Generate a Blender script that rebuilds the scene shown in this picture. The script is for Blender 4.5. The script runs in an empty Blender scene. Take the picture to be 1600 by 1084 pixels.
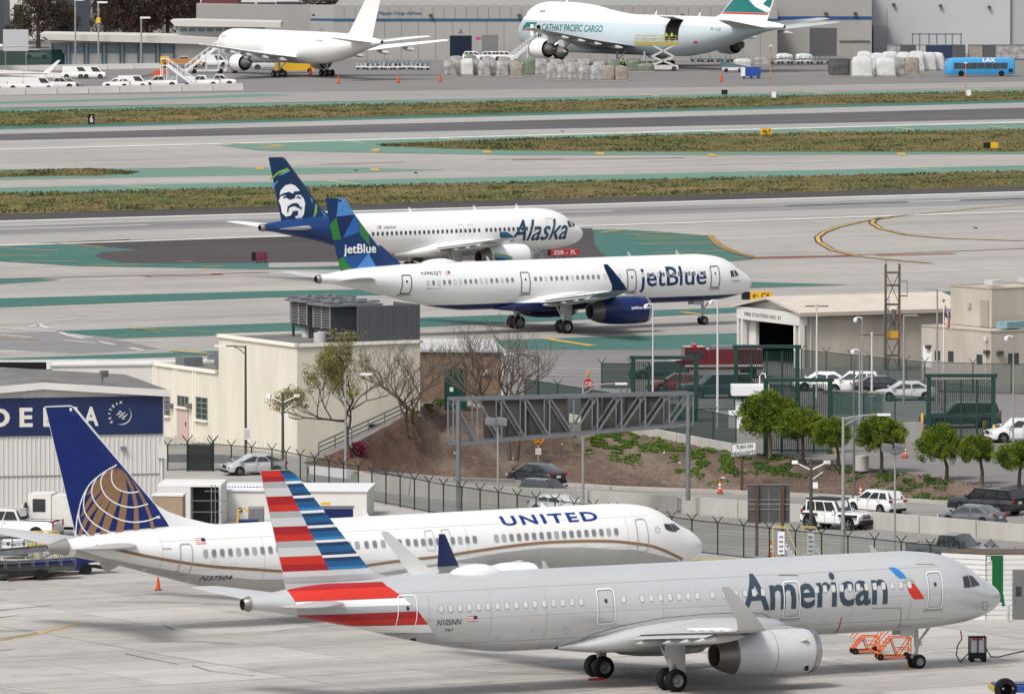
import bpy, bmesh, math, random
from math import sin, cos, pi, sqrt, atan2, atan, radians, degrees, floor
from mathutils import Vector, Matrix, noise
from mathutils.geometry import tessellate_polygon
rnd = random.Random(11)
SC = bpy.context.scene
COL = SC.collection
# ------------------------------------------------------------------ camera
FPX, CAMH, YH = 13160.6, 44.83, -298.5
PITCH = atan((542 - YH) / FPX)
cd = bpy.data.cameras.new('camera'); cam = bpy.data.objects.new('camera', cd); COL.objects.link(cam)
cd.sensor_width = 36; cd.lens = FPX / 1600 * 36; cd.clip_start = 5; cd.clip_end = 9000
cam.location = (0, 0, CAMH); cam.rotation_euler = (pi / 2 - PITCH, 0, 0)
SC.camera = cam
# ------------------------------------------------------------------ world, sun, exposure
wd = bpy.data.worlds.new('World'); SC.world = wd; wd.use_nodes = True
nt = wd.node_tree; bg = nt.nodes['Background']
sk = nt.nodes.new('ShaderNodeTexSky'); sk.sky_type = 'NISHITA'; sk.sun_disc = False
SUN_EL, SUN_AZ = radians(52), radians(215)      # azimuth clockwise from +Y: behind and to the left of the camera
sk.sun_elevation = SUN_EL; sk.sun_rotation = SUN_AZ; sk.air_density = 1.0; sk.dust_density = 3.0
hs = nt.nodes.new('ShaderNodeHueSaturation'); hs.inputs['Saturation'].default_value = 0.30
nt.links.new(sk.outputs[0], hs.inputs['Color']); nt.links.new(hs.outputs[0], bg.inputs['Color'])
bg.inputs['Strength'].default_value = 0.105
sl = bpy.data.lights.new('sun', 'SUN'); sl.energy = 1.5; sl.angle = radians(14); sl.color = (1.0, 0.95, 0.88)
so = bpy.data.objects.new('sun', sl); COL.objects.link(so)
sdir = Vector((sin(SUN_AZ) * cos(SUN_EL), cos(SUN_AZ) * cos(SUN_EL), sin(SUN_EL)))
so.rotation_euler = sdir.to_track_quat('Z', 'Y').to_euler()
SC.view_settings.view_transform = 'Standard'; SC.view_settings.look = 'None'
SC.view_settings.gamma = 1; SC.view_settings.use_curve_mapping = False
SC.view_settings.exposure = 0.72
SC.cycles.max_bounces = 6; SC.cycles.transparent_max_bounces = 16
SC.cycles.diffuse_bounces = 3; SC.cycles.caustics_reflective = False; SC.cycles.caustics_refractive = False
# ------------------------------------------------------------------ photograph pixel -> place in the world
CP, SP_ = cos(PITCH), sin(PITCH)
def ray(px, py):
    u = -(py - 542) / FPX
    return Vector(((px - 800) / FPX, CP + u * SP_, -SP_ + u * CP))
def G(px, py, z=0.0):
    r = ray(px, py); t = (z - CAMH) / r.z
    return Vector((r.x * t, r.y * t, z))
def AT(px, py, Y):
    r = ray(px, py); t = Y / r.y
    return Vector((r.x * t, Y, CAMH + r.z * t))
def HZ(P, py): return AT(800, py, P.y).z
# ------------------------------------------------------------------ materials
MATS = {}
def mat(name, col, rough=0.6, metal=0.0, var=0.0, scale=1.0, dark=None, coat=0.0, alpha=1.0, world=False, stretch=None, bump=0.0, emit=0, spec=None, detail=4):
    """Principled surface whose base colour wanders between two tones of the thing's own paint or dirt"""
    if name in MATS: return MATS[name]
    m = bpy.data.materials.new(name); m.use_nodes = True; n = m.node_tree; b = n.nodes['Principled BSDF']
    b.inputs['Base Color'].default_value = (*col, 1); b.inputs['Roughness'].default_value = rough
    b.inputs['Metallic'].default_value = metal
    if spec is None and rough >= .6 and not metal: spec = .15
    if spec is not None: b.inputs['Specular IOR Level'].default_value = spec
    if coat: b.inputs['Coat Weight'].default_value = coat; b.inputs['Coat Roughness'].default_value = 0.08
    if alpha < 1: b.inputs['Alpha'].default_value = alpha
    if emit: b.inputs['Emission Color'].default_value = (*col, 1); b.inputs['Emission Strength'].default_value = emit
    if var or bump:
        tc = n.nodes.new('ShaderNodeNewGeometry') if world else n.nodes.new('ShaderNodeTexCoord')
        mp = n.nodes.new('ShaderNodeMapping'); mp.inputs['Scale'].default_value = stretch or (1, 1, 1)
        n.links.new(tc.outputs['Position' if world else 'Object'], mp.inputs[0])
        nz = n.nodes.new('ShaderNodeTexNoise'); nz.inputs['Scale'].default_value = scale; nz.inputs['Detail'].default_value = detail
        nz.inputs['Roughness'].default_value = 0.62
        n.links.new(mp.outputs[0], nz.inputs['Vector'])
        if var:
            cr = n.nodes.new('ShaderNodeValToRGB')
            cr.color_ramp.elements[0].position = 0.3; cr.color_ramp.elements[1].position = 0.72
            d = dark or tuple(c * (1 - var) for c in col)
            cr.color_ramp.elements[0].color = (*d, 1); cr.color_ramp.elements[1].color = (*col, 1)
            n.links.new(nz.outputs[0], cr.inputs[0]); n.links.new(cr.outputs[0], b.inputs['Base Color'])
        if bump:
            bp = n.nodes.new('ShaderNodeBump'); bp.inputs['Strength'].default_value = bump; bp.inputs['Distance'].default_value = 0.1
            n.links.new(nz.outputs[0], bp.inputs['Height']); n.links.new(bp.outputs[0], b.inputs['Normal'])
    MATS[name] = m; return m
def ground_mat(name, a, b_, c_, s1=0.06, s2=0.9, ang=0.62, rough=0.85, streak=0.5, speck=0.0, jx=0, jy=0):
    """paving: broad patches, streaks along the runway heading, fine grain"""
    if name in MATS: return MATS[name]
    m = bpy.data.materials.new(name); m.use_nodes = True; n = m.node_tree; bs = n.nodes['Principled BSDF']
    bs.inputs['Roughness'].default_value = rough; bs.inputs['Specular IOR Level'].default_value = 0.12
    g = n.nodes.new('ShaderNodeNewGeometry')
    def ns(scale, st, rot, det=5):
        mp = n.nodes.new('ShaderNodeMapping'); mp.vector_type = 'TEXTURE'
        mp.inputs['Rotation'].default_value = (0, 0, rot); mp.inputs['Scale'].default_value = (1 / st[0], 1 / st[1], 1)
        n.links.new(g.outputs['Position'], mp.inputs[0])
        z = n.nodes.new('ShaderNodeTexNoise'); z.inputs['Scale'].default_value = scale; z.inputs['Detail'].default_value = det
        z.inputs['Roughness'].default_value = 0.6
        n.links.new(mp.outputs[0], z.inputs['Vector']); return z
    def ramp(src, p0, p1):
        r = n.nodes.new('ShaderNodeMapRange'); r.inputs[1].default_value = p0; r.inputs[2].default_value = p1
        n.links.new(src, r.inputs[0]); return r.outputs[0]
    def mix(f, x, y):
        q = n.nodes.new('ShaderNodeMix'); q.data_type = 'RGBA'
        if isinstance(f, float): q.inputs[0].default_value = f
        else: n.links.new(f, q.inputs[0])
        for k, v in ((6, x), (7, y)):
            if isinstance(v, tuple): q.inputs[k].default_value = (*v, 1)
            else: n.links.new(v, q.inputs[k])
        return q.outputs[2]
    c1 = mix(ramp(ns(s1, (1, 1), 0).outputs[0], 0.36, 0.64), a, b_)
    st = n.nodes.new('ShaderNodeMath'); st.operation = 'MULTIPLY'; st.inputs[1].default_value = streak
    n.links.new(ramp(ns(0.22, (0.05, 1), ang, 6).outputs[0], 0.48, 0.72), st.inputs[0])
    c2 = mix(st.outputs[0], c1, c_)
    fg = n.nodes.new('ShaderNodeMath'); fg.operation = 'MULTIPLY'; fg.inputs[1].default_value = 0.35 + speck
    n.links.new(ramp(ns(s2, (1, 1), 0, 8).outputs[0], 0.5, 0.8), fg.inputs[0])
    c3 = mix(fg.outputs[0], c2, c_)
    n.links.new(c3, bs.inputs['Base Color'])
    MATS[name] = m; return m
# ------------------------------------------------------------------ mesh builder
class MB:
    def __init__(s): s.v = []; s.f = []; s.m = []
    def add(s, vs, fs, mi=0):
        o = len(s.v); s.v += [tuple(v) for v in vs]; s.f += [tuple(i + o for i in f) for f in fs]; s.m += [mi] * len(fs); return s
    def box(s, c, d, rz=0, mi=0):
        x, y, z = d[0] / 2, d[1] / 2, d[2] / 2; cr, sr = cos(rz), sin(rz)
        vs = [(c[0] + a * x * cr - b * y * sr, c[1] + a * x * sr + b * y * cr, c[2] + e * z) for e in (-1, 1) for a, b in ((-1, -1), (1, -1), (1, 1), (-1, 1))]
        return s.add(vs, [(3, 2, 1, 0), (4, 5, 6, 7), (0, 1, 5, 4), (1, 2, 6, 5), (2, 3, 7, 6), (3, 0, 4, 7)], mi)
    def bar(s, p, q, w, h=None, mi=0, up=(0, 0, 1)):
        p, q = Vector(p), Vector(q); h = h or w; d = (q - p)
        if d.length < 1e-6: return s
        d.normalize(); u = Vector(up)
        if abs(d.dot(u)) > 0.98: u = Vector((1, 0, 0))
        a = d.cross(u).normalized() * w / 2; b = a.cross(d).normalized() * h / 2
        vs = [e + i * a + j * b for e in (p, q) for i, j in ((-1, -1), (1, -1), (1, 1), (-1, 1))]
        return s.add(vs, [(0, 1, 2, 3), (7, 6, 5, 4), (0, 4, 5, 1), (1, 5, 6, 2), (2, 6, 7, 3), (3, 7, 4, 0)], mi)
    def tube(s, pts, r, n=6, mi=0, cap=True):
        pts = [Vector(p) for p in pts]; k = len(pts); rs = r if isinstance(r, (list, tuple)) else [r] * k
        o = len(s.v); ref = Vector((0.13, 0.27, 0.95))
        for i, p in enumerate(pts):
            d = (pts[min(i + 1, k - 1)] - pts[max(i - 1, 0)])
            d = d.normalized() if d.length > 1e-9 else Vector((0, 0, 1))
            rr = ref if abs(d.dot(ref)) < 0.9 else Vector((1, 0, 0))
            a = d.cross(rr).normalized(); b = d.cross(a)
            for j in range(n):
                t = 2 * pi * j / n; s.v.append(tuple(p + (a * cos(t) + b * sin(t)) * rs[i]))
        for i in range(k - 1):
            for j in range(n):
                s.f.append((o + i * n + j, o + i * n + (j + 1) % n, o + (i + 1) * n + (j + 1) % n, o + (i + 1) * n + j)); s.m.append(mi)
        if cap:
            s.f.append(tuple(o + j for j in range(n))[::-1]); s.m.append(mi)
            s.f.append(tuple(o + (k - 1) * n + j for j in range(n))); s.m.append(mi)
        return s
    def lathe(s, prof, axis='z', c=(0, 0, 0), n=24, mi=0, mis=None):
        """prof: list of (position along axis, radius)"""
        o = len(s.v)
        for a, r in prof:
            for j in range(n):
                t = 2 * pi * j / n; x, y = r * cos(t), r * sin(t)
                p = {'z': (x, y, a), 'x': (a, x, y), 'y': (x, a, y)}[axis]
                s.v.append((p[0] + c[0], p[1] + c[1], p[2] + c[2]))
        for i in range(len(prof) - 1):
            for j in range(n):
                s.f.append((o + i * n + j, o + i * n + (j + 1) % n, o + (i + 1) * n + (j + 1) % n, o + (i + 1) * n + j)); s.m.append(mis[i] if mis else mi)
        return s
    def prism(s, poly, d, mi=0):
        """poly: 3D points of a planar outline, d: extrusion vector"""
        n = len(poly); d = Vector(d); A = [Vector(p) for p in poly]
        vs = A + [p + d for p in A]
        tri = tessellate_polygon([A]); fs = [tuple(t) for t in tri] + [tuple(i + n for i in t)[::-1] for t in tri]
        fs += [(i, (i + 1) % n, (i + 1) % n + n, i + n) for i in range(n)]
        return s.add(vs, fs, mi)
    def poly(s, pts, mi=0):
        A = [Vector(p) for p in pts]
        if len(A) == 4: return s.add(A, [(0, 1, 2, 3)], mi)
        return s.add(A, [tuple(t) for t in tessellate_polygon([A])], mi)
    def grid(s, rows, mi=0, close=False):
        o = len(s.v); n = len(rows[0])
        for r in rows: s.v += [tuple(p) for p in r]
        for i in range(len(rows) - 1):
            for j in range(n if close else n - 1):
                s.f.append((o + i * n + j, o + i * n + (j + 1) % n, o + (i + 1) * n + (j + 1) % n, o + (i + 1) * n + j)); s.m.append(mi)
        return s
    def build(s, name, mats, parent=None, smooth=None, fix=True, **kw):
        me = bpy.data.meshes.new(name); me.from_pydata(s.v, [], s.f)
        for m in (mats if isinstance(mats, (list, tuple)) else [mats]): me.materials.append(m)
        me.polygons.foreach_set('material_index', s.m)
        if fix:
            b = bmesh.new(); b.from_mesh(me); bmesh.ops.recalc_face_normals(b, faces=b.faces); b.to_mesh(me); b.free()
        if smooth:
            me.shade_smooth(); me.set_sharp_from_angle(angle=radians(smooth))
        me.update()
        return link(name, me, parent, **kw)
def link(name, me, parent=None, label=None, cat=None, group=None, kind=None, loc=None, rz=None):
    o = bpy.data.objects.new(name, me); COL.objects.link(o)
    if parent: o.parent = parent
    if loc is not None: o.location = loc
    if rz is not None: o.rotation_euler = (0, 0, rz)
    for k, v in (('label', label), ('category', cat), ('group', group), ('kind', kind)):
        if v: o[k] = v
    return o
def thing(name, label, cat, loc=(0, 0, 0), rz=0, group=None): return link(name, None, None, label, cat, group, None, loc, rz)
def kids(o): return [c for c in COL.objects if c.parent == o]
KID = {}
def copy_tree(root, loc, rz, label=None, group=None):
    if root not in KID:
        KID[root] = [(c, [g for g in COL.objects if g.parent == c]) for c in COL.objects if c.parent == root]
    r = root.copy(); COL.objects.link(r); r.location = loc; r.rotation_euler = (0, 0, rz)
    if label: r['label'] = label
    if group: r['group'] = group
    for c, gs in KID[root]:
        d = c.copy(); COL.objects.link(d); d.parent = r
        for g in gs:
            e = g.copy(); COL.objects.link(e); e.parent = d
    return r
# ------------------------------------------------------------------ flat print: outlines and words cut fine and wrapped on a surface
def wrap(bm, fn, cx=0.4, cz=0.2):
    xs = [v.co.x for v in bm.verts]; zs = [v.co.y for v in bm.verts]
    for ax, lo, hi, st in ((0, min(xs), max(xs), cx), (1, min(zs), max(zs), cz)):
        if not st: continue
        k = floor(lo / st) + 1
        while k * st < hi:
            co = [0, 0, 0]; no = [0, 0, 0]; co[ax] = k * st; no[ax] = 1
            bmesh.ops.bisect_plane(bm, geom=bm.verts[:] + bm.edges[:] + bm.faces[:], plane_co=co, plane_no=no); k += 1
    for v in bm.verts: v.co = Vector(fn(v.co.x, v.co.y))
def bm_poly(polys):
    bm = bmesh.new()
    for p in polys:
        vs = [Vector((a, b, 0)) for a, b in p]
        bv = [bm.verts.new(v) for v in vs]
        for t in tessellate_polygon([vs]):
            try: bm.faces.new([bv[i] for i in t])
            except ValueError: pass
    return bm
def bm_text(txt, box, bold=0.0, shear=0.0, flip=False, space=1.0):
    """word set in Blender's own font, fitted to box (u0,v0,u1,v1)"""
    c = bpy.data.curves.new('t', 'FONT'); c.body = txt; c.offset = bold; c.shear = shear; c.space_character = space; c.resolution_u = 3
    o = bpy.data.objects.new('t', c); COL.objects.link(o)
    dg = bpy.context.evaluated_depsgraph_get(); me = bpy.data.meshes.new_from_object(o.evaluated_get(dg))
    bm = bmesh.new(); bm.from_mesh(me)
    bpy.data.objects.remove(o); bpy.data.meshes.remove(me); bpy.data.curves.remove(c)
    xs = [v.co.x for v in bm.verts]; ys = [v.co.y for v in bm.verts]
    a, b, e, f = min(xs), max(xs), min(ys), max(ys)
    for v in bm.verts:
        t = (v.co.x - a) / (b - a)
        if flip: t = 1 - t
        v.co = Vector((box[0] + t * (box[2] - box[0]), box[1] + (v.co.y - e) / (f - e) * (box[3] - box[1]), 0))
    return bm
def bm_build(bm, name, m, parent=None, **kw):
    bmesh.ops.triangulate(bm, faces=[f for f in bm.faces if len(f.verts) > 4])
    me = bpy.data.meshes.new(name); bm.to_mesh(me); bm.free(); me.materials.append(m)
    return link(name, me, parent, **kw)
def sign_text(txt, o, ux, uz, nrm, box, m, parent, name='lettering', bold=0.0, shear=0.0, **kw):
    """text on a flat board: o = origin of the board's (u,v), ux/uz = unit axes, nrm = outward"""
    bm = bm_text(txt, box, bold, shear, **kw); o, ux, uz, nrm = Vector(o), Vector(ux), Vector(uz), Vector(nrm)
    for v in bm.verts: v.co = o + ux * v.co.x + uz * v.co.y + nrm * 0.012
    return bm_build(bm, name, m, parent)
def lerp(a, b, t): return a + (b - a) * t
def tab(T, x):
    """smooth monotone table lookup"""
    if x <= T[0][0]: return T[0][1:]
    if x >= T[-1][0]: return T[-1][1:]
    i = max(k for k in range(len(T)) if T[k][0] <= x); i = min(i, len(T) - 2)
    out = []; h = T[i + 1][0] - T[i][0]; t = (x - T[i][0]) / h
    for c in range(1, len(T[0])):
        def sl(k): return (T[k + 1][c] - T[k][c]) / (T[k + 1][0] - T[k][0])
        d = sl(i)
        def tang(k):
            if k == 0 or k == len(T) - 1: return sl(min(k, len(T) - 2)) * (1.5 if k == 0 else 1)
            a, b = sl(k - 1), sl(k)
            return 0 if a * b <= 0 else 2 * a * b / (a + b)
        m0, m1 = tang(i), tang(i + 1)
        out.append((2 * t**3 - 3 * t**2 + 1) * T[i][c] + (t**3 - 2 * t**2 + t) * h * m0 + (-2 * t**3 + 3 * t**2) * T[i + 1][c] + (t**3 - t**2) * h * m1)
    return out
# ================================================================== GROUND
YAW = radians(31.5)
AX = Vector((cos(YAW), sin(YAW), 0)); AY = Vector((-sin(YAW), cos(YAW), 0))
M_conc = ground_mat('apron_concrete', (0.43, 0.41, 0.382), (0.37, 0.352, 0.33), (0.20, 0.19, 0.18), 0.05, 0.5, YAW, streak=0.6, speck=.25)
M_rwy = ground_mat('runway_concrete', (0.36, 0.35, 0.335), (0.32, 0.312, 0.30), (0.19, 0.185, 0.18), 0.03, 0.3, YAW + 0.03, streak=0.6)
M_taxi = ground_mat('taxiway_concrete', (0.38, 0.36, 0.335), (0.315, 0.30, 0.28), (0.20, 0.19, 0.18), 0.03, 0.3, YAW, streak=0.65, speck=.15)
M_asph = ground_mat('dark_asphalt', (0.070, 0.062, 0.062), (0.058, 0.052, 0.052), (0.10, 0.092, 0.09), 0.03, 0.3, YAW, streak=0.4)
M_rub = ground_mat('tyre_rubbed_asphalt', (0.10, 0.096, 0.10), (0.075, 0.072, 0.078), (0.17, 0.165, 0.16), 0.02, 0.3, YAW, streak=0.6)
M_road = ground_mat('road_surface', (0.27, 0.262, 0.25), (0.22, 0.214, 0.205), (0.14, 0.135, 0.13), 0.07, 0.8, 0.3, streak=0.4)
M_apr = ground_mat('cargo_apron_asphalt', (0.215, 0.205, 0.20), (0.185, 0.178, 0.175), (0.125, 0.12, 0.12), 0.02, 0.3, YAW, streak=0.5)
M_teal = ground_mat('teal_paint', (0.042, 0.135, 0.115), (0.06, 0.145, 0.128), (0.11, 0.16, 0.148), 0.03, 0.5, YAW, streak=0.5)
M_tealf = ground_mat('faded_teal_paint', (0.10, 0.215, 0.165), (0.13, 0.23, 0.185), (0.19, 0.25, 0.21), 0.02, 0.5, YAW, streak=0.6)
M_yel = mat('yellow_marking', (0.62, 0.40, 0.10), 0.7, var=0.4, scale=0.4, world=True)
M_wht = mat('white_marking', (0.66, 0.66, 0.64), 0.7, var=0.25, scale=0.3, world=True)
M_blk = mat('black_marking', (0.045, 0.042, 0.04), 0.8)
M_redm = mat('red_marking', (0.33, 0.10, 0.10), 0.8, var=0.35, scale=0.3, world=True)
def PL(pts, x):
    if x <= pts[0][0]: a, b = pts[0], pts[1]
    elif x >= pts[-1][0]: a, b = pts[-2], pts[-1]
    else:
        i = max(k for k in range(len(pts) - 1) if pts[k][0] <= x); a, b = pts[i], pts[i + 1]
    return a[1] + (b[1] - a[1]) * (x - a[0]) / (b[0] - a[0])
FL = [(480, 768), (581, 784), (693, 805), (1081, 862), (1162, 872), (1408, 899), (1600, 920)]      # foot of the ramp fence
TL = [(480, 723), (500, 717), (560, 690), (600, 668), (650, 641), (690, 621), (702, 627), (840, 655), (975, 670), (1142, 701), (1186, 709), (1412, 738), (1520, 754), (1600, 766)]   # top of the bank
CL = [(480, 731), (560, 741), (610, 742), (700, 750), (800, 753), (960, 764), (1130, 770), (1271, 776), (1424, 784), (1600, 794)]   # far kerb of the road
WL = [(480, 752), (560, 763), (640, 774), (722, 783), (910, 791), (1055, 800), (1260, 815), (1353, 825), (1600, 846)]   # foot of the median wall
def zroad(px):
    return PL([(480, -0.2), (560, -.3), (650, -0.8), (838, -1.7), (1142, -1.6), (1412, -1.2), (1600, -1.0)], px) if px > 480 and px < 1600 else (-1.0 if px >= 1600 else -0.2)
ZT = [(480, 0), (500, .2), (560, 1.5), (600, 2.3), (650, 2.95), (702, 2.6), (840, 1.5), (975, .8), (1142, .3), (1186, 0), (1600, 0)]
def ztop(px): return PL(ZT, px) if 480 < px < 1600 else 0
def ext(f, px):   # keep the outer trend gentle outside the frame
    return PL(f, px) if 480 <= px <= 1600 else (PL(f, 1600) + (px - 1600) * 0.06 if px > 1600 else PL(f, 480))
def struct(name, mb, m, **kw): return mb.build(name, m, kind='structure', **kw)
cols = [-2600, -1200, 0, 300, 479] + list(range(480, 1601, 20)) + [1800, 2400, 4200]
near = MB(); far = MB(); flo = MB(); rw = MB()
rn, rf, r0, r1, r2, r3, r4 = [], [], [], [], [], [], []
for px in cols:
    if px < 480: y = 723 if px > 0 else 723
    F = G(px, ext(FL, px)) if px >= 480 else G(px, 745); T = G(px, ext(TL, px), ztop(px)) if px >= 480 else G(px, 745)
    k = 150 / F.y
    rn.append((F.x * k, F.y * k, 0)); rf.append(F)
    Y2 = max(T.y + 1, 665) if px >= 480 else T.y; r0.append(T); r1.append((T.x * Y2 / T.y, Y2, 0)); r2.append((T.x * 2600 / T.y, 2600, 0))
    z = zroad(px)
    if px >= 480:
        r3.append((F.x, F.y, 0)); r4.append((F.x, F.y, z - 0.05))
near.grid([rn, rf]); far.grid([r1, r2])
ramp_ground = struct('apron_ground', near, M_conc)
air_ground = struct('airfield_ground', far, M_taxi)
struct('service_road', MB().grid([r0, r1]), M_apr)
struct('retaining_wall', MB().grid([r3, r4]), mat('concrete_wall', (0.36, 0.345, 0.32), 0.9, var=0.3, scale=0.5, world=True, stretch=(1, 1, 0.2)))
road_rows = [[], [], []]
for px in [c for c in cols if c >= 480]:
    z = zroad(px); F = G(px, ext(FL, px)); C = G(px, ext(CL, px), z)
    road_rows[0].append((F.x, F.y, z)); road_rows[1].append(C); road_rows[2].append((C.x * 1.0005, C.y + 0.4, z + 0.0))
struct('highway_road', MB().grid(road_rows[:2]), M_road)
# kerb along the far side of the highway
kb = MB()
for i in range(len(road_rows[1]) - 1):
    a, b = Vector(road_rows[1][i]), Vector(road_rows[1][i + 1])
    kb.bar(a + Vector((0, .15, .08)), b + Vector((0, .15, .08)), 0.9, 0.22)
struct('road_kerb', kb, mat('kerb_concrete', (0.42, 0.395, 0.36), 0.9, var=0.25, scale=1.5, world=True))
# planted bank: bark mulch with ruts, rising from the kerb to the airfield level
bm_rows = []
bc = list(range(476, 1604, 4))
NR = 26
for px in bc:
    z = zroad(px); C = G(px, ext(CL, px), z) + Vector((0, .6, .12)); T = G(px, ext(TL, px), ztop(px))
    row = []
    for j in range(NR + 1):
        t = j / NR; p = C.lerp(T, t)
        p.z = z + 0.12 + (T.z - z - 0.12) * (0.5 - 0.5 * cos(pi * t)) ** 0.85 if j else z + 0.12
        if 0 < j < NR:
            p.z += 0.16 * noise.noise(Vector((p.x * 1.3, p.y * 0.8, 0))) + 0.09 * noise.noise(Vector((p.x * 4, p.y * 2, 3)))
        row.append(p)
    bm_rows.append(row)
M_bank = ground_mat('bark_mulch', (0.13, 0.092, 0.072), (0.09, 0.064, 0.051), (0.25, 0.20, 0.16), 0.16, 1.3, 1.9, streak=0.8, speck=0.35)
m_ = M_bank; n_ = m_.node_tree; bs_ = n_.nodes['Principled BSDF']
# red soil showing towards the western end of the bank
gp = n_.nodes.new('ShaderNodeNewGeometry'); nz = n_.nodes.new('ShaderNodeTexNoise'); nz.inputs['Scale'].default_value = 0.11; nz.inputs['Detail'].default_value = 4
n_.links.new(gp.outputs['Position'], nz.inputs['Vector'])
sx = n_.nodes.new('ShaderNodeSeparateXYZ'); n_.links.new(gp.outputs['Position'], sx.inputs[0])
mr = n_.nodes.new('ShaderNodeMapRange'); mr.inputs[1].default_value = 5; mr.inputs[2].default_value = -14
n_.links.new(sx.outputs[0], mr.inputs[0])
mm = n_.nodes.new('ShaderNodeMapRange'); mm.inputs[1].default_value = 0.42; mm.inputs[2].default_value = 0.6
n_.links.new(nz.outputs[0], mm.inputs[0])
mu = n_.nodes.new('ShaderNodeMath'); mu.operation = 'MULTIPLY'; n_.links.new(mr.outputs[0], mu.inputs[0]); n_.links.new(mm.outputs[0], mu.inputs[1])
mx = n_.nodes.new('ShaderNodeMix'); mx.data_type = 'RGBA'; old = bs_.inputs['Base Color'].links[0].from_socket
n_.links.new(mu.outputs[0], mx.inputs[0]); n_.links.new(old, mx.inputs[6]); mx.inputs[7].default_value = (0.125, 0.068, 0.046, 1)
n_.links.new(mx.outputs[2], bs_.inputs['Base Color'])
bpn = n_.nodes.new('ShaderNodeBump'); bpn.inputs['Strength'].default_value = 0.9; bpn.inputs['Distance'].default_value = 0.12
nb = n_.nodes.new('ShaderNodeTexNoise'); nb.inputs['Scale'].default_value = 2.6; nb.inputs['Detail'].default_value = 8
n_.links.new(gp.outputs['Position'], nb.inputs['Vector']); n_.links.new(nb.outputs[0], bpn.inputs['Height']); n_.links.new(bpn.outputs[0], bs_.inputs['Normal'])
bank = struct('planted_bank', MB().grid(bm_rows), M_bank, smooth=60)
def bank_pt(px, t):
    i = min(max((px - bc[0]) / 4, 0), len(bc) - 1.001); j = min(max(t * NR, 0), NR - 0.001)
    a = Vector(bm_rows[int(i)][int(j)]); b = Vector(bm_rows[int(i) + 1][int(j) + 1])
    return a.lerp(b, 0.5)
# ground cover: ice plant patches and dry weeds, leaf by leaf
def leaves(mb, p, n, rad, h, size, nm=3):
    for _ in range(n):
        a = rnd.uniform(0, 2 * pi); r = rad * sqrt(rnd.random())
        q = Vector((p[0] + r * cos(a), p[1] + r * sin(a), p[2] + h * rnd.random()))
        s = size * rnd.uniform(0.6, 1.3); d = Vector((rnd.uniform(-1, 1), rnd.uniform(-1, 1), rnd.uniform(0.2, 1.4))).normalized() * s
        w = d.cross(Vector((rnd.uniform(-1, 1), rnd.uniform(-1, 1), 0.3))).normalized() * s * 0.45
        mb.add([q - w, q + w, q + d], [(0, 1, 2)], rnd.randrange(nm))
def patchset(name, areas, mats, size, dens, h):
    mb = MB()
    for px0, px1, t0, t1 in areas:
        n = int(dens * (px1 - px0) * (t1 - t0))
        for _ in range(n):
            u, v = rnd.gauss(0.5, 0.24), rnd.gauss(0.5, 0.24)
            p = bank_pt(lerp(px0, px1, u), min(0.98, lerp(t0, t1, v)))
            if noise.noise(Vector((p.x * 0.9, p.y * 0.5, 9))) < 0.03: continue
            leaves(mb, p, 7, 0.16, h, size)
    return mb.build(name, mats, kind='stuff', fix=False)
G3 = [mat('ice_plant_leaf', (0.17, 0.25, 0.03), 0.6), mat('ice_plant_leaf_deep', (0.09, 0.17, 0.03), 0.6), mat('ice_plant_leaf_dark', (0.05, 0.10, 0.025), 0.6)]
D3 = [mat('weed_leaf', (0.08, 0.12, 0.03), 0.7), mat('weed_leaf_dark', (0.045, 0.07, 0.022), 0.7), mat('weed_leaf_dry', (0.2, 0.17, 0.08), 0.8)]
patchset('ice_plant', [(905, 985, .72, 1.0), (945, 1010, .45, .85), (1010, 1080, .55, .85), (1055, 1085, .3, .6), (1085, 1140, .28, .75), (905, 955, .5, .75), (1065, 1150, .55, .8)], G3, 0.10, 190, 0.09)
patchset('low_weeds', [(1165, 1260, .4, 1.0), (1130, 1160, .3, .6), (1235, 1262, .5, .9), (1300, 1345, .6, .95), (1340, 1375, .35, .6), (1370, 1400, .5, .9), (1398, 1425, .3, .8), (1420, 1490, .0, .5), (1445, 1480, .6, 1.0), (1385, 1410, .1, .4), (640, 705, .75, 1.0), (1320, 1340, .5, .9)], D3[:2] + G3[1:2], 0.12, 26, 0.1)
dry = MB()
for _ in range(5000):
    p = bank_pt(rnd.uniform(480, 1600), rnd.random()); leaves(dry, p, 1, 0.1, 0.01, 0.09)
dry.build('bark_litter', [mat('bark_chip', (0.10, 0.065, 0.05), 0.9), mat('bark_chip_pale', (0.24, 0.19, 0.15), 0.9), mat('bark_chip_dark', (0.06, 0.042, 0.035), 0.9)], kind='stuff', fix=False)
lit = MB()
for _ in range(16):
    p = bank_pt(rnd.uniform(640, 1500), rnd.uniform(.1, .9)); lit.box((p.x, p.y, p.z + 0.08), (rnd.uniform(.1, .3), .1, rnd.uniform(.06, .16)), rnd.random() * 3)
lit.build('litter', mat('paper_litter', (0.7, 0.7, 0.7), 0.8), kind='stuff')
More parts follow.
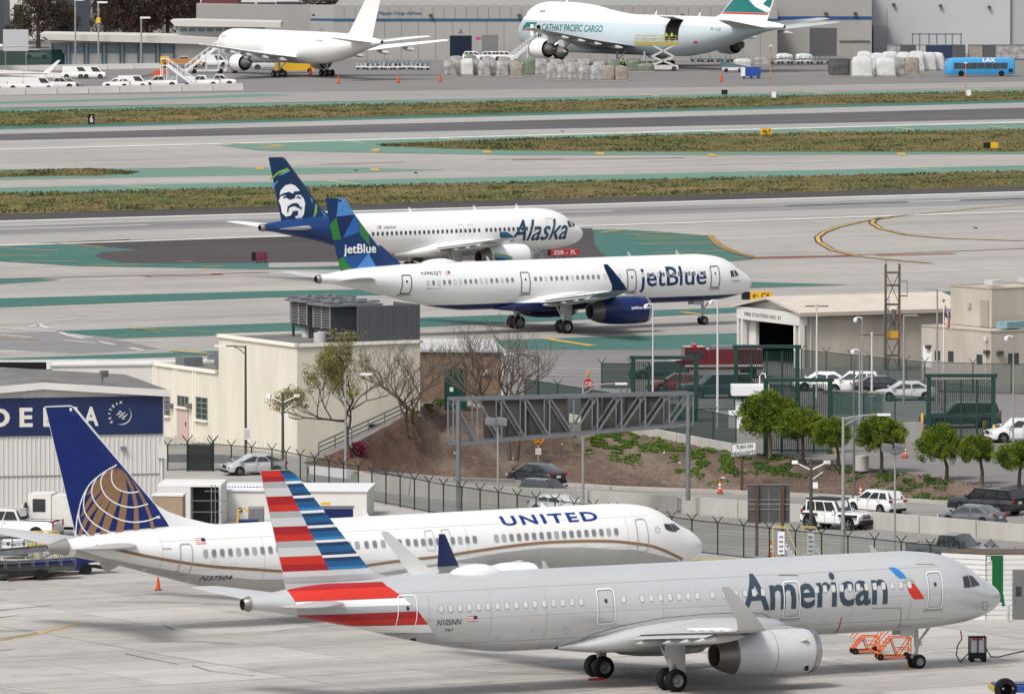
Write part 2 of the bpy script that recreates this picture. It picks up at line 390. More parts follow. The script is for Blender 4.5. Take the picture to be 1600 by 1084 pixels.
# ---- bands of the airfield: (y at x=0, y at x=1600) of the far edge and of the near edge
def band(name, a0, a1, b0, b1, m, lv, parent=air_ground, x0=-1400, x1=3200):
    f = lambda y0, y1, x: y0 + (y1 - y0) * x / 1600
    ps = [G(x, f(a0, a1, x), lv * 0.008) for x in (x0, x1)] + [G(x, f(b0, b1, x), lv * 0.008) for x in (x1, x0)]
    o = MB().poly(ps).build(name, m, parent)
    return o
def zone(name, pts, m, lv, parent=air_ground):
    return MB().poly([G(x, y, lv * 0.008) for x, y in pts]).build(name, m, parent)
def line(pts, w, m=None, lv=6, name='painted_line', parent=air_ground, z=0, edge=None, dash=None):
    P = [G(x, y, z) for x, y in pts]; zz = Vector((0, 0, lv * 0.008))
    for ww, mm_, dz in ([(edge, M_blk, 0)] if edge else []) + [(w, m or M_yel, .006)]:
        mb = MB(); L = []
        for i, p in enumerate(P):
            d = (P[min(i + 1, len(P) - 1)] - P[max(i - 1, 0)]).normalized(); n = Vector((-d.y, d.x, 0)) * ww / 2
            L.append((p + n + zz + Vector((0, 0, dz)), p - n + zz + Vector((0, 0, dz))))
        for i in range(len(L) - 1):
            if dash:
                a0, a1 = L[i]; b0, b1 = L[i + 1]; ln = (P[i + 1] - P[i]).length; k = int(ln / dash)
                for q in range(0, k, 2):
                    t, u = q / k, (q + 1) / k
                    mb.add([a0.lerp(b0, t), a1.lerp(b1, t), a1.lerp(b1, u), a0.lerp(b0, u)], [(0, 1, 2, 3)])
            else: mb.add([L[i][0], L[i][1], L[i + 1][1], L[i + 1][0]], [(0, 1, 2, 3)])
        mb.build(name, mm_, parent)
band('cargo_apron', 20, -10, 156, 128, M_apr, 1)
band('paved_shoulder', 150, 130, 169, 138.5, ground_mat('shoulder_concrete', (0.30, 0.285, 0.275), (0.27, 0.26, 0.25), (0.2, 0.19, 0.18), 0.03, 0.3, YAW), 2)
zone('teal_strip', [(-900, 166), (0, 159), (300, 151), (400, 147), (470, 149), (400, 151.5), (0, 163), (-900, 172)], M_tealf, 3)
band('teal_strip', 169.7, 138.5, 176, 144, M_tealf, 3)
band('teal_strip', 197, 155.5, 202.5, 160.5, M_teal, 2)
band('runway_far', 202.5, 160.5, 235, 192, M_rwy, 3)
band('rubbed_runway_strip', 209.5, 168.5, 219.5, 186, M_rub, 4)
band('painted_line', 232.8, 190.2, 234.4, 191.8, M_wht, 5)
zone('teal_island', [(345, 228), (400, 222.5), (800, 213), (1600, 192.5), (3000, 157), (3000, 202), (1600, 240.5), (1200, 242), (800, 242.5), (400, 235), (380, 232)], M_tealf, 4)
zone('teal_island', [(-900, 290), (0, 264.5), (360, 262), (560, 262), (697, 265.5), (560, 270), (360, 274.5), (0, 281), (-900, 307)], M_tealf, 3)
band('teal_strip', 293.7, 258.5, 303.6, 269.5, M_tealf, 3)
band('paved_shoulder', 334.5, 290, 345.5, 300, M_asph, 3)
band('runway_near', 345, 299.2, 383.5, 330.5, M_rwy, 4)
band('painted_line', 344.9, 299, 346.6, 300.5, M_wht, 6)
band('painted_line', 382.6, 329.6, 384.2, 331.2, M_wht, 6)
M_smear = ground_mat('rubber_smeared_concrete', (0.27, 0.265, 0.26), (0.20, 0.197, 0.197), (0.12, 0.118, 0.12), 0.03, 0.2, YAW, streak=0.9)
band('rubber_smear', 354, 305.5, 366, 317, M_smear, 5)
for a, b in ((-260, 232), (795, 958), (1228, 1420), (1500, 1900), (-700, -420)):
    line([(a, 359.2 - 48.2 * a / 1600), (b, 359.2 - 48.2 * b / 1600)], 0.9, M_wht, 7)
line([(1228, 322.2), (1600, 311)], 0.9, M_wht, 7)
# dark fillet and green islands beside the near runway
zone('teal_island', [(-900, 420), (0, 384), (80, 378.8), (200, 374), (235, 380), (420, 383), (930, 360), (921, 358.6), (960, 358.6), (1019, 361), (1105, 368), (1112, 376), (1122, 385), (1145, 396), (1177, 405), (1134, 408.5), (1050, 411), (955, 412), (700, 421), (420, 420.5), (126, 415.5), (0, 408), (-900, 404)], M_teal, 4)
zone('dark_shoulder', [(84, 378.8), (200, 374.8), (420, 369), (800, 356), (925, 356.5), (928, 368), (928, 380), (940, 396), (955, 404), (420, 410.4), (260, 411.6), (196, 411.2), (160, 405), (147, 399), (160, 393.5), (217, 390), (170, 386)], M_asph, 5)
zone('pale_shoulder', [(420, 410.2), (955, 403.6), (965, 409), (420, 418)], M_taxi, 5)
zone('teal_island', [(-500, 446), (0, 435.6), (60, 435), (94, 437), (60, 440), (0, 443.5), (-500, 456)], M_teal, 3)
zone('teal_strip', [(-900, 492), (0, 466), (420, 454.6), (1180, 440.6), (1327, 444.6), (1180, 449.6), (420, 464.6), (0, 480), (-900, 512)], M_teal, 3)
zone('teal_strip', [(86, 517), (420, 505), (760, 492.6), (1158, 480.2), (1460, 476), (1460, 482), (1158, 488), (760, 506), (420, 521.5), (183, 528)], M_teal, 3)
zone('teal_strip', [(1374, 461.5), (1480, 455), (1600, 450), (2600, 425), (2600, 436), (1480, 465), (1390, 463)], M_teal, 3)
zone('teal_strip', [(-900, 583), (0, 560), (420, 545), (760, 531.5), (1158, 520), (1300, 516), (1300, 540), (1020, 546), (785, 546), (420, 552), (0, 566.3), (-900, 589)], M_teal, 3)
zone('dark_shoulder', [(-500, 520), (0, 519.5), (100, 518), (183, 530), (250, 545), (120, 552), (0, 545), (-500, 560)], ground_mat('worn_asphalt', (0.21, 0.205, 0.205), (0.19, 0.185, 0.185), (0.26, 0.25, 0.25), 0.03, 0.3, YAW), 2)
zone('service_apron', [(700, 556), (785, 547), (1158, 536), (1300, 534), (1700, 520), (3000, 500), (3000, 590), (700, 588)], M_apr, 2)
for y0, y1 in ((575, 578), (586.5, 589.5)):
    line([(840, y0), (1010, y1)], 0.3, M_wht, 4)
for p in ([(0, 513), (86, 519), (110, 523), (180, 533), (330, 536)], [(45, 511.5), (90, 501.5), (130, 497)], [(0, 523.5), (100, 532), (200, 541)], [(60, 508), (110, 525), (250, 553)]):
    line(p, 0.45, M_wht, 4, dash=4)
# yellow taxi lines
for p in ([(80, 380.5), (163, 386.5)], [(0, 388.5), (92, 392.5)], [(0, 400), (75, 401)], [(18, 408.5), (120, 409)], [(278, 409), (302, 409.6)], [(140, 416), (217, 413.5)], [(315, 419), (348, 416.5)],
          [(936, 364.5), (977, 359)], [(977, 367), (1048, 364)], [(995, 370), (1108, 368.5)], [(996, 374), (1110, 373)], [(998, 382.5), (1115, 381)], [(1019, 395.5), (1135, 392.8)]):
    line(p, 0.5, M_yel, 7)
for k in (0, 3, 6):
    line([(1105 + k, 368.2), (1112 + k, 376), (1122 + k * 1.3, 385), (1145 + k * 1.6, 395.5), (1178 + k * 2, 404.5)], 0.13, M_yel, 8, edge=0.3)
line([(-900, 460), (0, 436), (210, 431), (420, 426)], 0.35, M_redm, 5, edge=0.6)
line([(1110, 403.5), (1300, 400), (1600, 388.8), (2600, 352)], 0.3, M_yel, 5, edge=0.7)
for a, b, y0, y1 in ((228, 345, 432.5, 429), (1180, 1330, 404, 400.5), (1370, 1490, 399.5, 396.5)):
    line([(a, y0), (b, y1)], 1.6, M_redm, 4)
line([(235, 432.6), (330, 429.2)], 0.6, M_wht, 6, dash=5)
line([(225, 264.2), (500, 257.3), (760, 250), (1000, 246.2)], 0.3, M_yel, 5, edge=0.65, dash=9)
line([(800, 250.5), (1070, 247)], 0.9, M_redm, 4)
line([(1200, 144.5), (1600, 136.5)], 0.5, M_redm, 4)
for p in ([(525, 219.5), (572, 224)], [(672, 215.5), (720, 219.5)], [(815, 212.6), (862, 216.6)], [(958, 208.5), (1007, 212.8)], [(1105, 204.8), (1150, 209)], [(1248, 202.5), (1296, 207.2)], [(1400, 200), (1430, 203.5)], [(1543, 197.5), (1585, 201.2)], [(999, 147.2), (1030, 151)], [(1256, 142.6), (1294, 147.4)], [(1522, 139.8), (1548, 143.2)], [(1415, 263), (1470, 266.6)], [(190, 291), (242, 295)], [(512, 283), (562, 288.5)]):
    line(p, 0.55, mat('pale_yellow_marking', (0.55, 0.50, 0.22), 0.7), 6)
for p in ([(350, 224.5), (425, 226.3), (440, 228.5), (405, 231.8)], ):
    line(p, 1.0, M_yel, 6)
for x, y in ((586, 234.5), (760, 237), (937, 240), (1112, 243), (155, 265.5), (585, 265), (405, 263), (1408, 241)):
    zone('yellow_block', [(x - 7, y - 2.2), (x + 6, y - 1.8), (x + 8, y + 1.8), (x - 5, y + 1.4)] if x != 586 else [(x - 2, y - 2.4), (x + 9, y - 2.2), (x + 3, y + 2.2), (x - 8, y + 2)], M_yel, 7)
line([(1600, 376.8), (1480, 373), (1420, 368), (1376, 358), (1362, 349), (1366, 344), (1380, 340.5), (1410, 337.5), (1450, 333.5), (1600, 319.5)], 0.42, M_yel, 7, edge=0.78)
line([(1455, 412), (1400, 407), (1340, 401), (1300, 391), (1280, 379), (1277, 371), (1288, 363), (1310, 355), (1350, 346), (1395, 339)], 0.42, M_yel, 7, edge=0.78)
line([(250, 520), (200, 513.5), (420, 523)], 0.35, M_yel, 6)
line([(850, 529), (925, 541)], 0.9, M_yel, 6)
line([(1065, 488), (1095, 492)], 0.8, M_yel, 6)
line([(0, 529), (60, 531)], 0.5, M_yel, 6)
line([(268, 548), (330, 553)], 0.9, M_yel, 6)
line([(0, 1000), (60, 990.5), (100, 980), (122, 974)], 0.28, M_yel, 3, parent=ramp_ground)
line([(0, 998.6), (60, 989)], 0.1, M_blk, 5, parent=ramp_ground)
line([(0, 1073), (50, 1082)], 0.14, M_wht, 3, parent=ramp_ground)
line([(1560, 1008), (1380, 1018)], 0.14, M_wht, 3, parent=ramp_ground)
line([(1290, 1050), (1400, 1040), (1600, 1022)], 0.12, M_wht, 3, parent=ramp_ground)
line([(0, 952), (200, 940), (360, 932)], 0.12, M_wht, 3, parent=ramp_ground)
# ---- apron slabs, each its own piece with open joints
S = 7.3
P_ = [G(-150, 1180), G(1750, 1180), G(1750, 975), G(700, 838), G(-150, 838)]
MB().poly([p + Vector((0, 0, .002)) for p in P_]).build('joint_sealant', mat('joint_dark', (.12, .115, .11), .9), ramp_ground)
org = G(180, 988)
sb = MB().box((0, 0, 0.004), (S - 0.06, S - 0.06, 0.02))
slab = sb.build('concrete_slab', M_conc, ramp_ground); slab.location = org; slab.rotation_euler = (0, 0, YAW)
sm_ = [slab.data] * 5 + [slab.data.copy(), slab.data.copy()]
sm_[5].materials[0] = ground_mat('apron_concrete_dark', (0.37, 0.352, 0.33), (0.33, 0.315, 0.295), (0.19, 0.18, 0.17), 0.05, 0.5, YAW, streak=0.6, speck=.3)
sm_[6].materials[0] = ground_mat('apron_concrete_new', (0.47, 0.452, 0.43), (0.44, 0.42, 0.40), (0.27, 0.26, 0.25), 0.05, 0.5, YAW, streak=0.5, speck=.2)
for i in range(-7, 14):
    for j in range(-9, 9):
        if i == 0 and j == 0: continue
        p = org + AX * (i * S) + AY * (j * S)
        k = FPX * p.x / p.y + 800; y = YH + FPX * CAMH / p.y
        if -120 < k < 1720 and 850 < y < 1190 and not (y < PL(FL, k) + 12 and k > 480):
            o = slab.copy(); o.data = rnd.choice(sm_); COL.objects.link(o); o.location = p + Vector((0, 0, rnd.uniform(-.003, .003)))
for i in range(-9, 15):
    for ax_, ay_ in ((AX, AY), (AY, AX)):
        if rnd.random() < .25: continue
        a_ = org + ay_ * (S * (i + .5)); w_ = rnd.choice((.06, .09, .16)); q0, q1 = rnd.uniform(-52, -20), rnd.uniform(15, 50)
        MB().bar(a_ + ax_ * q0 + Vector((0, 0, .012)), a_ + ax_ * q1 + Vector((0, 0, .012)), w_, .012).build('tar_seam', mat('tar_seam', (.16, .155, .15), .9, var=.5, scale=.5, dark=(.33, .32, .30), world=True), ramp_ground) if (a_ + ax_ * q0).y < 530 and (a_ + ax_ * q1).y < 530 and a_.y < 505 else None
for k in range(16):
    cx_, cy_, r_, a0_ = rnd.uniform(0, 1500), rnd.uniform(960, 1080), rnd.uniform(4, 16), rnd.uniform(0, 6)
    c_ = G(cx_, cy_); pp = [(c_.x + r_ * cos(a0_ + q * .12), c_.y + r_ * sin(a0_ + q * .12)) for q in range(12)]
    for off in (0, .5): MB().grid([[(x, y, .03) for x, y in pp], [(x + .09 * cos(a0_ + off), y + .09, .03) for x, y in pp]]).build('tyre_mark', mat('tyre_mark', (.25, .24, .23), .9), ramp_ground, loc=(off * .6, off, 0))
# cracks
for pts in ([(195, 1021), (230, 1029), (278, 1038)], [(300, 1040), (330, 1049), (398, 1056)], [(255, 977), (272, 984)]):
    line(pts, 0.07, M_blk, 4, name='crack', parent=ramp_ground)
# ---- grass strips with tufted, uneven tops
M_grass = ground_mat('rough_grass', (0.055, 0.085, 0.026), (0.15, 0.12, 0.055), (0.22, 0.155, 0.05), 0.035, 0.35, YAW, streak=0.75, speck=0.55, rough=0.95)
GT = [mat('grass_blade', (.085, .09, .042), .8), mat('grass_blade_dry', (.17, .13, .07), .8), mat('grass_blade_deep', (.045, .062, .026), .8), mat('grass_blade_yellow', (.27, .19, .05), .8)]
def grass(a, b, x0=-900, x1=2600, h=0.35, step=7, nr=14, lab=None):
    """a, b: far and near edge as lists of photo points"""
    rows = []; x = x0
    while x <= x1:
        r = []
        for j in range(nr + 1):
            t = j / nr; p = G(x, lerp(PL(a, x), PL(b, x), t))
            e = min(1, 4 * min(t, 1 - t) + .1)
            p += Vector((rnd.uniform(-.3, .3), rnd.uniform(-1, 1) * (1.2 if 0 < j < nr else 0.8), 0.03 + e * h * (0.45 + 0.55 * rnd.random()) * (0.6 + 0.8 * noise.noise(Vector((x * .02, j * .3, 0))) if True else 1)))
            r.append(p)
        rows.append(r); x += step
    tf = MB(); X0, X1 = max(x0, -60), min(x1, 1660)
    for _ in range(int((X1 - X0) * 3.4)):
        x = rnd.uniform(X0, X1); ya, yb = PL(a, x), PL(b, x)
        if yb - ya < 1: continue
        t = rnd.random(); n_ = noise.noise(Vector((x * .012, t * 5, 1))); m_i = 2 if n_ < -.12 else 0 if n_ < .1 else 1; p = G(x, lerp(ya, yb, t)); p.z = .12
        leaves(tf, p, 4, 1.1, .04, .24, 1); tf.m[-4:] = [m_i if rnd.random() < .93 else 3] * 4
    tf.build('grass_tufts', GT, kind='stuff', fix=False)
    return MB().grid(rows).build('grass_strip', M_grass, kind='stuff', fix=False)
grass([(0, 175.5), (1600, 143.5)], [(0, 198.3), (1600, 156.5)], nr=20, step=6)
grass([(597, 228), (700, 222.5), (800, 218.5), (1000, 212.5), (1600, 202.5), (2600, 180)], [(597, 228.6), (700, 233), (800, 236), (1000, 238), (1600, 238), (2600, 216)], x0=597, nr=16, h=.3)
grass([(-900, 292), (0, 271), (60, 267.5), (150, 266), (208, 271.3)], [(-900, 298), (0, 276.8), (150, 274.8), (208, 272)], x1=206, nr=5, h=0.45, step=3)
grass([(0, 303.4), (1600, 269)], [(0, 335), (1600, 291)], nr=22, step=6, h=.4)
# road lane marks
for pts in ([(940, 806), (1130, 829), (1353, 848)], [(1000, 842), (1353, 874)], [(1120, 833), (1470, 862)]):
    for i in range(len(pts) - 1):
        (xa, ya), (xb, yb) = pts[i], pts[i + 1]
        P = [G(lerp(xa, xb, t / 6), lerp(ya, yb, t / 6), zroad(lerp(xa, xb, t / 6)) + .02) for t in range(7)]
        mb = MB()
        for a, b in zip(P[:-1], P[1:]):
            n = Vector((0, .12, 0)); mb.add([a + n, a - n, b - n, b + n], [(0, 1, 2, 3)])
        mb.build('lane_line', M_wht, bpy.data.objects['highway_road'])
# ================================================================== AIRCRAFT
M_white = mat('aircraft_white', (0.81, 0.81, 0.80), 0.28, var=0.07, scale=0.25, coat=0.3)
M_silver = mat('aircraft_silver_grey', (0.60, 0.61, 0.62), 0.24, metal=0.3, var=0.10, scale=0.3, coat=0.3, stretch=(0.5, 1, 2))
M_wgrey = mat('wing_grey', (0.50, 0.505, 0.505), 0.4, var=0.2, scale=0.7, stretch=(1, 0.3, 1))
M_metal = mat('bare_metal', (0.50, 0.49, 0.48), 0.3, metal=0.9, var=0.2, scale=1)
M_dmetal = mat('heat_stained_metal', (0.24, 0.225, 0.21), 0.4, metal=0.7, var=0.3, scale=2)
M_black = mat('matt_black', (0.012, 0.012, 0.013), 0.7)
M_tyre = mat('tyre_rubber', (0.010, 0.010, 0.011), 0.8, var=0.3, scale=4, spec=.25)
M_glass = mat('cockpit_glass', (0.02, 0.023, 0.025), 0.08, spec=0.8)
M_wglass = mat('cabin_window_pane', (0.20, 0.205, 0.21), 0.15)
M_wdark = mat('cabin_window_dark', (0.035, 0.04, 0.045), 0.15)
M_wshade = mat('cabin_window_blind', (0.62, 0.62, 0.61), 0.3)
M_ring = mat('window_ring', (0.42, 0.43, 0.44), 0.4, metal=0.3)
M_line = mat('panel_seam', (0.17, 0.18, 0.19), 0.6)
M_strut = mat('gear_strut_paint', (0.50, 0.50, 0.50), 0.4, var=0.3, scale=3)
M_hub = mat('wheel_hub', (0.20, 0.20, 0.20), 0.4, metal=0.4)
M_navy = mat('navy_paint', (0.004, 0.016, 0.10), 0.3)
M_dkline = mat('door_outline_dark', (0.035, 0.045, 0.06), 0.5)
M_wline = mat('door_outline_white', (0.86, 0.86, 0.86), 0.4)
M_red = mat('flag_red', (0.50, 0.045, 0.04), 0.5)
class Jet:
    def __init__(s, root, fus, fin):
        s.root, s.T, s.fin = root, fus, fin
    def sec(s, x): return tab(s.T, x)
    def skin(s, x, z, side=-1, eps=0.012):
        zt, zb, w = s.sec(x); zc, rz = (zt + zb) / 2, max((zt - zb) / 2, .01)
        v = max(-.975, min(.975, (z - zc) / rz)); y = w * sqrt(1 - v * v)
        n = Vector((0, y / w**2, v / rz)).normalized()
        return (-x, side * (y + n.y * eps), zc + v * rz + n.z * eps)
    def inv(s, px, py, yl):
        """station and height at which the sight line meets the plane y=yl of the aircraft"""
        X, Y = s.root.location.x, s.root.location.y; a = s.root.rotation_euler.z; r = ray(px, py)
        pn = Vector((-sin(a), cos(a))); t = (yl + X * pn.x + Y * pn.y) / (r.x * pn.x + r.y * pn.y)
        wx, wy = t * r.x - X, t * r.y - Y
        return -(wx * cos(a) + wy * sin(a)), CAMH + t * r.z - s.root.location.z
    def on(s, px, py, side=-1):
        y = side * s.T[len(s.T) // 2][3] * .97
        for _ in range(7):
            x, z = s.inv(px, py, y); y = 0.5 * y + 0.5 * s.skin(x, z, side)[1]
        return s.inv(px, py, y)
    def ons(s, pts, side=-1): return [s.on(a, b, side) for a, b in pts]
    def finT(s, x, z):
        le, te = PL(s.fin['le'], z), PL(s.fin['te'], z); u = min(max((x - le) / max(te - le, .01), 0), 1)
        zz = s.fin['te']; t = lerp(s.fin['t'][0], s.fin['t'][1], (z - zz[0][0]) / (zz[-1][0] - zz[0][0]))
        return t / 2 * min(1, (u / .22) ** .55 if u < .22 else 1) * (1 if u < .5 else max(0.06, 1 - (u - .5) / .5)) + 0.01
    def decal(s, name, polys, m, side=-1, eps=0.018, parent=None, cx=.4, cz=.08):
        return bm_build_w(bm_poly(polys), lambda a, b: s.skin(a, b, side, eps), name, m, parent or s.root, cx, cz)
    def fdecal(s, name, polys, m, eps=0.015, sides=(-1, 1), parent=None, bm=None):
        mb = bm or bm_poly(polys); b2 = mb.copy() if len(sides) == 2 else None
        for side, b in zip(sides, (mb, b2)):
            o = bm_build_w(b, lambda a, c: (-a, side * (s.finT(a, c) + eps), c), name, m, parent or s.root, .5, .5)
        return o
    def text(s, name, txt, box, m, side=-1, bold=0, shear=0, skew=0, eps=0.016, space=1, fin=False, parent=None):
        """box in stations: (x of the left end, z, x of the right end, z)"""
        bm = bm_text(txt, box, bold, shear, space=space)
        if skew:
            for v in bm.verts: v.co.y += skew * (v.co.x - box[0])
        f = (lambda a, c: (-a, side * (s.finT(a, c) + eps), c)) if fin else (lambda a, c: s.skin(a, c, side, eps))
        return bm_build_w(bm, f, name, m, parent or s.root, .5, .18)
    def ring(s, name, x0, x1, z0, z1, w, m, r=.22, side=-1, lean=0, eps=.032):
        """rounded outline drawn on the skin, as the frame of a door"""
        def rr(e):
            P = []; a0, a1, b0, b1 = x0 + e, x1 - e, z0 + e, z1 - e; q = max(r - e, .03)
            for cx, cz, t0 in ((a1 - q, b1 - q, 0), (a0 + q, b1 - q, 90), (a0 + q, b0 + q, 180), (a1 - q, b0 + q, 270)):
                for k in range(5):
                    t = radians(t0 + k * 22.5); z = cz + q * sin(t); P.append((cx + q * cos(t) + lean * (z - z0), z))
            return P
        A, B = rr(0), rr(w); mb = MB(); n = len(A)
        vs = [s.skin(a, b, side, eps) for a, b in A + B]
        # split long vertical runs so they follow the curve
        A2, B2 = [], []
        for i in range(n):
            j = (i + 1) % n; k = max(1, int(abs(A[i][1] - A[j][1]) / .2))
            for q in range(k):
                A2.append((lerp(A[i][0], A[j][0], q / k), lerp(A[i][1], A[j][1], q / k))); B2.append((lerp(B[i][0], B[j][0], q / k), lerp(B[i][1], B[j][1], q / k)))
        n = len(A2); mb.add([s.skin(a, b, side, eps) for a, b in A2] + [s.skin(a, b, side, eps) for a, b in B2], [(i, (i + 1) % n, (i + 1) % n + n, i + n) for i in range(n)])
        return mb.build(name, m, s.root)
    def windows(s, runs, z, w, h, pitch, mats, side=-1, skip=(), dz=0, blind=()):
        me = {}
        def mk(mt):
            mb = MB(); n = 12
            def el(a, b, e): return [(copysgn(abs(cos(t)) ** .6, cos(t)) * a, e, copysgn(abs(sin(t)) ** .6, sin(t)) * b) for t in [2 * pi * k / n for k in range(n)]]
            mb.add(el(w / 2 + .035, h / 2 + .04, .012) + el(w / 2, h / 2, .016), [(i, (i + 1) % n, (i + 1) % n + n, i + n) for i in range(n)], 0)
            mb.add(el(w / 2, h / 2, .016), [tuple(range(n))], 1)
            o = mb.build('window', [M_ring, mt], s.root, fix=False); return o
        protos = [mk(m) for m in mats]; used = set(); k = 0
        for x0, x1 in runs:
            n = max(0, round(abs(x1 - x0) / pitch))
            for i in range(n + 1):
                x = lerp(x0, x1, i / max(n, 1)); zz = z + dz * (x - x0); q = 1 if (k in blind) else 0; k += 1
                if len(mats) > 1 and not blind: q = 1 if rnd.random() < .3 else 0
                p = s.skin(x, zz, side, 0)
                if q in used: o = protos[q].copy(); COL.objects.link(o); o.parent = s.root
                else: o = protos[q]; used.add(q)
                zt, zb, ww = s.sec(x); zc, rz = (zt + zb) / 2, (zt - zb) / 2
                n_ = Vector((0, p[1] / ww**2, (p[2] - zc) / rz**2)).normalized()
                o.location = p; o.rotation_euler = (atan2(n_.z, n_.y) if side > 0 else -atan2(n_.z, -n_.y), 0, 0)
                if side < 0: o.scale = (1, -1, 1)
        for q, o in enumerate(protos):
            if q not in used: bpy.data.objects.remove(o)
def copysgn(a, b): return math.copysign(a, b)
def bm_build_w(bm, fn, name, m, parent, cx, cz):
    wrap(bm, fn, cx, cz); return bm_build(bm, name, m, parent)
def fuselage(root, T, mats, n=80, cut=None, name='fuselage', closed=True):
    xs = []; L = T[-1][0]; x = 0.0
    while x < L: xs.append(x); x += 0.12 if x < 1 else .25 if x < 7 else .6 if x < L * .62 else .25
    xs.append(L); mb = MB(); rows = []
    for x in xs:
        zt, zb, w = tab(T, x); zc, rz = (zt + zb) / 2, (zt - zb) / 2
        rows.append([(-x, w * sin(2 * pi * j / n), zc + rz * cos(2 * pi * j / n)) for j in range(n)])
    mb.grid(rows, 0, close=True)
    mb.add(rows[0], [tuple(range(n))], 0)
    o = mb.build(name, mats, root)
    if cut:
        bm = bmesh.new(); bm.from_mesh(o.data)
        for co, no, mi in cut:
            bmesh.ops.bisect_plane(bm, geom=bm.verts[:] + bm.edges[:] + bm.faces[:], plane_co=co, plane_no=no)
            for f in bm.faces:
                if (f.calc_center_median() - Vector(co)).dot(Vector(no)) > 0: f.material_index = mi
        bm.to_mesh(o.data); bm.free()
    o.data.shade_smooth(); return o
AF = [(0, 0), (.01, .32), (.05, .6), (.15, .9), (.3, 1), (.5, .92), (.7, .62), (.9, .22), (1, .03)]
def foil(y, xle, c, z, th, tw=0):
    """one rib of a wing: closed loop, upper then lower"""
    P = [(xle + u * c, z + c * th * (.62 * v) + c * (-tw) * (u - .3)) for u, v in AF] + [(xle + u * c, z - c * th * (.38 * v) + c * (-tw) * (u - .3)) for u, v in AF[-2:0:-1]]
    return [(-a, y, b) for a, b in P]
def wing(root, ribs, mats, name='wing', side=-1, up=False):
    mb = MB(); rows = []
    for r in ribs: rows.append([(p[0], side * p[1], p[2]) for p in foil(*r)])
    mb.grid(rows, 0, close=True); mb.add(rows[0], [tuple(range(len(rows[0])))]); mb.add(rows[-1], [tuple(range(len(rows[-1])))])
    return mb.build(name, mats, root, smooth=50)
def finmesh(root, jet, m, name='tail_fin'):
    F = jet.fin; z0, z1 = F['te'][0][0], F['te'][-1][0]; zs = sorted(set([z0 + (z1 - z0) * k / 14 for k in range(15)] + [a for a, b in F['le']]))
    rows = []; us = [0, .015, .05, .12, .22, .36, .5, .65, .8, .92, 1]
    for z in zs:
        le, te = PL(F['le'], z), PL(F['te'], z)
        rows.append([(-(le + u * (te - le)), max(0, jet.finT(le + u * (te - le), z) - .01), z) for u in us] + [(-(le + u * (te - le)), -max(0, jet.finT(le + u * (te - le), z) - .01), z) for u in us[-1::-1]])
    mb = MB().grid(rows, 0, close=True); mb.add(rows[-1], [tuple(range(len(rows[-1])))])
    return mb.build(name, m, root, smooth=40)
def wheelset(root, x, y, r, w, gap, parent=None, tr='tyre'):
    ax = MB().tube([(-x, y - gap, r), (-x, y + gap, r)], r * .18, 8).build('axle', M_metal, root)
    for q in (-1, 1):
        mb = MB(); c = (-x, y + q * gap, r)
        mb.lathe([(-w / 2, r * .55), (-w / 2, r * .86), (-w * .36, r * .97), (-w * .12, r), (w * .12, r), (w * .36, r * .97), (w / 2, r * .86), (w / 2, r * .55), (-w / 2, r * .55)], 'y', c, 28)
        o = mb.build('wheel', M_tyre, root, smooth=45)
        h = MB().lathe([(-w * .36, 0.001), (-w * .36, r * .2), (-w * .3, r * .3), (-w * .42, r * .5), (-w * .47, r * .56), (w * .47, r * .56), (w * .42, r * .5), (w * .3, r * .3), (w * .36, r * .2), (w * .36, 0.001)], 'y', c, 20)
        h.build('hub', M_hub, o, smooth=30)
def gear(root, xn, xm, ytr, rm=.585, rn=.38, wm=.42, top=2.6, door=True, wgap=.46, bogie=0, extra=()):
    # nose leg
    mb = MB().tube([(-xn - .1, 0, top + .2), (-xn, 0, rn * 2 + .35)], .13, 10).tube([(-xn, 0, rn * 2 + .4), (-xn, 0, rn)], .085, 10)
    mb.bar((-xn, 0, rn * 2 + .5), (-xn + 1.1, 0, top - .1), .1); mb.bar((-xn, .0, rn * 2 + .1), (-xn - .35, 0, rn * 2 - .15), .08); mb.bar((-xn - .35, 0, rn * 2 - .15), (-xn, 0, rn + .15), .08)
    mb.box((-xn + .12, 0, rn * 2 + .55), (.16, .42, .2))
    mb.build('nose_gear_leg', M_strut, root, smooth=40)
    MB().box((-xn - .8, -.42, top - .45), (.9, .03, .75)).box((-xn - .8, .42, top - .45), (.9, .03, .75)).build('nose_gear_door', M_wgrey, root)
    wheelset(root, xn, 0, rn, .22, .25)
    for sd in (-1, 1):
        y = sd * ytr
        m2 = MB().tube([(-xm, y * 1.0, top + .3), (-xm, y, rm * 2 + .1)], .2, 12).tube([(-xm, y, rm * 2 + .15), (-xm, y, rm)], .12, 10)
        m2.bar((-xm, y, rm * 2), (-xm, y - sd * 1.7, top + .3), .14); m2.bar((-xm, y, rm * 2 + .1), (-xm + .45, y, rm * 1.5), .09); m2.bar((-xm + .45, y, rm * 1.5), (-xm, y, rm), .09)
        m2.build('main_gear_leg', M_strut, root, smooth=40)
        if door:
            MB().prism([(-xm + .62, y + sd * .28, top + .2), (-xm - .55, y + sd * .28, top + .2), (-xm - .55, y + sd * .28, rm * 2 + .75), (-xm + .05, y + sd * .3, rm * 2 + .2), (-xm + .42, y + sd * .3, rm * 2 - .3), (-xm + .62, y + sd * .3, rm * 2 - .25)], (0, sd * .05, 0)).build('gear_door', M_wgrey, root)
        if bogie:
            MB().bar((-xm - bogie, y, rm), (-xm + bogie, y, rm), .25).build('bogie_beam', M_strut, root)
            for q in (-1, 1): wheelset(root, xm + q * bogie, y, rm, wm, wgap)
        else: wheelset(root, xm, y, rm, wm, wgap)
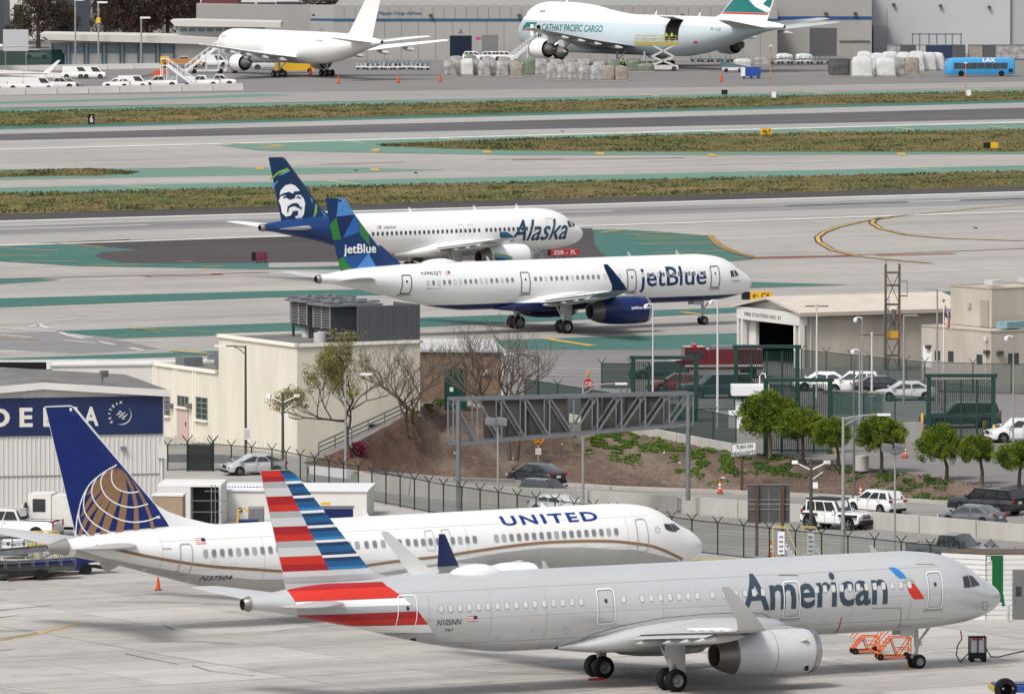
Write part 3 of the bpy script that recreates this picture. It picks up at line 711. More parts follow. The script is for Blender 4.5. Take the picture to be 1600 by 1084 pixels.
def engine(root, x0, y, zc, r, L, cowl, lipm=None, kind='long', name='engine', fanr=.86, pylon=True, ztop=None, chev=False):
    e = MB(); X = -x0
    if kind == 'long':    # one long cowl closing on a dark nozzle
        P = [(0, r * .84), (-.02 * L, r * .89), (-.07 * L, r * .955), (-.2 * L, r), (-.42 * L, r), (-.62 * L, r * .96), (-.80 * L, r * .84)]
        Q = [(-.80 * L, r * .835), (-.90 * L, r * .68), (-L * .97, r * .53), (-L * .965, r * .48), (-.88 * L, r * .5)]
    else:
        P = [(0, r * .84), (-.02 * L, r * .9), (-.08 * L, r * .96), (-.22 * L, r), (-.45 * L, r * .99), (-.62 * L, r * .88)]
        Q = [(-.6 * L, r * .62), (-.75 * L, r * .56), (-.9 * L, r * .38), (-.9 * L, r * .3), (-1.0 * L, r * .1), (-1.02 * L, .01)]
    e.lathe([(X + a, b) for a, b in P], 'x', (0, y, zc), 40)
    o = e.build(name, cowl, root, smooth=40)
    MB().lathe([(X, r * .84), (X + .012 * L, r * .88), (X + .0 * L, r * .925), (X - .05 * L, r * .962)], 'x', (0, y, zc), 40).build('intake_lip', lipm or M_metal, o, smooth=60)
    MB().lathe([(X, r * .845), (X - .04 * L, r * .8), (X - .13 * L, r * .82), (X - .13 * L, .01)], 'x', (0, y, zc), 32).build('intake_duct', M_wgrey, o, smooth=40)
    fb = MB()
    for k in range(22):
        t = 2 * pi * k / 22; a = Vector((0, cos(t), sin(t))); b = Vector((0, -sin(t), cos(t)))
        c0 = Vector((X - .115 * L, y, zc)); fb.add([c0 + a * r * .2 - b * .05, c0 + a * r * .8 - b * r * .08, c0 + a * r * .8 + b * r * .1 + Vector((-.12, 0, 0)), c0 + a * r * .2 + b * .06 + Vector((-.1, 0, 0))], [(0, 1, 2, 3)])
    fb.build('fan', M_dmetal, o)
    MB().lathe([(X - .05 * L, .01), (X - .08 * L, r * .12), (X - .125 * L, r * .22)], 'x', (0, y, zc), 16).build('spinner', M_dmetal, o, smooth=60)
    MB().lathe([(X + a, b) for a, b in Q], 'x', (0, y, zc), 36).build('exhaust_nozzle', M_dmetal, o, smooth=40)
    MB().lathe([(X - .88 * L, r * .5), (X - .88 * L, .01)] if kind == 'long' else [(X - .61 * L, r * .87), (X - .55 * L, r * .6)], 'x', (0, y, zc), 30).build('exhaust_duct', M_black, o)
    if pylon:
        zt = ztop or zc + r + .35
        mb = MB(); pf = [(X - .12 * L, zc + r * .9), (X - .2 * L, zc + r * 1.06), (X - .5 * L, zt), (X - 1.25 * L, zt + .1), (X - 1.2 * L, zt - .35), (X - .85 * L, zc + r * .5), (X - .5 * L, zc + r * .7)]
        mb.prism([(a, y - .2, b) for a, b in pf], (0, .4, 0)); mb.build('pylon', M_wgrey, root)
    return o
def cockpit(jet, panes, side=-1, frame=M_line):
    for P in panes:
        cx = sum(a for a, b in P) / len(P); cz = sum(b for a, b in P) / len(P)
        bm = bm_poly([[(cx + (a - cx) * 1.16, cz + (b - cz) * 1.16) for a, b in P]]); bm_build_w(bm, lambda a, b: jet.skin(a, b, side, .012), 'windscreen_frame', frame, jet.root, .2, .15)
        jet.decal('windscreen', [P], M_glass, side, .022, cx=.2, cz=.15)
def antenna(root, x, z, h=.45, w=.35, m=None, name='antenna'):
    MB().prism([(-x, -.02, z), (-x - w, -.02, z), (-x - w * 1.25, -.02, z + h), (-x - w * .85, -.02, z + h)], (0, .04, 0)).build(name, m or M_white, root)
def radome(root, x, z, L=3, w=.55, h=.4, m=None):
    rows = []
    for i in range(13):
        u = i / 12; k = max(.02, (1 - (2 * u - 1) ** 2) ** .6 if u > .3 else (1 - (2 * u - 1) ** 2) ** .75)
        rows.append([(-x - u * L, w * k * cos(pi * j / 10), z - .12 + (h + .1) * k * sin(pi * j / 10)) for j in range(11)])
    MB().grid(rows).build('satcom_radome', m or M_white, root, smooth=60)
def usflag(jet, x, z, w, h, side=-1, pal=False):
    for k in range(7):
        jet.decal('flag_stripe', [[(x, z + h * k / 7), (x - w * side * -1, z + h * k / 7), (x - w * side * -1, z + h * (k + 1) / 7), (x, z + h * (k + 1) / 7)]], M_red if k % 2 == 0 else M_wline, side, .015)
    jet.decal('flag_canton', [[(x - w * .6, z + h * .45), (x - w, z + h * .45), (x - w, z + h), (x - w * .6, z + h)]], M_navy, side, .02)
def a320_table(L):
    d = L - 44.51
    return [(0, 3.62, 3.52, .05), (.12, 3.85, 3.2, .3), (.5, 4.18, 2.88, .66), (1, 4.5, 2.64, .98), (1.8, 4.98, 2.42, 1.34), (2.6, 5.5, 2.27, 1.6), (3.5, 5.86, 2.17, 1.79), (4.6, 6.07, 2.09, 1.91), (6.2, 6.19, 2.05, 1.975), (9, 6.19, 2.05, 1.975),
            (15 + d * .5, 6.19, 2.05, 1.975), (22 + d, 6.19, 2.05, 1.975), (29.5 + d, 6.19, 2.06, 1.975), (32 + d, 6.2, 2.3, 1.95), (35 + d, 6.17, 2.86, 1.8), (38 + d, 6.1, 3.62, 1.44), (41 + d, 5.92, 4.28, .96), (43.2 + d, 5.6, 4.72, .48), (44.51 + d, 5.42, 4.86, .27)]
def a320_family(name, label, loc, yaw, L, fusm, wingm, finm, cowl, wlet, cut=None, eng='long', lip=None, group=None, fence_tip=False):
    root = thing(name, label, 'airliner', loc, yaw, group)
    d = L - 44.51; T = a320_table(L)
    fin = {'le': [(5.7, 36 + d - 1.2), (6.05, 36.2 + d - .4), (6.35, 36.9 + d), (6.66, 37.4 + d), (11.35, 41.35 + d), (11.65, 41.62 + d), (11.8, 41.95 + d)], 'te': [(5.2, 42.15 + d), (5.66, 42.05 + d), (11.8, 43.53 + d)], 't': (.42, .16)}
    j = Jet(root, T, fin)
    j.fus = fuselage(root, T, fusm, cut=cut)
    finmesh(root, j, finm)
    MB().lathe([(-L - .02, .29), (-L - .05, .22), (-L - .04, .16), (-L + .35, .15), (-L + .35, .01)], 'x', (0, 0, 5.14), 20).build('exhaust_outlet', M_black, root)
    MB().lathe([(-L + .34, .40), (-L + .0, .29), (-L - .03, .25)], 'x', (0, 0, 5.14), 24).build('tail_cone', mat('tail_cone_metal', (0.24, .22, .2), .4, metal=.6), root, smooth=50)
    dm = d * .62 if d else 0           # shorter body: wing moves forward
    dm = {0: 0}.get(round(d), -4.27)
    for s in (-1, 1):
        w = wing(root, [(1.2, 15.3 + dm, 7.5, 2.75, .13, .02), (1.95, 15.8 + dm, 7.1, 2.85, .13, .02), (6.4, 18.3 + dm, 5.0, 3.27, .115, .01), (12, 21.3 + dm, 3.2, 3.82, .10, 0), (16.4, 23.75 + dm, 1.85, 4.3, .09, 0), (17.1, 24.25 + dm, 1.6, 4.42, .08, 0)], wingm, 'wing', s)
        # flap track fairings and trailing edge flaps
        for yy in (3.4, 6.9, 9.8, 12.4):
            te = PL([(1.95, 22.9), (6.4, 23.3), (17.1, 25.85)], yy) + dm; zz = PL([(1.95, 2.75), (6.4, 3.2), (17.1, 4.4)], yy)
            mb = MB(); rows = []
            for i in range(9):
                u = i / 8; k = max(.03, sin(pi * min(1, u * 1.02)) ** .6)
                rows.append([(-(te - 2.1 + u * 3.0), s * yy + .17 * k * cos(2 * pi * q / 8), zz - .28 - .02 * i + .22 * k * sin(2 * pi * q / 8)) for q in range(8)])
            mb.grid(rows, close=True); mb.build('flap_track_fairing', M_wgrey, root, smooth=60)
        MB().grid([[(-(PL([(1.95, 22.7), (6.4, 23.1), (12.6, 24.35)], yy) + dm + u * .75), s * yy, PL([(1.95, 2.78), (6.4, 3.24), (12.6, 3.88)], yy) - .06 - u * .18) for u in (0, .5, 1)] for yy in (2.4, 6.4, 12.6)]).build('flap', M_wgrey, root)
        for yy in (8, 9.7, 11.4, 13.1): MB().box((-(PL([(6.4, 22.4), (17.1, 25.2)], yy) + dm), s * yy, PL([(6.4, 3.36), (17.1, 4.45)], yy) + .015), (.55, 1.5, .03), 0).build('spoiler', M_wline, w)
        # winglet
        R_ = [(17.1, 24.25, 1.6, 4.42), (17.35, 24.5, 1.45, 4.55), (17.6, 24.9, 1.25, 4.95), (17.78, 25.6, 1.0, 5.6), (17.95, 26.35, .72, 6.3), (18.02, 26.85, .42, 6.72)]
        if fence_tip: R_ = [(17.1, 24.25, 1.6, 4.42), (17.2, 24.6, 1.5, 4.6), (17.22, 24.9, 1.2, 4.8), (17.22, 25.3, .8, 5.0)]
        rows = []
        for y, x, c, z in R_: rows.append([(-(x + dm + a * c), s * (y + b), z) for a, b in ((0, 0), (.2, .05), (.6, .04), (1, 0), (.6, -.04), (.2, -.05))])
        wl = MB().grid(rows, close=True); wl.add(rows[-1], [tuple(range(6))])
        wl.build('winglet', wlet, root, smooth=40)
        # tailplane
        wing(root, [(.4, 38.7 + d, 4.0, 4.95, .10), (1.1, 39.3 + d, 3.5, 5.0, .10), (6.0, 42.75 + d, 1.55, 5.45, .08), (6.22, 43.1 + d, 1.2, 5.47, .06)], wingm, 'tailplane', s)
        engine(root, 14.9 + dm, s * 5.75, 1.93, 1.2, 5.9, cowl, lip, eng, ztop=3.25)
    # belly fairing
    rows = []
    FT = [(13.4, 3.4, 2.2, 1.2), (14.3, 3.55, 1.98, 1.8), (16, 3.75, 1.82, 2.12), (19, 3.75, 1.74, 2.28), (22.5, 3.45, 1.74, 2.25), (24.5, 3.0, 1.8, 2.0), (26.2, 2.6, 1.95, 1.45), (27, 2.35, 2.08, .95)]
    for i in range(28):
        x = 13.4 + 13.6 * i / 27; zt, zb, w = tab(FT, x); zc, rz = (zt + zb) / 2, (zt - zb) / 2
        rows.append([(-(x + dm), w * copysgn(abs(sin(t)) ** .85, sin(t)), zc + rz * copysgn(abs(cos(t)) ** .8, cos(t))) for t in [2 * pi * q / 32 for q in range(32)]])
    fr = MB().grid(rows, close=True); j.fair = fr.build('belly_fairing', fusm, root, smooth=60)
    if cut and cut[0][1][2] == -1:
        bm = bmesh.new(); bm.from_mesh(j.fair.data); bmesh.ops.bisect_plane(bm, geom=bm.verts[:] + bm.edges[:] + bm.faces[:], plane_co=cut[0][0], plane_no=(0, 0, -1))
        for f in bm.faces: f.material_index = 1 if f.calc_center_median().z < cut[0][0][2] else 0
        bm.to_mesh(j.fair.data); bm.free()
    gear(root, 5.07, 21.98 if d == 0 else 17.71, 3.795)
    for x, z in ((7.5, 6.15), (12.5, 6.15), (27 + d, 6.15)): antenna(root, x, z, m=wingm[0] if isinstance(wingm, list) else None)
    antenna(root, 11.5, 1.75, .3); return j
def door(j, x0, x1, z0, z1, w, m, sill=True, lean=0, dark=None):
    j.ring('door_frame', x0, x1, z0, z1, w, m, .2, lean=lean)
    if dark: j.ring('door_seam', x0 + .02, x1 - .02, z0 + .02, z1 - .02, .035, dark, .2, lean=lean, eps=.036)
    if w > .05: j.ring('door_gap', x0 + w + .01, x1 - w - .01, z0 + w + .01, z1 - w - .01, .018, M_line, .16, lean=lean, eps=.035)
    c = (x0 + x1) / 2; j.decal('door_window', [[(c + .09 * cos(t) + lean * (z1 - z0) * .6, z0 + (z1 - z0) * .66 + .11 * sin(t)) for t in [2 * pi * k / 10 for k in range(10)]]], M_wdark, eps=.036)
    if sill: j.decal('door_sill', [[(x0 - .12, z0 - .16), (x1 + .12, z0 - .16), (x1 + .08, z0 - .04), (x0 - .08, z0 - .04)]], M_ring, eps=.05)
# ------------------------------------------------------------------ silver jet with striped tail (nearest)
AMn = a320_family('passenger_jet', 'silver grey jet with red, white and blue striped tail, nearest of all', (25.617, 440.96, 0), radians(28.56), 44.51,
                  [M_silver], [mat('wing_light_grey', (.50, .505, .51), .4, var=.15, scale=.6)], mat('fin_light_grey', (0.56, .565, .57), .35, var=.08, scale=.5), mat('grey_cowl', (.60, .605, .61), .3, metal=.15, var=.12, scale=1), mat('winglet_grey', (.52, .52, .51), .4))
c_red, c_redd = mat('signal_red', (.56, .030, .018), .35), mat('deep_red', (.36, .012, .018), .35)
c_blu, c_blud, c_blul = mat('tail_blue', (.012, .105, .27), .35), mat('tail_blue_dark', (.010, .045, .13), .35), mat('tail_blue_light', (.03, .21, .47), .35)
c_g1, c_g2 = mat('tail_grey_light', (.62, .625, .63), .35), mat('tail_grey', (.41, .42, .44), .35)
zb = [11.79, 11.22, 10.48, 9.71, 8.95, 8.20, 7.43, 6.67, 5.95]
Mx = lambda z: lerp(39.75, 42.46, (z - 6.67) / (11.8 - 6.67))
LE = lambda z: PL(AMn.fin['le'], z) + .02
TE = lambda z: PL(AMn.fin['te'], z) - .02
for k in range(7):
    z1, z0 = zb[k], zb[k + 1]; zm = lerp(z1, z0, .42 if k % 2 else .55)
    a, b = ((c_redd, c_red) if k in (0, 2, 4) or k == 6 else (c_g2, c_g1))
    if k % 2 == 0: a, b = (c_red, c_redd) if k in (0, 6) else (c_redd, c_red)
    for q1, q0, mm_ in ((z1, zm, a), (zm, z0, b)):
        AMn.fdecal('tail_stripe', [[(Mx(q1), q1), (TE(q1), q1), (TE(q0), q0), (Mx(q0), q0)]], mm_)
    t1 = z1 - (.13 if k else 0)
    for u1, u0, mm_ in ((t1, lerp(t1, z0, .3), c_blud), (lerp(t1, z0, .3), lerp(t1, z0, .75), c_blu), (lerp(t1, z0, .75), z0, c_blud if k % 2 else c_blul)):
        AMn.fdecal('tail_stripe', [[(LE(u1), u1), (Mx(u1), u1), (Mx(u0), u0), (LE(u0), u0)]], mm_)
    if k: AMn.fdecal('tail_stripe', [[(LE(z1), z1), (Mx(z1), z1), (Mx(t1), t1), (LE(t1), t1)]], M_wline)
AMn.fdecal('tail_stripe', [[(LE(6.67), 6.67), (TE(6.67), 6.67), (TE(6.4), 6.4), (LE(6.4), 6.4)]], c_g1)
AMn.fdecal('tail_stripe', [[(LE(6.4), 6.4), (TE(6.4), 6.4), (TE(6.12), 6.12), (LE(6.12), 6.12)]], c_g2)
def seamline(j, pts, w=.025, m=M_line, side=-1, name='panel_seam'):
    for (a, b), (c, d) in zip(pts[:-1], pts[1:]):
        L = sqrt((c - a) ** 2 + (d - b) ** 2); n = (-(d - b) / L * w / 2, (c - a) / L * w / 2)
        j.decal(name, [[(a + n[0], b + n[1]), (c + n[0], d + n[1]), (c - n[0], d - n[1]), (a - n[0], b - n[1])]], m, side, .018)
C = lambda pts, x0=300, y0=720, k=3.3875: [(x0 + a / k, y0 + b / k) for a, b in pts]
AMn.decal('tail_stripe', [AMn.ons(C([(500, 672), (1005, 648), (1050, 672), (1082, 696), (1118, 722), (546, 744), (520, 706)]))], c_red)
AMn.decal('tail_stripe', [AMn.ons(C([(500, 660), (1005, 640), (1030, 662), (508, 688)]))], c_redd, eps=.028)
AMn.decal('tail_stripe', [AMn.ons(C([(548, 746), (1120, 724), (1160, 760), (555, 778)]))], M_wline)
AMn.decal('tail_stripe', [AMn.ons(C([(555, 778), (1160, 760), (1197, 793), (560, 812)]))], c_g2)
AMn.decal('tail_stripe', [AMn.ons(C([(562, 815), (1197, 794), (1222, 828), (565, 850)]))], c_redd)
AMn.decal('tail_stripe', [AMn.ons(C([(565, 850), (1222, 828), (1248, 862), (566, 880)]))], c_red)
AMn.decal('tail_stripe', [AMn.ons(C([(568, 882), (1248, 864), (1278, 906), (700, 918)]))], M_wline)
AMn.decal('tail_stripe', [AMn.ons(C([(720, 918), (1278, 908), (1318, 1000), (1010, 985)]))], c_g2)
d = AMn
door(d, 35.55, 36.6, 3.45, 5.35, .045, M_wline)
door(d, 24.25, 25.3, 3.4, 5.2, .055, M_wline, sill=False)
door(d, 13.3, 14.3, 3.2, 5.1, .055, M_wline)
door(d, 4.65, 5.6, 3.3, 5.22, .055, M_wline)
d.windows([(34.25, 31.6), (31.05, 26.2), (23.75, 23.75), (22.65, 19.4), (18.5, 18.5), (17.8, 17.8), (17.1, 15.5), (12.3, 11.8), (11.3, 9.3), (8.8, 6.7)], 4.62, .235, .34, .533, [M_wshade])
d.text('lettering', 'American', (16.75, 3.66, 8.05, 5.55), mat('lettering_slate', (.035, .058, .085), .5), bold=.02, skew=.0)
d.text('lettering', 'N105NN', (35.0 - .6, 3.75, 33.1, 4.05), M_dkline, bold=.01)
d.text('lettering', '787', (33.9, 3.42, 33.45, 3.56), M_dkline)
usflag(d, 32.75, 3.9, .52, .27)
fb = mat('symbol_blue', (.03, .20, .52), .35)
C6 = lambda pts: C(pts, 1200, 814, 4)
d.decal('flight_symbol', [d.ons(C6([(750, 289), (790, 289), (825, 308), (848, 330), (868, 357), (822, 357), (795, 335), (775, 312)]))], fb, eps=.016)
d.decal('flight_symbol', [d.ons(C6([(893, 381), (915, 390), (945, 430), (978, 484), (912, 487), (885, 450), (868, 412), (872, 394)]))], c_red, eps=.016)
d.decal('flight_symbol', [d.ons(C6([(840, 378), (868, 358), (905, 365), (918, 378), (895, 380), (870, 392)]))], M_ring, eps=.016)
cockpit(d, [d.ons(C6([(1220, 350), (1250, 343), (1266, 405), (1262, 411), (1228, 411)])), d.ons(C6([(1258, 342), (1278, 345), (1320, 390), (1318, 397), (1276, 407)]))])
seamline(d, d.ons(C6([(650, 545), (830, 540), (832, 560), (810, 670)])))
seamline(d, d.ons(C6([(925, 268), (1040, 270)]))); seamline(d, d.ons(C6([(65, 338), (185, 338)])))
seamline(d, d.ons(C6([(1343, 505), (1372, 503), (1373, 550), (1345, 552), (1343, 505)])))
C5 = lambda pts: C(pts, 860, 840, 4)
d.decal('vent', [d.ons(C5([(1437, 230), (1550, 232), (1550, 236), (1437, 234)]))], M_line)
seamline(d, d.ons(C5([(165, 655), (250, 605), (440, 550), (700, 500), (1000, 473), (1250, 466), (1330, 472), (1370, 495), (1388, 518)])), .03)
C2 = lambda pts: C(pts, 300, 720, 3.3875)
d.decal('vent', [d.ons(C2([(1160, 937), (1187, 935), (1190, 958), (1155, 960)]))], M_black)
seamline(d, d.ons(C6([(462, 598), (452, 635), (410, 712)])), .06, M_red, name='drain_mast')
radome(AMn.root, 29.6, 6.12, 3.3, .62, .5)
# cowl details of the near engine
eo = [c for c in COL.objects if c.parent == AMn.root and c.name.startswith('engine')][0]
MB().lathe([(-17.5, 1.204), (-17.53, 1.204)], 'x', (0, -5.75, 1.93), 40).build('cowl_seam', M_line, eo)
MB().box((-15.7, -6.68, 1.18), (.2, .06, .35)).build('cowl_latch', M_black, eo)
MB().prism([(-16.2, -6.78, 2.5), (-15.5, -6.78, 2.42), (-15.9, -7.0, 2.62)], (0, .3, .05)).build('strake', M_wgrey, eo)
# ------------------------------------------------------------------ white jet with gold globe tail
Lu = 42.16
Tu = [(0, 3.0, 2.9, .05), (.15, 3.3, 2.6, .3), (.5, 3.62, 2.33, .58), (1, 3.95, 2.1, .86), (1.7, 4.28, 1.88, 1.14), (2.3, 4.62, 1.75, 1.34), (3.1, 5.12, 1.63, 1.54), (4, 5.43, 1.54, 1.71), (5.2, 5.6, 1.49, 1.82), (6.6, 5.66, 1.47, 1.88), (12, 5.66, 1.47, 1.88),
      (20, 5.66, 1.47, 1.88), (28, 5.66, 1.48, 1.88), (30.5, 5.66, 1.72, 1.87), (33, 5.66, 2.25, 1.78), (36, 5.64, 3.05, 1.46), (38.8, 5.5, 3.82, .98), (41, 5.32, 4.3, .5), (42.1, 5.2, 4.62, .26)]
ru = thing('passenger_jet', 'white jet with gold and blue globe on its tail, parked behind the silver jet', 'airliner', (10.8, 478, 0), radians(32.6))
UN = Jet(ru, Tu, {'le': [(5.3, 30.2), (5.75, 32.6), (6.1, 34.0), (6.5, 35.15), (6.9, 35.9), (12.4, 40.9), (12.56, 41.25)], 'te': [(5.2, 40.9), (12.56, 42.85)], 't': (.4, .16)})
fuselage(ru, Tu, [M_white]); finmesh(ru, UN, [M_white])
M_ublue = mat('globe_blue', (.004, .020, .155), .32, var=.15, scale=.8); M_gold = mat('globe_gold', (.27, .155, .08), .35)
M_ugrey = mat('belly_grey', (.43, .425, .41), .4, var=.1, scale=.6)
LU = lambda z: PL(UN.fin['le'], z) + .09
TU = lambda z: PL(UN.fin['te'], z) - .02
UN.fdecal('tail_paint', [[(LU(12.5), 12.5), (TU(12.5), 12.5), (TU(5.5), 5.5), (35.2, 5.72), (LU(6.9), 6.9)]], M_ublue, eps=.012)
# globe: gold meridian bands fanning from its pole, white parallels
C1 = lambda pts, y0=540: [UN.inv(a / 4, y0 + b / 4, 0) for a, b in pts]
V1 = lambda pts: C1(pts, 740)
def cubic(P, n=16):
    out = []
    for i in range(len(P) - 1):
        p0, p1, p2, p3 = P[max(i - 1, 0)], P[i], P[i + 1], P[min(i + 2, len(P) - 1)]
        for k in range(n // 2):
            t = k / (n // 2)
            out.append(tuple(.5 * (2 * p1[c] + (-p0[c] + p2[c]) * t + (2 * p0[c] - 5 * p1[c] + 4 * p2[c] - p3[c]) * t * t + (-p0[c] + 3 * p1[c] - 3 * p2[c] + p3[c]) * t**3) for c in (0, 1)))
    return out + [P[-1]]
gold = [
    [(712, -50), (640, 0), (575, 60), (535, 130), (560, 125), (610, 70), (680, 0)],
    [(714, -48), (660, 10), (590, 85), (530, 185), (498, 270), (515, 262), (560, 180), (630, 95), (690, 25)],
    [(720, -46), (680, 30), (600, 150), (530, 255), (480, 385), (504, 385), (560, 262), (640, 155), (708, 50)],
    [(726, -44), (700, 60), (610, 205), (530, 384), (582, 382), (645, 235), (712, 110), (740, 20)],
    [(734, -42), (722, 80), (655, 235), (618, 378), (665, 375), (704, 245), (752, 100), (758, 20)],
    [(742, -40), (755, 120), (732, 245), (715, 370), (760, 367), (778, 245), (790, 120), (774, 20)],
    [(750, -38), (805, 90), (826, 200), (822, 360), (860, 356), (852, 200), (830, 90), (790, 10)],
    [(800, 10), (850, 100), (885, 180), (915, 260), (932, 347), (957, 344), (935, 260), (905, 172), (868, 100)],
]
for g_ in gold: UN.fdecal('globe_band', [V1(g_)], M_gold, eps=.02)
def ribbon(j, pts, w, m, fn, name):
    P = cubic(pts); mb = MB(); L = []
    for i, p in enumerate(P):
        a, b = P[max(i - 1, 0)], P[min(i + 1, len(P) - 1)]; dx, dz = b[0] - a[0], b[1] - a[1]; q = sqrt(dx * dx + dz * dz) or 1
        L.append((fn(p[0] - dz / q * w / 2, p[1] + dx / q * w / 2), fn(p[0] + dz / q * w / 2, p[1] - dx / q * w / 2)))
    for i in range(len(L) - 1): mb.add([L[i][0], L[i][1], L[i + 1][1], L[i + 1][0]], [(0, 1, 2, 3)])
    return mb.build(name, m, j.root)
for sgn in (-1, 1):
    ff = lambda a, c: (-a, sgn * (UN.finT(a, c) + .03), c)
    for pl in ([(722, -58), (640, -12), (560, 55), (512, 140), (485, 240), (474, 320), (470, 385)], [(690, -25), (688, 40), (720, 90), (790, 115), (858, 110)], [(655, -20), (625, 20), (622, 75), (655, 140), (730, 190), (820, 207), (917, 186)], [(598, 20), (568, 80), (570, 140), (610, 205), (700, 268), (800, 298), (900, 292), (985, 262)], [(540, 85), (518, 160), (524, 235), (570, 300), (640, 345), (712, 374)], [(495, 195), (488, 260), (508, 330), (552, 383)], [(1046, 328), (1012, 340)]):
        ribbon(UN, V1(pl), .07, M_wline, ff, 'globe_line')
D1 = lambda pts: UN.ons([(a / 4, 740 + b / 4) for a, b in pts])
D3f = lambda pts: UN.ons([(560 + a / 4, 700 + b / 4) for a, b in pts])
D4 = lambda pts: UN.ons([(860 + a / 4, 680 + b / 4) for a, b in pts])
cheat = D1([(600, 450), (700, 465), (850, 500), (1060, 540), (1300, 575), (1600, 597)]) + UN.ons([(450, 892), (520, 889)]) + D3f([(80, 728), (290, 700), (480, 680), (600, 663), (900, 618), (1150, 590), (1400, 580), (1600, 582)]) + D4([(560, 679), (640, 693), (720, 722), (780, 750), (828, 775)])
ribbon(UN, cheat, .16, M_gold, lambda a, c: UN.skin(a, c, -1, .016), 'cheatline')
low = D1([(480, 470), (640, 520), (900, 575), (1200, 625), (1600, 660)]) + UN.ons([(430, 905), (560, 900)]) + D3f([(680, 690), (900, 650), (1150, 622), (1400, 618), (1600, 632)]) + D4([(520, 712), (640, 738), (720, 758), (800, 778)])
lw = [p for p in low]
bp = []
for p in lw: bp.append(p)
bot = [(x, Jet.sec(UN, x)[1] + .03) for x, z in reversed(lw)]
for q in range(len(lw) - 1):
    a, b = lw[q], lw[q + 1]; UN.decal('belly_paint', [[a, b, (b[0], UN.sec(b[0])[1] + .02), (a[0], UN.sec(a[0])[1] + .02)]], M_ugrey, eps=.010)
UN.windows([(33.77, 24.1), (23.5, 20.8)], 4.27, .25, .37, .508, [M_wglass, M_ring], dz=0); UN.windows([(20.3, 16.43), (15.0, 7.0)], 4.23, .25, .37, .508, [M_wglass, M_ring])
for x in (19.35, 18.25): UN.ring('exit_frame', x - .28, x + .28, 3.75, 4.85, .03, M_ring, .12)
UN.ring('door_frame', 34.55, 35.3, 3.05, 4.85, .05, M_ring); UN.ring('door_frame', 4.8, 5.6, 3.0, 4.85, .05, M_ring)
UN.text('lettering', 'UNITED', (14.35, 4.86, 7.95, 5.36), mat('lettering_blue', (.005, .03, .20), .4), bold=.03, space=1.25, skew=0.0)
UN.text('lettering', 'N37504', (34.9 - 1.1, 2.72, 32.0, 3.0), M_navy, bold=.02, shear=.15)
UN.text('lettering', '7504', (36.35, 4.55, 35.8, 4.66), M_dkline)
usflag(UN, 34.25, 4.78, .62, .3)
cockpit(UN, [D4([(712, 555), (745, 556), (768, 600), (742, 594), (722, 584)]), D4([(752, 555), (778, 556), (808, 582), (780, 600), (772, 598)])])
for k in range(6):
    t = 2 * pi * k / 6 + .3; cx, cz = D4([(670, 590)])[0]
    UN.decal('star_emblem', [[(cx + .1 * cos(t), cz + .1 * sin(t)), (cx + .24 * cos(t + .35), cz + .24 * sin(t + .35)), (cx + .16 * cos(t + .7), cz + .16 * sin(t + .7))]], M_line, eps=.016)
MB().lathe([(-41.6, .5), (-42.1, .34), (-42.75, .17), (-42.75, .13), (-42.5, .1), (-42.5, .01)], 'x', (0, 0, 4.86), 24).build('tail_cone', mat('tail_cone_grey', (.3, .29, .28), .4, metal=.5), ru, smooth=40)
for s in (-1, 1):
    wing(ru, [(1.2, 14.9, 8.0, 2.3, .12, .02), (1.9, 15.3, 7.6, 2.38, .12, .02), (5.6, 18.1, 4.7, 2.85, .11), (11, 22.1, 3.2, 3.45, .1), (16.8, 26.5, 1.75, 4.1, .09), (17.3, 27.0, 1.5, 4.2, .08)], [M_wgrey], 'wing', s)
    rows = []
    for y, x, c, z in [(17.3, 27.0, 1.5, 4.2), (17.6, 27.45, 1.35, 4.5), (17.75, 27.85, 1.0, 5.1), (17.9, 28.3, .62, 5.85), (17.95, 28.55, .38, 6.28)]:
        rows.append([(-(x + a * c), s * (y + b), z) for a, b in ((0, 0), (.2, .05), (.6, .04), (1, 0), (.6, -.04), (.2, -.05))])
    wl = MB().grid(rows[1:], close=True); wl.add(rows[-1], [tuple(range(6))]); wl.build('winglet', mat('winglet_blue', (.012, .028, .12), .35), ru, smooth=40)
    MB().grid(rows[:2], close=True).build('winglet_root', M_wgrey, ru, smooth=40)
    wing(ru, [(.4, 37.2, 4.2, 4.75, .1), (1.0, 37.7, 3.8, 4.8, .1), (6.9, 41.4, 1.5, 5.35, .08), (7.15, 41.8, 1.15, 5.38, .06)], [M_wgrey], 'tailplane', s)
    engine(ru, 14.4, s * 4.83, 1.95, 1.22, 4.6, M_white, None, 'short', ztop=3.0)
fr = MB().grid([[(-x, w * sin(t), (a + b) / 2 + (a - b) / 2 * cos(t)) for t in [2 * pi * q / 28 for q in range(28)]] for x, a, b, w in [(13, 2.6, 1.5, 1.2), (15, 3.0, 1.2, 1.95), (19, 3.1, 1.1, 2.15), (23, 2.8, 1.15, 2.0), (26, 2.2, 1.35, 1.2)]], close=True)
fr.build('belly_fairing', M_ugrey, ru, smooth=60)
gear(ru, 4.1, 21.2, 2.86, .56, .34, top=2.2, door=False)
antenna(ru, 22.2, 5.6); antenna(ru, 10.5, 5.62, .3)
for x0, z0 in ((38.2, 3.62),): MB().prism([(-x0, -.03, z0 + .1), (-x0 - 1.3, -.03, z0 + .35), (-x0 - .9, -.03, z0 - .3)], (0, .06, 0)).build('tail_skid', M_ugrey, ru)
M_lap = mat('skin_lap', (.46, .46, .455), .5); M_laps = mat('skin_lap_silver', (.36, .37, .38), .5)
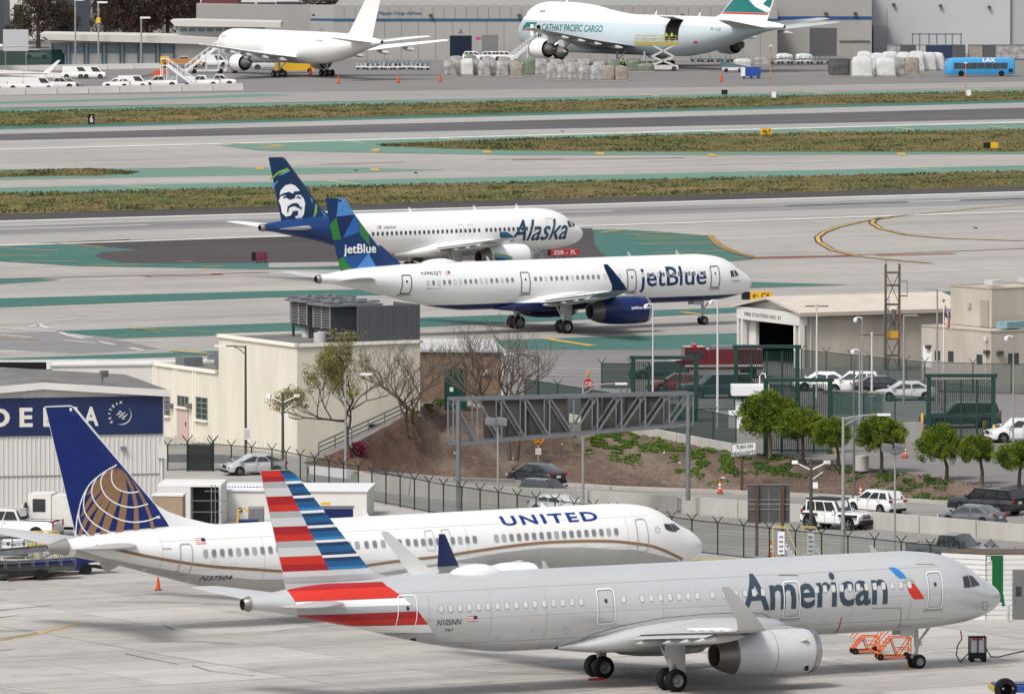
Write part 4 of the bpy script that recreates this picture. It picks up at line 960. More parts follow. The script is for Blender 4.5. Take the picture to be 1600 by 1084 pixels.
for j_, ml, st_, zs_ in ((AMn, M_laps, (6.6, 10.1, 15.2, 21.4, 28.2, 31.4, 34.9, 38.6), (5.45, 4.05, 2.75)), (UN, M_lap, (6.2, 11.9, 16.9, 25.4, 30.1, 36.3), (5.0, 3.35))):
    for x_ in st_:
        zt_, zb_2, _ = j_.sec(x_); zz_ = [lerp(zb_2 + .15, zt_ - .08, q / 14) for q in range(15)]
        mb = MB().grid([[j_.skin(x_ - .012, z_, -1, .008) for z_ in zz_], [j_.skin(x_ + .012, z_, -1, .008) for z_ in zz_]]); mb.build('skin_lap', ml, j_.root, fix=False)
    for z_ in zs_:
        xs_ = [lerp(4.5, 36.5, q / 50) for q in range(51)]; MB().grid([[j_.skin(x_, z_ - .009, -1, .008) for x_ in xs_], [j_.skin(x_, z_ + .009, -1, .008) for x_ in xs_]]).build('skin_lap', ml, j_.root, fix=False)
    for k in range(16):
        x_, z_ = rnd.uniform(7, 33), rnd.uniform(2.4, 3.7); w_, h_ = rnd.uniform(.15, .6), rnd.uniform(.12, .4); j_.ring('access_hatch', x_, x_ + w_, z_, z_ + h_, .012, ml, .05, eps=.01)
# ------------------------------------------------------------------ jet with mosaic blue and green tail
JB = a320_family('passenger_jet', 'white and navy twin jet taxiing, tail in blue and green facets', (20.884, 735.2, .0), radians(32.676), 44.51,
                 [M_white, M_navy], [M_wgrey], mat('mosaic_navy', (.006, .035, .13), .4), M_navy, mat('winglet_navy', (.012, .03, .12), .3), cut=[((0, 0, 2.62), (0, 0, -1), 1)])
mo = {'n': mat('mosaic_navy', (.006, .035, .13), .4), 'd': mat('mosaic_deep', (.010, .024, .10), .35), 'b': mat('mosaic_blue', (.025, .13, .42), .35), 'l': mat('mosaic_light', (.085, .26, .62), .35), 'g': mat('mosaic_green', (.035, .20, .045), .35), 'm': mat('mosaic_mid', (.018, .085, .28), .35)}
J5 = lambda pts: [JB.inv(360 + a / 4, 230 + b / 4, 0) for a, b in pts]
for k_, pl in [('l', [(672, 318), (700, 314), (722, 330), (775, 420), (660, 434)]), ('n', [(592, 318), (672, 320), (660, 434), (620, 486)]), ('g', [(620, 486), (660, 436), (672, 500), (690, 577), (642, 580)]), ('d', [(660, 434), (770, 420), (720, 520), (690, 560), (672, 500)]),
               ('b', [(775, 420), (795, 450), (800, 530), (700, 570), (720, 520)]), ('m', [(795, 450), (770, 420), (800, 530), (812, 570)]), ('g', [(792, 450), (860, 540), (868, 620), (800, 540)]), ('n', [(642, 580), (690, 577), (800, 540), (868, 620), (840, 650), (700, 680), (665, 690)]),
               ('g', [(678, 765), (675, 700), (700, 684), (756, 764)]), ('l', [(780, 762), (855, 660), (905, 752)]), ('n', [(905, 752), (855, 660), (880, 600), (960, 690), (1040, 738)]), ('m', [(700, 684), (855, 660), (780, 762), (756, 764)])]:
    JB.fdecal('tail_facet', [J5(pl)], mo[k_], eps=.012, sides=(-1,))
JB.text('lettering', 'jetBlue', (J5([(706, 650)])[0][0], J5([(760, 684)])[0][1] + .02, J5([(905, 650)])[0][0], J5([(800, 604)])[0][1]), M_wline, bold=.02, fin=True, eps=.03)
J6 = lambda pts: JB.ons([(760 + a / 3.478, 300 + b / 3.478) for a, b in pts])
q0, q1 = J6([(835, 460)])[0][0], J6([(1196, 460)])[0][0]
JB.text('lettering', 'jetBlue', (q0, J6([(850, 547)])[0][1], q1, J6([(1000, 405)])[0][1]), mat('lettering_navy', (.006, .025, .105), .4), bold=.012)
for x0, x1, z0, z1 in ((36.0, 36.95, 3.72, 5.35), (24.2, 25.15, 3.4, 5.25), (13.3, 14.25, 3.2, 5.15), (4.55, 5.55, 3.3, 5.2)): door(JB, x0, x1, z0, z1, .06, M_dkline)
JB.windows([(34.46, 26.0), (23.65, 17.2), (16.5, 15.0), (12.6, 6.2)], 4.62, .235, .34, .533, [M_wglass, M_wshade])
cockpit(JB, [J6([(1326, 430), (1340, 428), (1348, 458), (1330, 460)]), J6([(1346, 427), (1356, 428), (1370, 450), (1354, 458)])])
JB.text('lettering', 'N962JT', (34.95, 5.2, 32.9, 5.55), M_dkline, bold=.01); usflag(JB, 32.6, 5.25, .5, .28)
JB.text('lettering', 'jetblue.com', (34.6, 4.05, 33.2, 4.2), M_dkline)
JB.text('lettering', 'The Builders', (3.3, 3.75, 2.2, 3.9), M_dkline)
eng = [c for c in COL.objects if c.parent == JB.root and c.name.startswith('engine')][0]
bm = bm_text('jetblue.com', (17.1, 2.0, 15.2, 2.32), .02); bm_build_w(bm, lambda a, b: (-a, -5.75 - sqrt(max(0, 1.215**2 - (b - 1.93) ** 2)), b), 'lettering', M_wline, eng, .3, .1)
radome(JB.root, 30.2, 6.12, 4, .6, .45);
# ------------------------------------------------------------------ jet with portrait tail
AL = a320_family('passenger_jet', 'white jet with smiling face on dark blue tail, beyond the mosaic tailed jet', (6.84, 820.3, .0), radians(35.0), 37.57,
                 [M_white, mat('ocean_blue', (.005, .038, .15), .35)], [M_white], mat('ocean_navy', (.004, .030, .10), .35), M_white, mat('winglet_teal', (.02, .12, .2), .35), cut=[((-27.9, 0, 4.3), (-1, 0, -.75), 1)], fence_tip=True)
A5 = lambda pts: [AL.inv(360 + a / 4, 230 + b / 4, 0) for a, b in pts]
c_lime, c_sky, c_wh = mat('tail_lime', (.22, .42, .07), .4), mat('tail_sky', (.09, .34, .58), .4), M_wline
def fd(pts, m, e): AL.fdecal('tail_art', [A5(pts)], m, eps=e, sides=(-1,))
fd([(248, 196), (300, 150), (350, 130), (372, 148), (300, 165), (250, 210)], c_lime, .012)
fd([(305, 170), (345, 152), (365, 150), (330, 170), (300, 180)], c_sky, .014)
fd([(258, 240), (300, 205), (290, 220), (264, 258)], c_sky, .012)
fd([(525, 352), (540, 365), (530, 420), (490, 485), (470, 485), (515, 420)], c_lime, .012)
fd([(492, 310), (510, 330), (506, 355)], c_sky, .012)
fd([(312, 470), (350, 492), (318, 496)], c_sky, .012); fd([(560, 390), (610, 450), (612, 474), (585, 440)], c_sky, .012)
# face: pale brow and cheeks with dark eyes, nose and mouth
fd([(305, 300), (312, 270), (340, 238), (372, 230), (400, 240), (425, 268), (428, 274), (395, 276), (385, 290), (360, 278), (330, 288)], c_wh, .014)
fd([(300, 335), (312, 308), (345, 300), (362, 330), (395, 322), (402, 300), (430, 298), (452, 320), (460, 350), (452, 420), (440, 440), (412, 460), (400, 432), (420, 425), (408, 400), (388, 400), (372, 428), (345, 435), (320, 410), (314, 370)], c_wh, .014)
dk = mat('ocean_navy', (0, 0, 0))
for pl in ([(325, 312), (345, 302), (372, 315), (360, 322), (342, 316), (330, 322)], [(398, 318), (415, 305), (440, 318), (425, 322), (412, 316)], [(352, 372), (380, 352), (405, 348), (422, 358), (430, 385), (412, 378), (395, 368), (372, 375), (356, 392)], [(350, 392), (356, 375), (362, 400), (352, 412)], [(378, 402), (415, 396), (420, 410), (398, 410)], [(425, 375), (438, 370), (436, 400)], [(330, 290), (356, 282), (380, 292), (394, 320), (380, 300), (350, 294)]):
    fd(pl, dk, .03)
fd([(360, 385), (375, 374), (400, 378), (415, 386), (395, 393)], c_wh, .04)
A6 = lambda pts: AL.ons([(760 + a / 3.478, 300 + b / 3.478) for a, b in pts])
b0 = A6([(128, 276), (448, 276), (250, 172)])
AL.text('lettering', 'Alaska', (b0[0][0] + .1, 3.1, b0[1][0] + .55, 5.15), mat('lettering_ocean', (.006, .045, .12), .4), bold=.012, shear=.38)
AL.windows([(25.9, 13.6), (12.73, 6.4)], 4.3, .235, .34, .533, [M_wdark])
for x in (15.7, 14.6): AL.ring('exit_frame', x - .3, x + .3, 3.8, 4.9, .03, M_ring, .1)
AL.ring('door_frame', 4.7, 5.6, 3.3, 5.2, .035, M_ring)
AL.text('lettering', 'N623VA', (24.6, 4.75, 23.2, 5.0), M_dkline, bold=.01); usflag(AL, 25.4, 4.78, .5, .25)
cockpit(AL, [A6([(440, 160), (452, 156), (464, 188), (448, 190)]), A6([(459, 155), (470, 157), (485, 180), (470, 188)])])
for m_q, pl in ((c_lime, [(28.0, 3.9), (25.3, 3.0), (23.2, 2.35), (24.6, 2.3), (27.0, 2.7), (28.7, 3.1)]), (c_sky, [(28.4, 3.0), (26.5, 2.6), (24.8, 2.25), (27, 2.3)])): AL.decal('livery_swoosh', [pl], m_q)
for e_ in [c for c in COL.objects if c.parent == AL.root and c.name.startswith('engine')][:1]:
    for mq, a, b in ((c_lime, 2.2, 2.36), (c_sky, 1.98, 2.18), (M_navy, 1.75, 1.95)):
        bm = bm_poly([[(13.3, a - .5), (13.9, a - .3), (15.2, a), (15.2, b), (13.7, b - .2), (13.1, b - .45)]]); bm_build_w(bm, lambda p, q: (-p, -5.75 - sqrt(max(0, 1.215**2 - (q - 1.93) ** 2)), q), 'cowl_stripe', mq, e_, .3, .1)
# ================================================================== BUILDINGS AND STREET FURNITURE
M_cream = mat('cream_render', (0.68, 0.635, 0.54), 0.85, var=0.16, scale=0.6, stretch=(1, 1, .25))
M_creamw = mat('cream_coping', (0.76, 0.73, 0.65), 0.8)
M_whitew = mat('white_wall', (0.66, 0.645, 0.61), 0.8, var=0.12, scale=0.4, stretch=(1, 1, .2))
M_siding = mat('pale_metal_siding', (0.58, 0.57, 0.545), 0.55, var=0.10, scale=0.5, stretch=(1, 1, .15))
M_roofg = mat('grey_roof', (0.20, 0.195, 0.19), 0.85, var=0.35, scale=0.35)
M_roofw = mat('pale_roof', (0.55, 0.55, 0.55), 0.8, var=0.25, scale=0.5)
M_beige = mat('beige_stucco', (0.50, 0.45, 0.385), 0.88, var=0.22, scale=0.6, stretch=(1, 1, .3))
M_beiged = mat('beige_trim', (0.40, 0.355, 0.30), 0.88)
M_steel = mat('galvanised_steel', (0.20, 0.21, 0.225), 0.55, metal=0.3, var=0.25, scale=2)
M_pole = mat('pole_grey', (0.33, 0.335, 0.335), 0.5, metal=0.2, var=0.2, scale=1)
M_poleb = mat('pole_dark', (0.05, 0.052, 0.052), 0.55)
M_green = mat('green_gate_paint', (0.005, 0.040, 0.030), 0.55, var=0.25, scale=1)
M_sgreen = mat('green_wind_screen', (0.006, 0.032, 0.026), 0.8, alpha=0.74)
M_link = mat('chain_link', (0.10, 0.11, 0.105), 0.7, alpha=0.34)
M_linkg = mat('chain_link_green', (0.015, 0.045, 0.038), 0.7, alpha=0.55)
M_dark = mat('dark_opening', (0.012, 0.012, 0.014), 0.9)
M_win = mat('dark_window_glass', (0.05, 0.06, 0.065), 0.12)
M_lampw = mat('lamp_head_white', (0.72, 0.73, 0.74), 0.4)
M_wire = mat('razor_wire', (0.16, 0.16, 0.155), 0.6, metal=0.2)
M_wood = mat('brown_steel_post', (0.10, 0.058, 0.042), 0.8)
def tface(o, a, px, py):
    """sight line against a vertical wall through o running along angle a -> (distance along, height)"""
    r = ray(px, py); n = Vector((-sin(a), cos(a))); t = (o[0] * n.x + o[1] * n.y) / (r.x * n.x + r.y * n.y)
    return (t * r.x - o[0]) * cos(a) + (t * r.y - o[1]) * sin(a), CAMH + t * r.z
def block(name, root, x0, x1, y0, y1, z0, z1, m): return MB().box(((x0 + x1) / 2, (y0 + y1) / 2, (z0 + z1) / 2), (x1 - x0, y1 - y0, z1 - z0)).build(name, m, root)
def coping(root, x0, x1, y0, y1, z, w=.3, h=.22, m=None, name='parapet'):
    mb = MB(); m = m or M_creamw
    for a, b in (((x0, y0), (x1, y0)), ((x0, y1), (x1, y1)), ((x0, y0), (x0, y1)), ((x1, y0), (x1, y1))):
        cx, cy = (a[0] + b[0]) / 2, (a[1] + b[1]) / 2; mb.box((cx, cy, z + h / 2 + (.004 if a[0] == b[0] else 0)), (abs(a[0] - b[0]) + w, abs(a[1] - b[1]) + w, h))
    return mb.build(name, m, root)
def window(root, o, ux, w, h, nx, nz, n, m=None, frame=None, name='window'):
    """o = lower left corner on the wall, ux along the wall, n outward; frame with its own panes"""
    o, ux, n = Vector(o), Vector(ux), Vector(n); z = Vector((0, 0, 1)); mb = MB(); f = .04
    for k in range(nx + 1): p = o + ux * (w * k / nx); mb.bar(p + n * .03, p + n * .03 + z * h, f, .06, up=n)
    for k in range(nz + 1): p = o + z * (h * k / nz); mb.bar(p + n * .035, p + n * .035 + ux * w, f, .06, up=n)
    fr = mb.build(name, frame or mat('window_frame_grey', (.30, .29, .26), .6), root)
    for i in range(nx):
        for j in range(nz):
            a = o + ux * (w * i / nx) + z * (h * j / nz) + n * .012
            MB().add([a, a + ux * (w / nx), a + ux * (w / nx) + z * (h / nz), a + z * (h / nz)], [(0, 1, 2, 3)]).build('pane', m or M_win, fr)
    return fr
# ---- hangar with the blue sign
DP = (-22.5, 541.4); DA = radians(13)
hg = thing('hangar', 'pale ribbed metal hangar with wide blue sign band below low gabled roof', 'hangar', (*DP, 0), DA)
W_, D_, ze, zp = 15.8, 15, 7.35, 7.95
def ribbed(u0, u1, z0, z1f, y, step=.3):
    mb = MB(); k = 0; u = u0; row = []
    while u < u1 - 1e-6:
        row += [(u, 0), (u + step * .62, 0), (u + step * .7, -.045), (u + step * .92, -.045)]; u += step
    row.append((u1, 0)); mb.grid([[(a, y + b, z0) for a, b in row], [(a, y + b, z1f(a)) for a, b in row]])
    return mb
gz = lambda a: zp - (zp - ze) * abs(a + W_ / 2) / (W_ / 2)
ribbed(-W_, 0, 0, gz, 0).build('front_siding', M_siding, hg)
MB().grid([[(0, 0, 0), (0, D_, 0)], [(0, 0, ze), (0, D_, ze)]]).build('side_wall', M_siding, hg)
MB().grid([[(-W_, 0, 0), (-W_, D_, 0)], [(-W_, 0, ze), (-W_, D_, ze)]]).build('side_wall', M_siding, hg)
MB().prism([(-W_ - .4, -.4, ze), (-W_ / 2, -.4, zp), (.4, -.4, ze), (.4, -.4, ze + .12), (-W_ / 2, -.4, zp + .12), (-W_ - .4, -.4, ze + .12)], (0, D_ + .8, 0)).build('roof', M_roofg, hg)
MB().prism([(-W_ - .42, -.46, ze - .28), (-W_ / 2, -.46, zp - .28), (.42, -.46, ze - .28), (.42, -.46, ze + .16), (-W_ / 2, -.46, zp + .16), (-W_ - .42, -.46, ze + .16)], (0, .06, 0)).build('fascia', M_whitew, hg)
sb_, st_ = tface(DP, DA, 200, 678)[1], tface(DP, DA, 200, 619)[1]
sg = block('sign_band', hg, -W_ + .1, -.05, -.12, -.05, sb_, st_, mat('sign_blue', (.002, .014, .075), .5, var=.2, scale=.6))
for ch, a, b in (('D', -18, 15), ('E', 30, 50.5), ('L', 67, 87), ('T', 98, 120), ('A', 130, 153.5)):
    u0, u1 = tface(DP, DA, a, 650)[0], tface(DP, DA, b, 650)[0]; z0, z1 = tface(DP, DA, 140, 665)[1], tface(DP, DA, 140, 635)[1]
    sign_text(ch, (0, -.125, 0), (1, 0, 0), (0, 0, 1), (0, -1, 0), (u0, z0, u1, z1), M_whitew, sg, 'letter', bold=.03)
cu, cz = tface(DP, DA, 190, 648)
mb = MB(); R_ = .62
for a0, a1 in ((-120, 45),):
    P = [(cu + R_ * cos(radians(lerp(a0, a1, k / 20))), cz + R_ * sin(radians(lerp(a0, a1, k / 20)))) for k in range(21)]
    Q = [(cu + .045 + (R_ - .045 * sin(pi * k / 20)) * cos(radians(lerp(a0, a1, k / 20))) - .045, cz + (R_ - .08 * sin(pi * k / 20)) * sin(radians(lerp(a0, a1, k / 20)))) for k in range(21)]
    mb.grid([[(a, -.135, b) for a, b in P], [(a, -.135, b) for a, b in Q]])
for dy, L in ((.16, .22), (0, .36), (-.16, .22)):
    P = [(cu - L + 2 * L * k / 12, cz + dy + .09 * sin(2.2 * pi * k / 12)) for k in range(13)]
    mb.grid([[(a, -.135, b + .035 * (1 if L > .3 else 1)) for a, b in P], [(a, -.135, b - .03) for a, b in P]])
mb.build('alliance_emblem', M_whitew, sg)
for k, ch in enumerate('SKYTEAM'):
    t = radians(212 - 19.5 * k); c = Vector((cu + .82 * cos(t), -.135, cz + .82 * sin(t))); ux = Vector((sin(t), 0, -cos(t))); uz = Vector((cos(t), 0, sin(t)))
    sign_text(ch, c, ux, uz, (0, -1, 0), (-.07, -.09, .07, .09), M_whitew, sg, 'letter', bold=.03)
block('wall_lamp', hg, *[tface(DP, DA, p, 700)[0] for p in (188, 196)], -.3, -.04, *[tface(DP, DA, 190, q)[1] for q in (702, 697)], M_steel)
block('electric_box', hg, *[tface(DP, DA, p, 700)[0] for p in (246, 259)], -.35, -.04, *[tface(DP, DA, 250, q)[1] for q in (715, 698)], M_whitew)
MB().tube([(tface(DP, DA, 252, 700)[0], -.12, 0), (tface(DP, DA, 252, 700)[0], -.12, tface(DP, DA, 250, 715)[1])], .09, 8).build('conduit', M_whitew, hg)
MB().tube([(-3.6, 2, ze + .2), (-3.6, 2, ze + .9)], .05, 6).box((-3.5, 1.9, ze + 1.1), (.55, .25, .42), .5).build('roof_floodlight', M_steel, hg)
block('wall_seam', hg, -W_, 0, -.07, -.0, 2.05, 2.1, M_steel)
# ---- long white wall and screen behind the hangar
wl = thing('low_white_building', 'long low white walled building behind the hangar roof', 'building', (AT(-60, 560, 618).x, 612, 0), radians(8))
block('wall', wl, 0, 26, 0, 6, 0, 4.25, M_whitew); coping(wl, 0, 26, 0, 6, 4.25, .2, .12, M_roofw)
block('roof_unit', wl, 18.6, 20.4, 1, 2.4, 4.4, 5.0, M_steel)
p = AT(200, 600, 606); q = thing('blast_screen', 'black louvred blast screen with green frame behind the hangar roof', 'screen', (AT(-40, 580, 606).x, 606, 0), 0)
block('screen', q, 0, 5.2, 0, .3, 0, AT(0, 566, 606).z, M_dark); block('frame', q, 5.2, 5.5, -.1, .4, 0, AT(0, 564, 606).z, M_whitew); block('sill', q, 3.2, 5.6, -.3, -.05, 0, AT(0, 578, 605).z, mat('sill_green', (.01, .15, .09), .6))
# ---- cream stepped building
CO = (-14.9, 582.8); CA = radians(28)
cr = thing('cream_building', 'cream rendered stepped building with flat roofs and steel windows', 'building', (*CO, 0), CA)
block('tall_wall', cr, 0, 9.6, 0, 12.4, -1, 7.62, M_cream); coping(cr, 0, 9.6, 0, 12.4, 7.6)
block('low_wall', cr, .004, 9, 12.42, 23, -1, 5.0, M_cream); coping(cr, .0, 9, 12.6, 23, 5.0)
block('roof', cr, .2, 9.4, .2, 12.2, 7.62, 7.68, M_roofg); block('roof', cr, .3, 8.8, 12.6, 22.8, 5.0, 5.06, M_roofg)
WA = CA + pi / 2
def wf(px, py): return tface(CO, WA, px, py)
for (xa, ya, xb, yb, nx, nz) in ((324.5, 656, 307, 622, 2, 4), (266, 649, 252, 617, 2, 4), (295, 636, 278, 620, 3, 1)):
    u0, z0 = wf(xa, ya); u1, _ = wf(xb, ya); z1 = wf(xa, yb)[1]
    window(cr, (0, u0, z0), (0, 1, 0), u1 - u0, z1 - z0, nx, nz, (-1, 0, 0)); MB().box((-.1, (u0 + u1) / 2, z0 - .1), (.24, abs(u1 - u0) + .2, .12)).build('window_sill', M_creamw, cr)
u0, z0 = wf(295, 687); u1 = wf(278, 680)[0]; z1 = wf(295, 638)[1]
dr = MB().box((-.04, (u0 + u1) / 2, (z0 + z1) / 2), (.06, u1 - u0, z1 - z0)).build('door', mat('pink_door', (.50, .38, .34), .6), cr); MB().box((-.1, u0 + .3, (z0 + z1) / 2), (.06, .06, .3)).build('handle', M_dark, dr)
for px in (241, 245, 274, 277, 303, 306.5): u = wf(px, 620)[0]; MB().box((-.05, u, 2.6), (.1, .12, 4.8)).build('pilaster', M_creamw if px < 1000 else 0, cr)
for px in (270, 299): u, z = wf(px, 634); MB().box((-.2, u, z), (.35, .25, .35)).build('wall_lamp', M_steel, cr)
MB().box((4.5, 19, 5.5), (2, 2.6, 1.0)).build('roof_unit', M_steel, cr); MB().box((2.5, 14.6, 5.6), (2.3, 2.0, 1.2)).build('roof_unit', M_steel, cr); MB().box((1.6, 20.5, 5.35), (1.5, 1.4, .7)).build('roof_unit', M_steel, cr)
for x, y, r, h in ((5.2, 8.6, .5, 1.3), (3.3, 3.0, .45, .7), (7.6, 3.4, .4, .8)): MB().lathe([(7.65, r), (7.65 + h, r), (7.65 + h, r * .9), (7.7 + h, .02)], 'z', (x, y, 0), 16).build('roof_vent', M_roofw, cr)
MB().box((6.5, .6, 3.5), (.02, .02, .02)).build('drain', M_steel, cr)
block('basement_door', cr, 5.6, 6.7, -.06, -.01, *[tface(CO, CA, 545, q)[1] for q in (700, 664)], M_dark)
# ---- cooling towers on the roof
M_louv = mat('louvre_grey', (.17, .165, .16), .6); M_cts = mat('cooler_steel', (.045, .052, .065), .55, metal=.1, var=.3, scale=2)
def cooler(lx, ly, lab):
    c, s_ = cos(CA), sin(CA); t = thing('cooling_tower', lab, 'cooling tower', (CO[0] + lx * c - ly * s_, CO[1] + lx * s_ + ly * c, 7.62), CA)
    for x in (0, 3.2):
        for y in (0, 2.6): MB().box((x, y, .5), (.15, .15, 1.0)).build('leg', M_cts, t)
    block('casing', t, -.1, 3.3, -.1, 2.7, .75, 2.55, M_cts)
    for k in range(8): block('louvre_blade', t, -.22, -.12, .1, 2.5, 1.05 + k * .18, 1.14 + k * .18, M_louv)
    for yy in (0, 1.3, 2.6): block('louvre_frame', t, -.26, -.2, yy - .05, yy + .05, .95, 2.5, M_pole)
    block('deck', t, -.5, 3.7, -.4, 3.0, 2.56, 2.72, M_steel)
    for x, y in ((.8, .8), (2.4, .8), (.8, 2), (2.4, 2)): MB().lathe([(2.72, .28), (3.0, .28), (3.02, .2), (3.06, .02)], 'z', (x, y, 0), 12).build('valve', M_steel, t)
    r_ = MB(); [r_.tube([(a, b, 2.85), (c_, d_, 2.85)], .08, 6) for a, b, c_, d_ in ((-.6, .3, 3.8, .3), (-.6, 2.3, 3.8, 2.3), (.2, -.4, .2, 3), (2.8, -.4, 2.8, 3))]; r_.build('pipework', M_steel, t)
    return t
cooler(4.6, 7.2, 'dark louvred cooling tower standing furthest back on the cream roof'); cooler(3.9, 2.2, 'dark louvred cooling tower on cream roof beside the ribbed screen')
t = thing('roof_screen', 'grey ribbed metal screen on the front edge of the cream roof', 'screen', (*CO, 7.85), CA)
for k in range(34): block('slat', t, 4.72 + k * .145, 4.82 + k * .145, .0, .08, 0, 2.45, M_louv if 0 else mat('slat_grey', (.11, .115, .125), .6))
block('side_panel', t, 9.55, 9.6, .1, 4, 0, 2.45, mat('slat_grey', (0, 0, 0))); block('back_panel', t, 4.7, 9.6, .09, .14, 0, 2.4, M_cts)
# ---- brick building with a white roof
BP = AT(654, 620, 600); bz = 2.2; BB = thing('brick_building', 'low brown brick building with flat pale roof behind the bare trees', 'building', (BP.x, 600, bz), radians(4))
bw = mat('brown_brick', (0.235, 0.145, 0.105), 0.9)
n = bw.node_tree; b_ = n.nodes['Principled BSDF']; br = n.nodes.new('ShaderNodeTexBrick'); tc = n.nodes.new('ShaderNodeTexCoord'); mp = n.nodes.new('ShaderNodeMapping'); mp.inputs['Rotation'].default_value = (pi / 2, 0, 0)
n.links.new(tc.outputs['Object'], mp.inputs[0]); n.links.new(mp.outputs[0], br.inputs['Vector'])
for k, v in (('Color1', (.25, .15, .105, 1)), ('Color2', (.15, .085, .062, 1)), ('Mortar', (.24, .2, .17, 1))): br.inputs[k].default_value = v
br.inputs['Scale'].default_value = 1; br.inputs['Brick Width'].default_value = .42; br.inputs['Row Height'].default_value = .15; br.inputs['Mortar Size'].default_value = .014
n.links.new(br.outputs[0], b_.inputs['Base Color'])
zt_ = AT(0, 545, 600).z - bz
block('wall', BB, 0, 5.85, 0, 3, -.5, zt_ - .2, bw); block('wall_band', BB, 5.85, 6.05, .1, 3, -.5, zt_ - .2, M_whitew)
MB().prism([(-.2, -.25, zt_ - .2), (6.2, -.25, zt_ - .28), (6.2, -.25, zt_ - .1), (-.2, -.25, zt_)], (0, 12.5, 0)).build('roof', M_roofw, BB)
block('wall_lamp', BB, 4.6, 4.95, -.3, -.02, 2.3, 2.6, M_lampw)
t = thing('transformer_enclosure', 'dark green screened enclosure with barbed arms against brown brick wall', 'enclosure', (AT(695, 600, 596).x, 596, 2.2), 0)
h_ = AT(0, 576, 596).z - 2.2
for k, (a, b) in enumerate((((0, 0), (1.5, 0)), ((1.5, 0), (1.5, 1.2)), ((0, 0), (0, 1.2)))): MB().grid([[(*a, -.6), (*b, -.6)], [(*a, h_), (*b, h_)]]).build('screen_panel', mat('green_screen_solid', (.012, .06, .045), .7), t)
for x in (0, .75, 1.5): MB().bar((x, 0, 0), (x, 0, h_ + .1), .07).bar((x, 0, h_ + .1), (x - .3, 0, h_ + .4), .05).bar((x, 0, h_ + .1), (x + .3, 0, h_ + .4), .05).build('post', M_green, t)
block('notice', t, .35, .6, -.06, -.02, 1.4, 1.7, M_lampw)
# ---- outside stair between the cream building and the bank
sp0 = Vector((G(497, 719).x, 580.5, 0)); sp1 = Vector((AT(652, 640, 585.5).x, 585.5, 2.8))
st = thing('outdoor_stair', 'concrete stair with pipe handrails climbing beside the cream building', 'stair', sp0, 0)
dv = sp1 - sp0; NS = 18
MB().prism([(0, 0, -.5), (dv.x, dv.y, -.5), (dv.x, dv.y, dv.z - .05), (0, 0, -.05)], (-.3, .9, 0)).build('stringer', mat('stair_concrete', (.33, .32, .30), .9), st)
for k in range(NS):
    a = dv * (k / NS); MB().box((a.x + dv.x / NS / 2, a.y + .5, a.z + .02), (dv.x / NS * 1.02, 1.0, .16), atan2(dv.y, dv.x)).build('step', mat('stair_concrete', (0, 0, 0)), st)
for off in (0, 1.0):
    mb = MB()
    for h in (.45, .75, 1.05): mb.tube([(0, off, h), (dv.x, dv.y + off, dv.z + h)], .03, 6)
    for k in range(7): a = dv * (k / 6); mb.tube([(a.x, a.y + off, a.z), (a.x, a.y + off, a.z + 1.05)], .035, 6)
    mb.build('handrail', M_poleb if off else M_steel, st)
# ---- steel sign gantry over the road
gl, gr = AT(716, 770, 548), AT(1075, 776, 553)
ga = thing('sign_gantry', 'grey steel truss gantry carrying sign panels seen from behind', 'gantry', (gl.x, gl.y, 0), 0)
L_ = Vector((gr.x - gl.x, gr.y - gl.y, 0)); lt, lb = AT(716, 624, 548).z, AT(716, 694, 548).z; rt, rb = AT(1075, 615, 553).z, AT(1075, 663, 553).z
MB().tube([(0, 0, -1.2), (0, 0, lt)], .16, 12).build('post', M_steel, ga, smooth=40); MB().tube([(L_.x, L_.y, -.6), (L_.x, L_.y, rt)], .16, 12).build('post', M_steel, ga, smooth=40)
u = L_.normalized(); nn = Vector((-u.y, u.x, 0)) * 1.1
A_ = lambda t, top: Vector((0, 0, 0)) - u * .35 + (L_ + u * .7) * t + Vector((0, 0, lerp(lt, rt, t) if top else lerp(lb, rb, t)))
for nm, o_ in (('', Vector((0, 0, 0))), ('', nn)):
    for top in (0, 1): MB().bar(A_(0, top) + o_, A_(1, top) + o_, .2, .2).build('chord', M_steel, ga)
    for k in range(11):
        t = k / 10; MB().bar(A_(t, 0) + o_, A_(t, 1) + o_, .1).build('web_post', M_steel, ga)
        if k < 10: MB().bar(A_(t, 1 if k < 5 else 0) + o_, A_((k + 1) / 10, 0 if k < 5 else 1) + o_, .12).build('diagonal', M_steel, ga)
for k in range(11): MB().bar(A_(k / 10, 0), A_(k / 10, 0) + nn, .1).bar(A_(k / 10, 1), A_(k / 10, 1) + nn, .1).build('cross_bar', M_steel, ga)
M_sback = mat('sign_back_sheet', (.105, .098, .09), .7, var=.25, scale=1)
for t0, t1 in ((.15, .50), (.555, .915)):
    n_ = 4
    for k in range(n_):
        a, b = lerp(t0, t1, k / n_), lerp(t0, t1, (k + 1) / n_) - .004; e = nn * 1.12
        MB().add([A_(a, 0) + e + Vector((0, 0, .1)), A_(b, 0) + e + Vector((0, 0, .1)), A_(b, 1) + e - Vector((0, 0, .05)), A_(a, 1) + e - Vector((0, 0, .05))], [(0, 1, 2, 3)]).prism([A_(a, 0) + e + Vector((0, 0.05, .1)), A_(b, 0) + e + Vector((0, .05, .1)), A_(b, 1) + e - Vector((0, -.05, .05)), A_(a, 1) + e - Vector((0, -.05, .05))], (0, .05, 0)).build('sign_panel', M_sback, ga)
        MB().bar(A_(b, 0) + nn, A_(b, 1) + nn, .08, .16).build('panel_rib', M_poleb, ga)
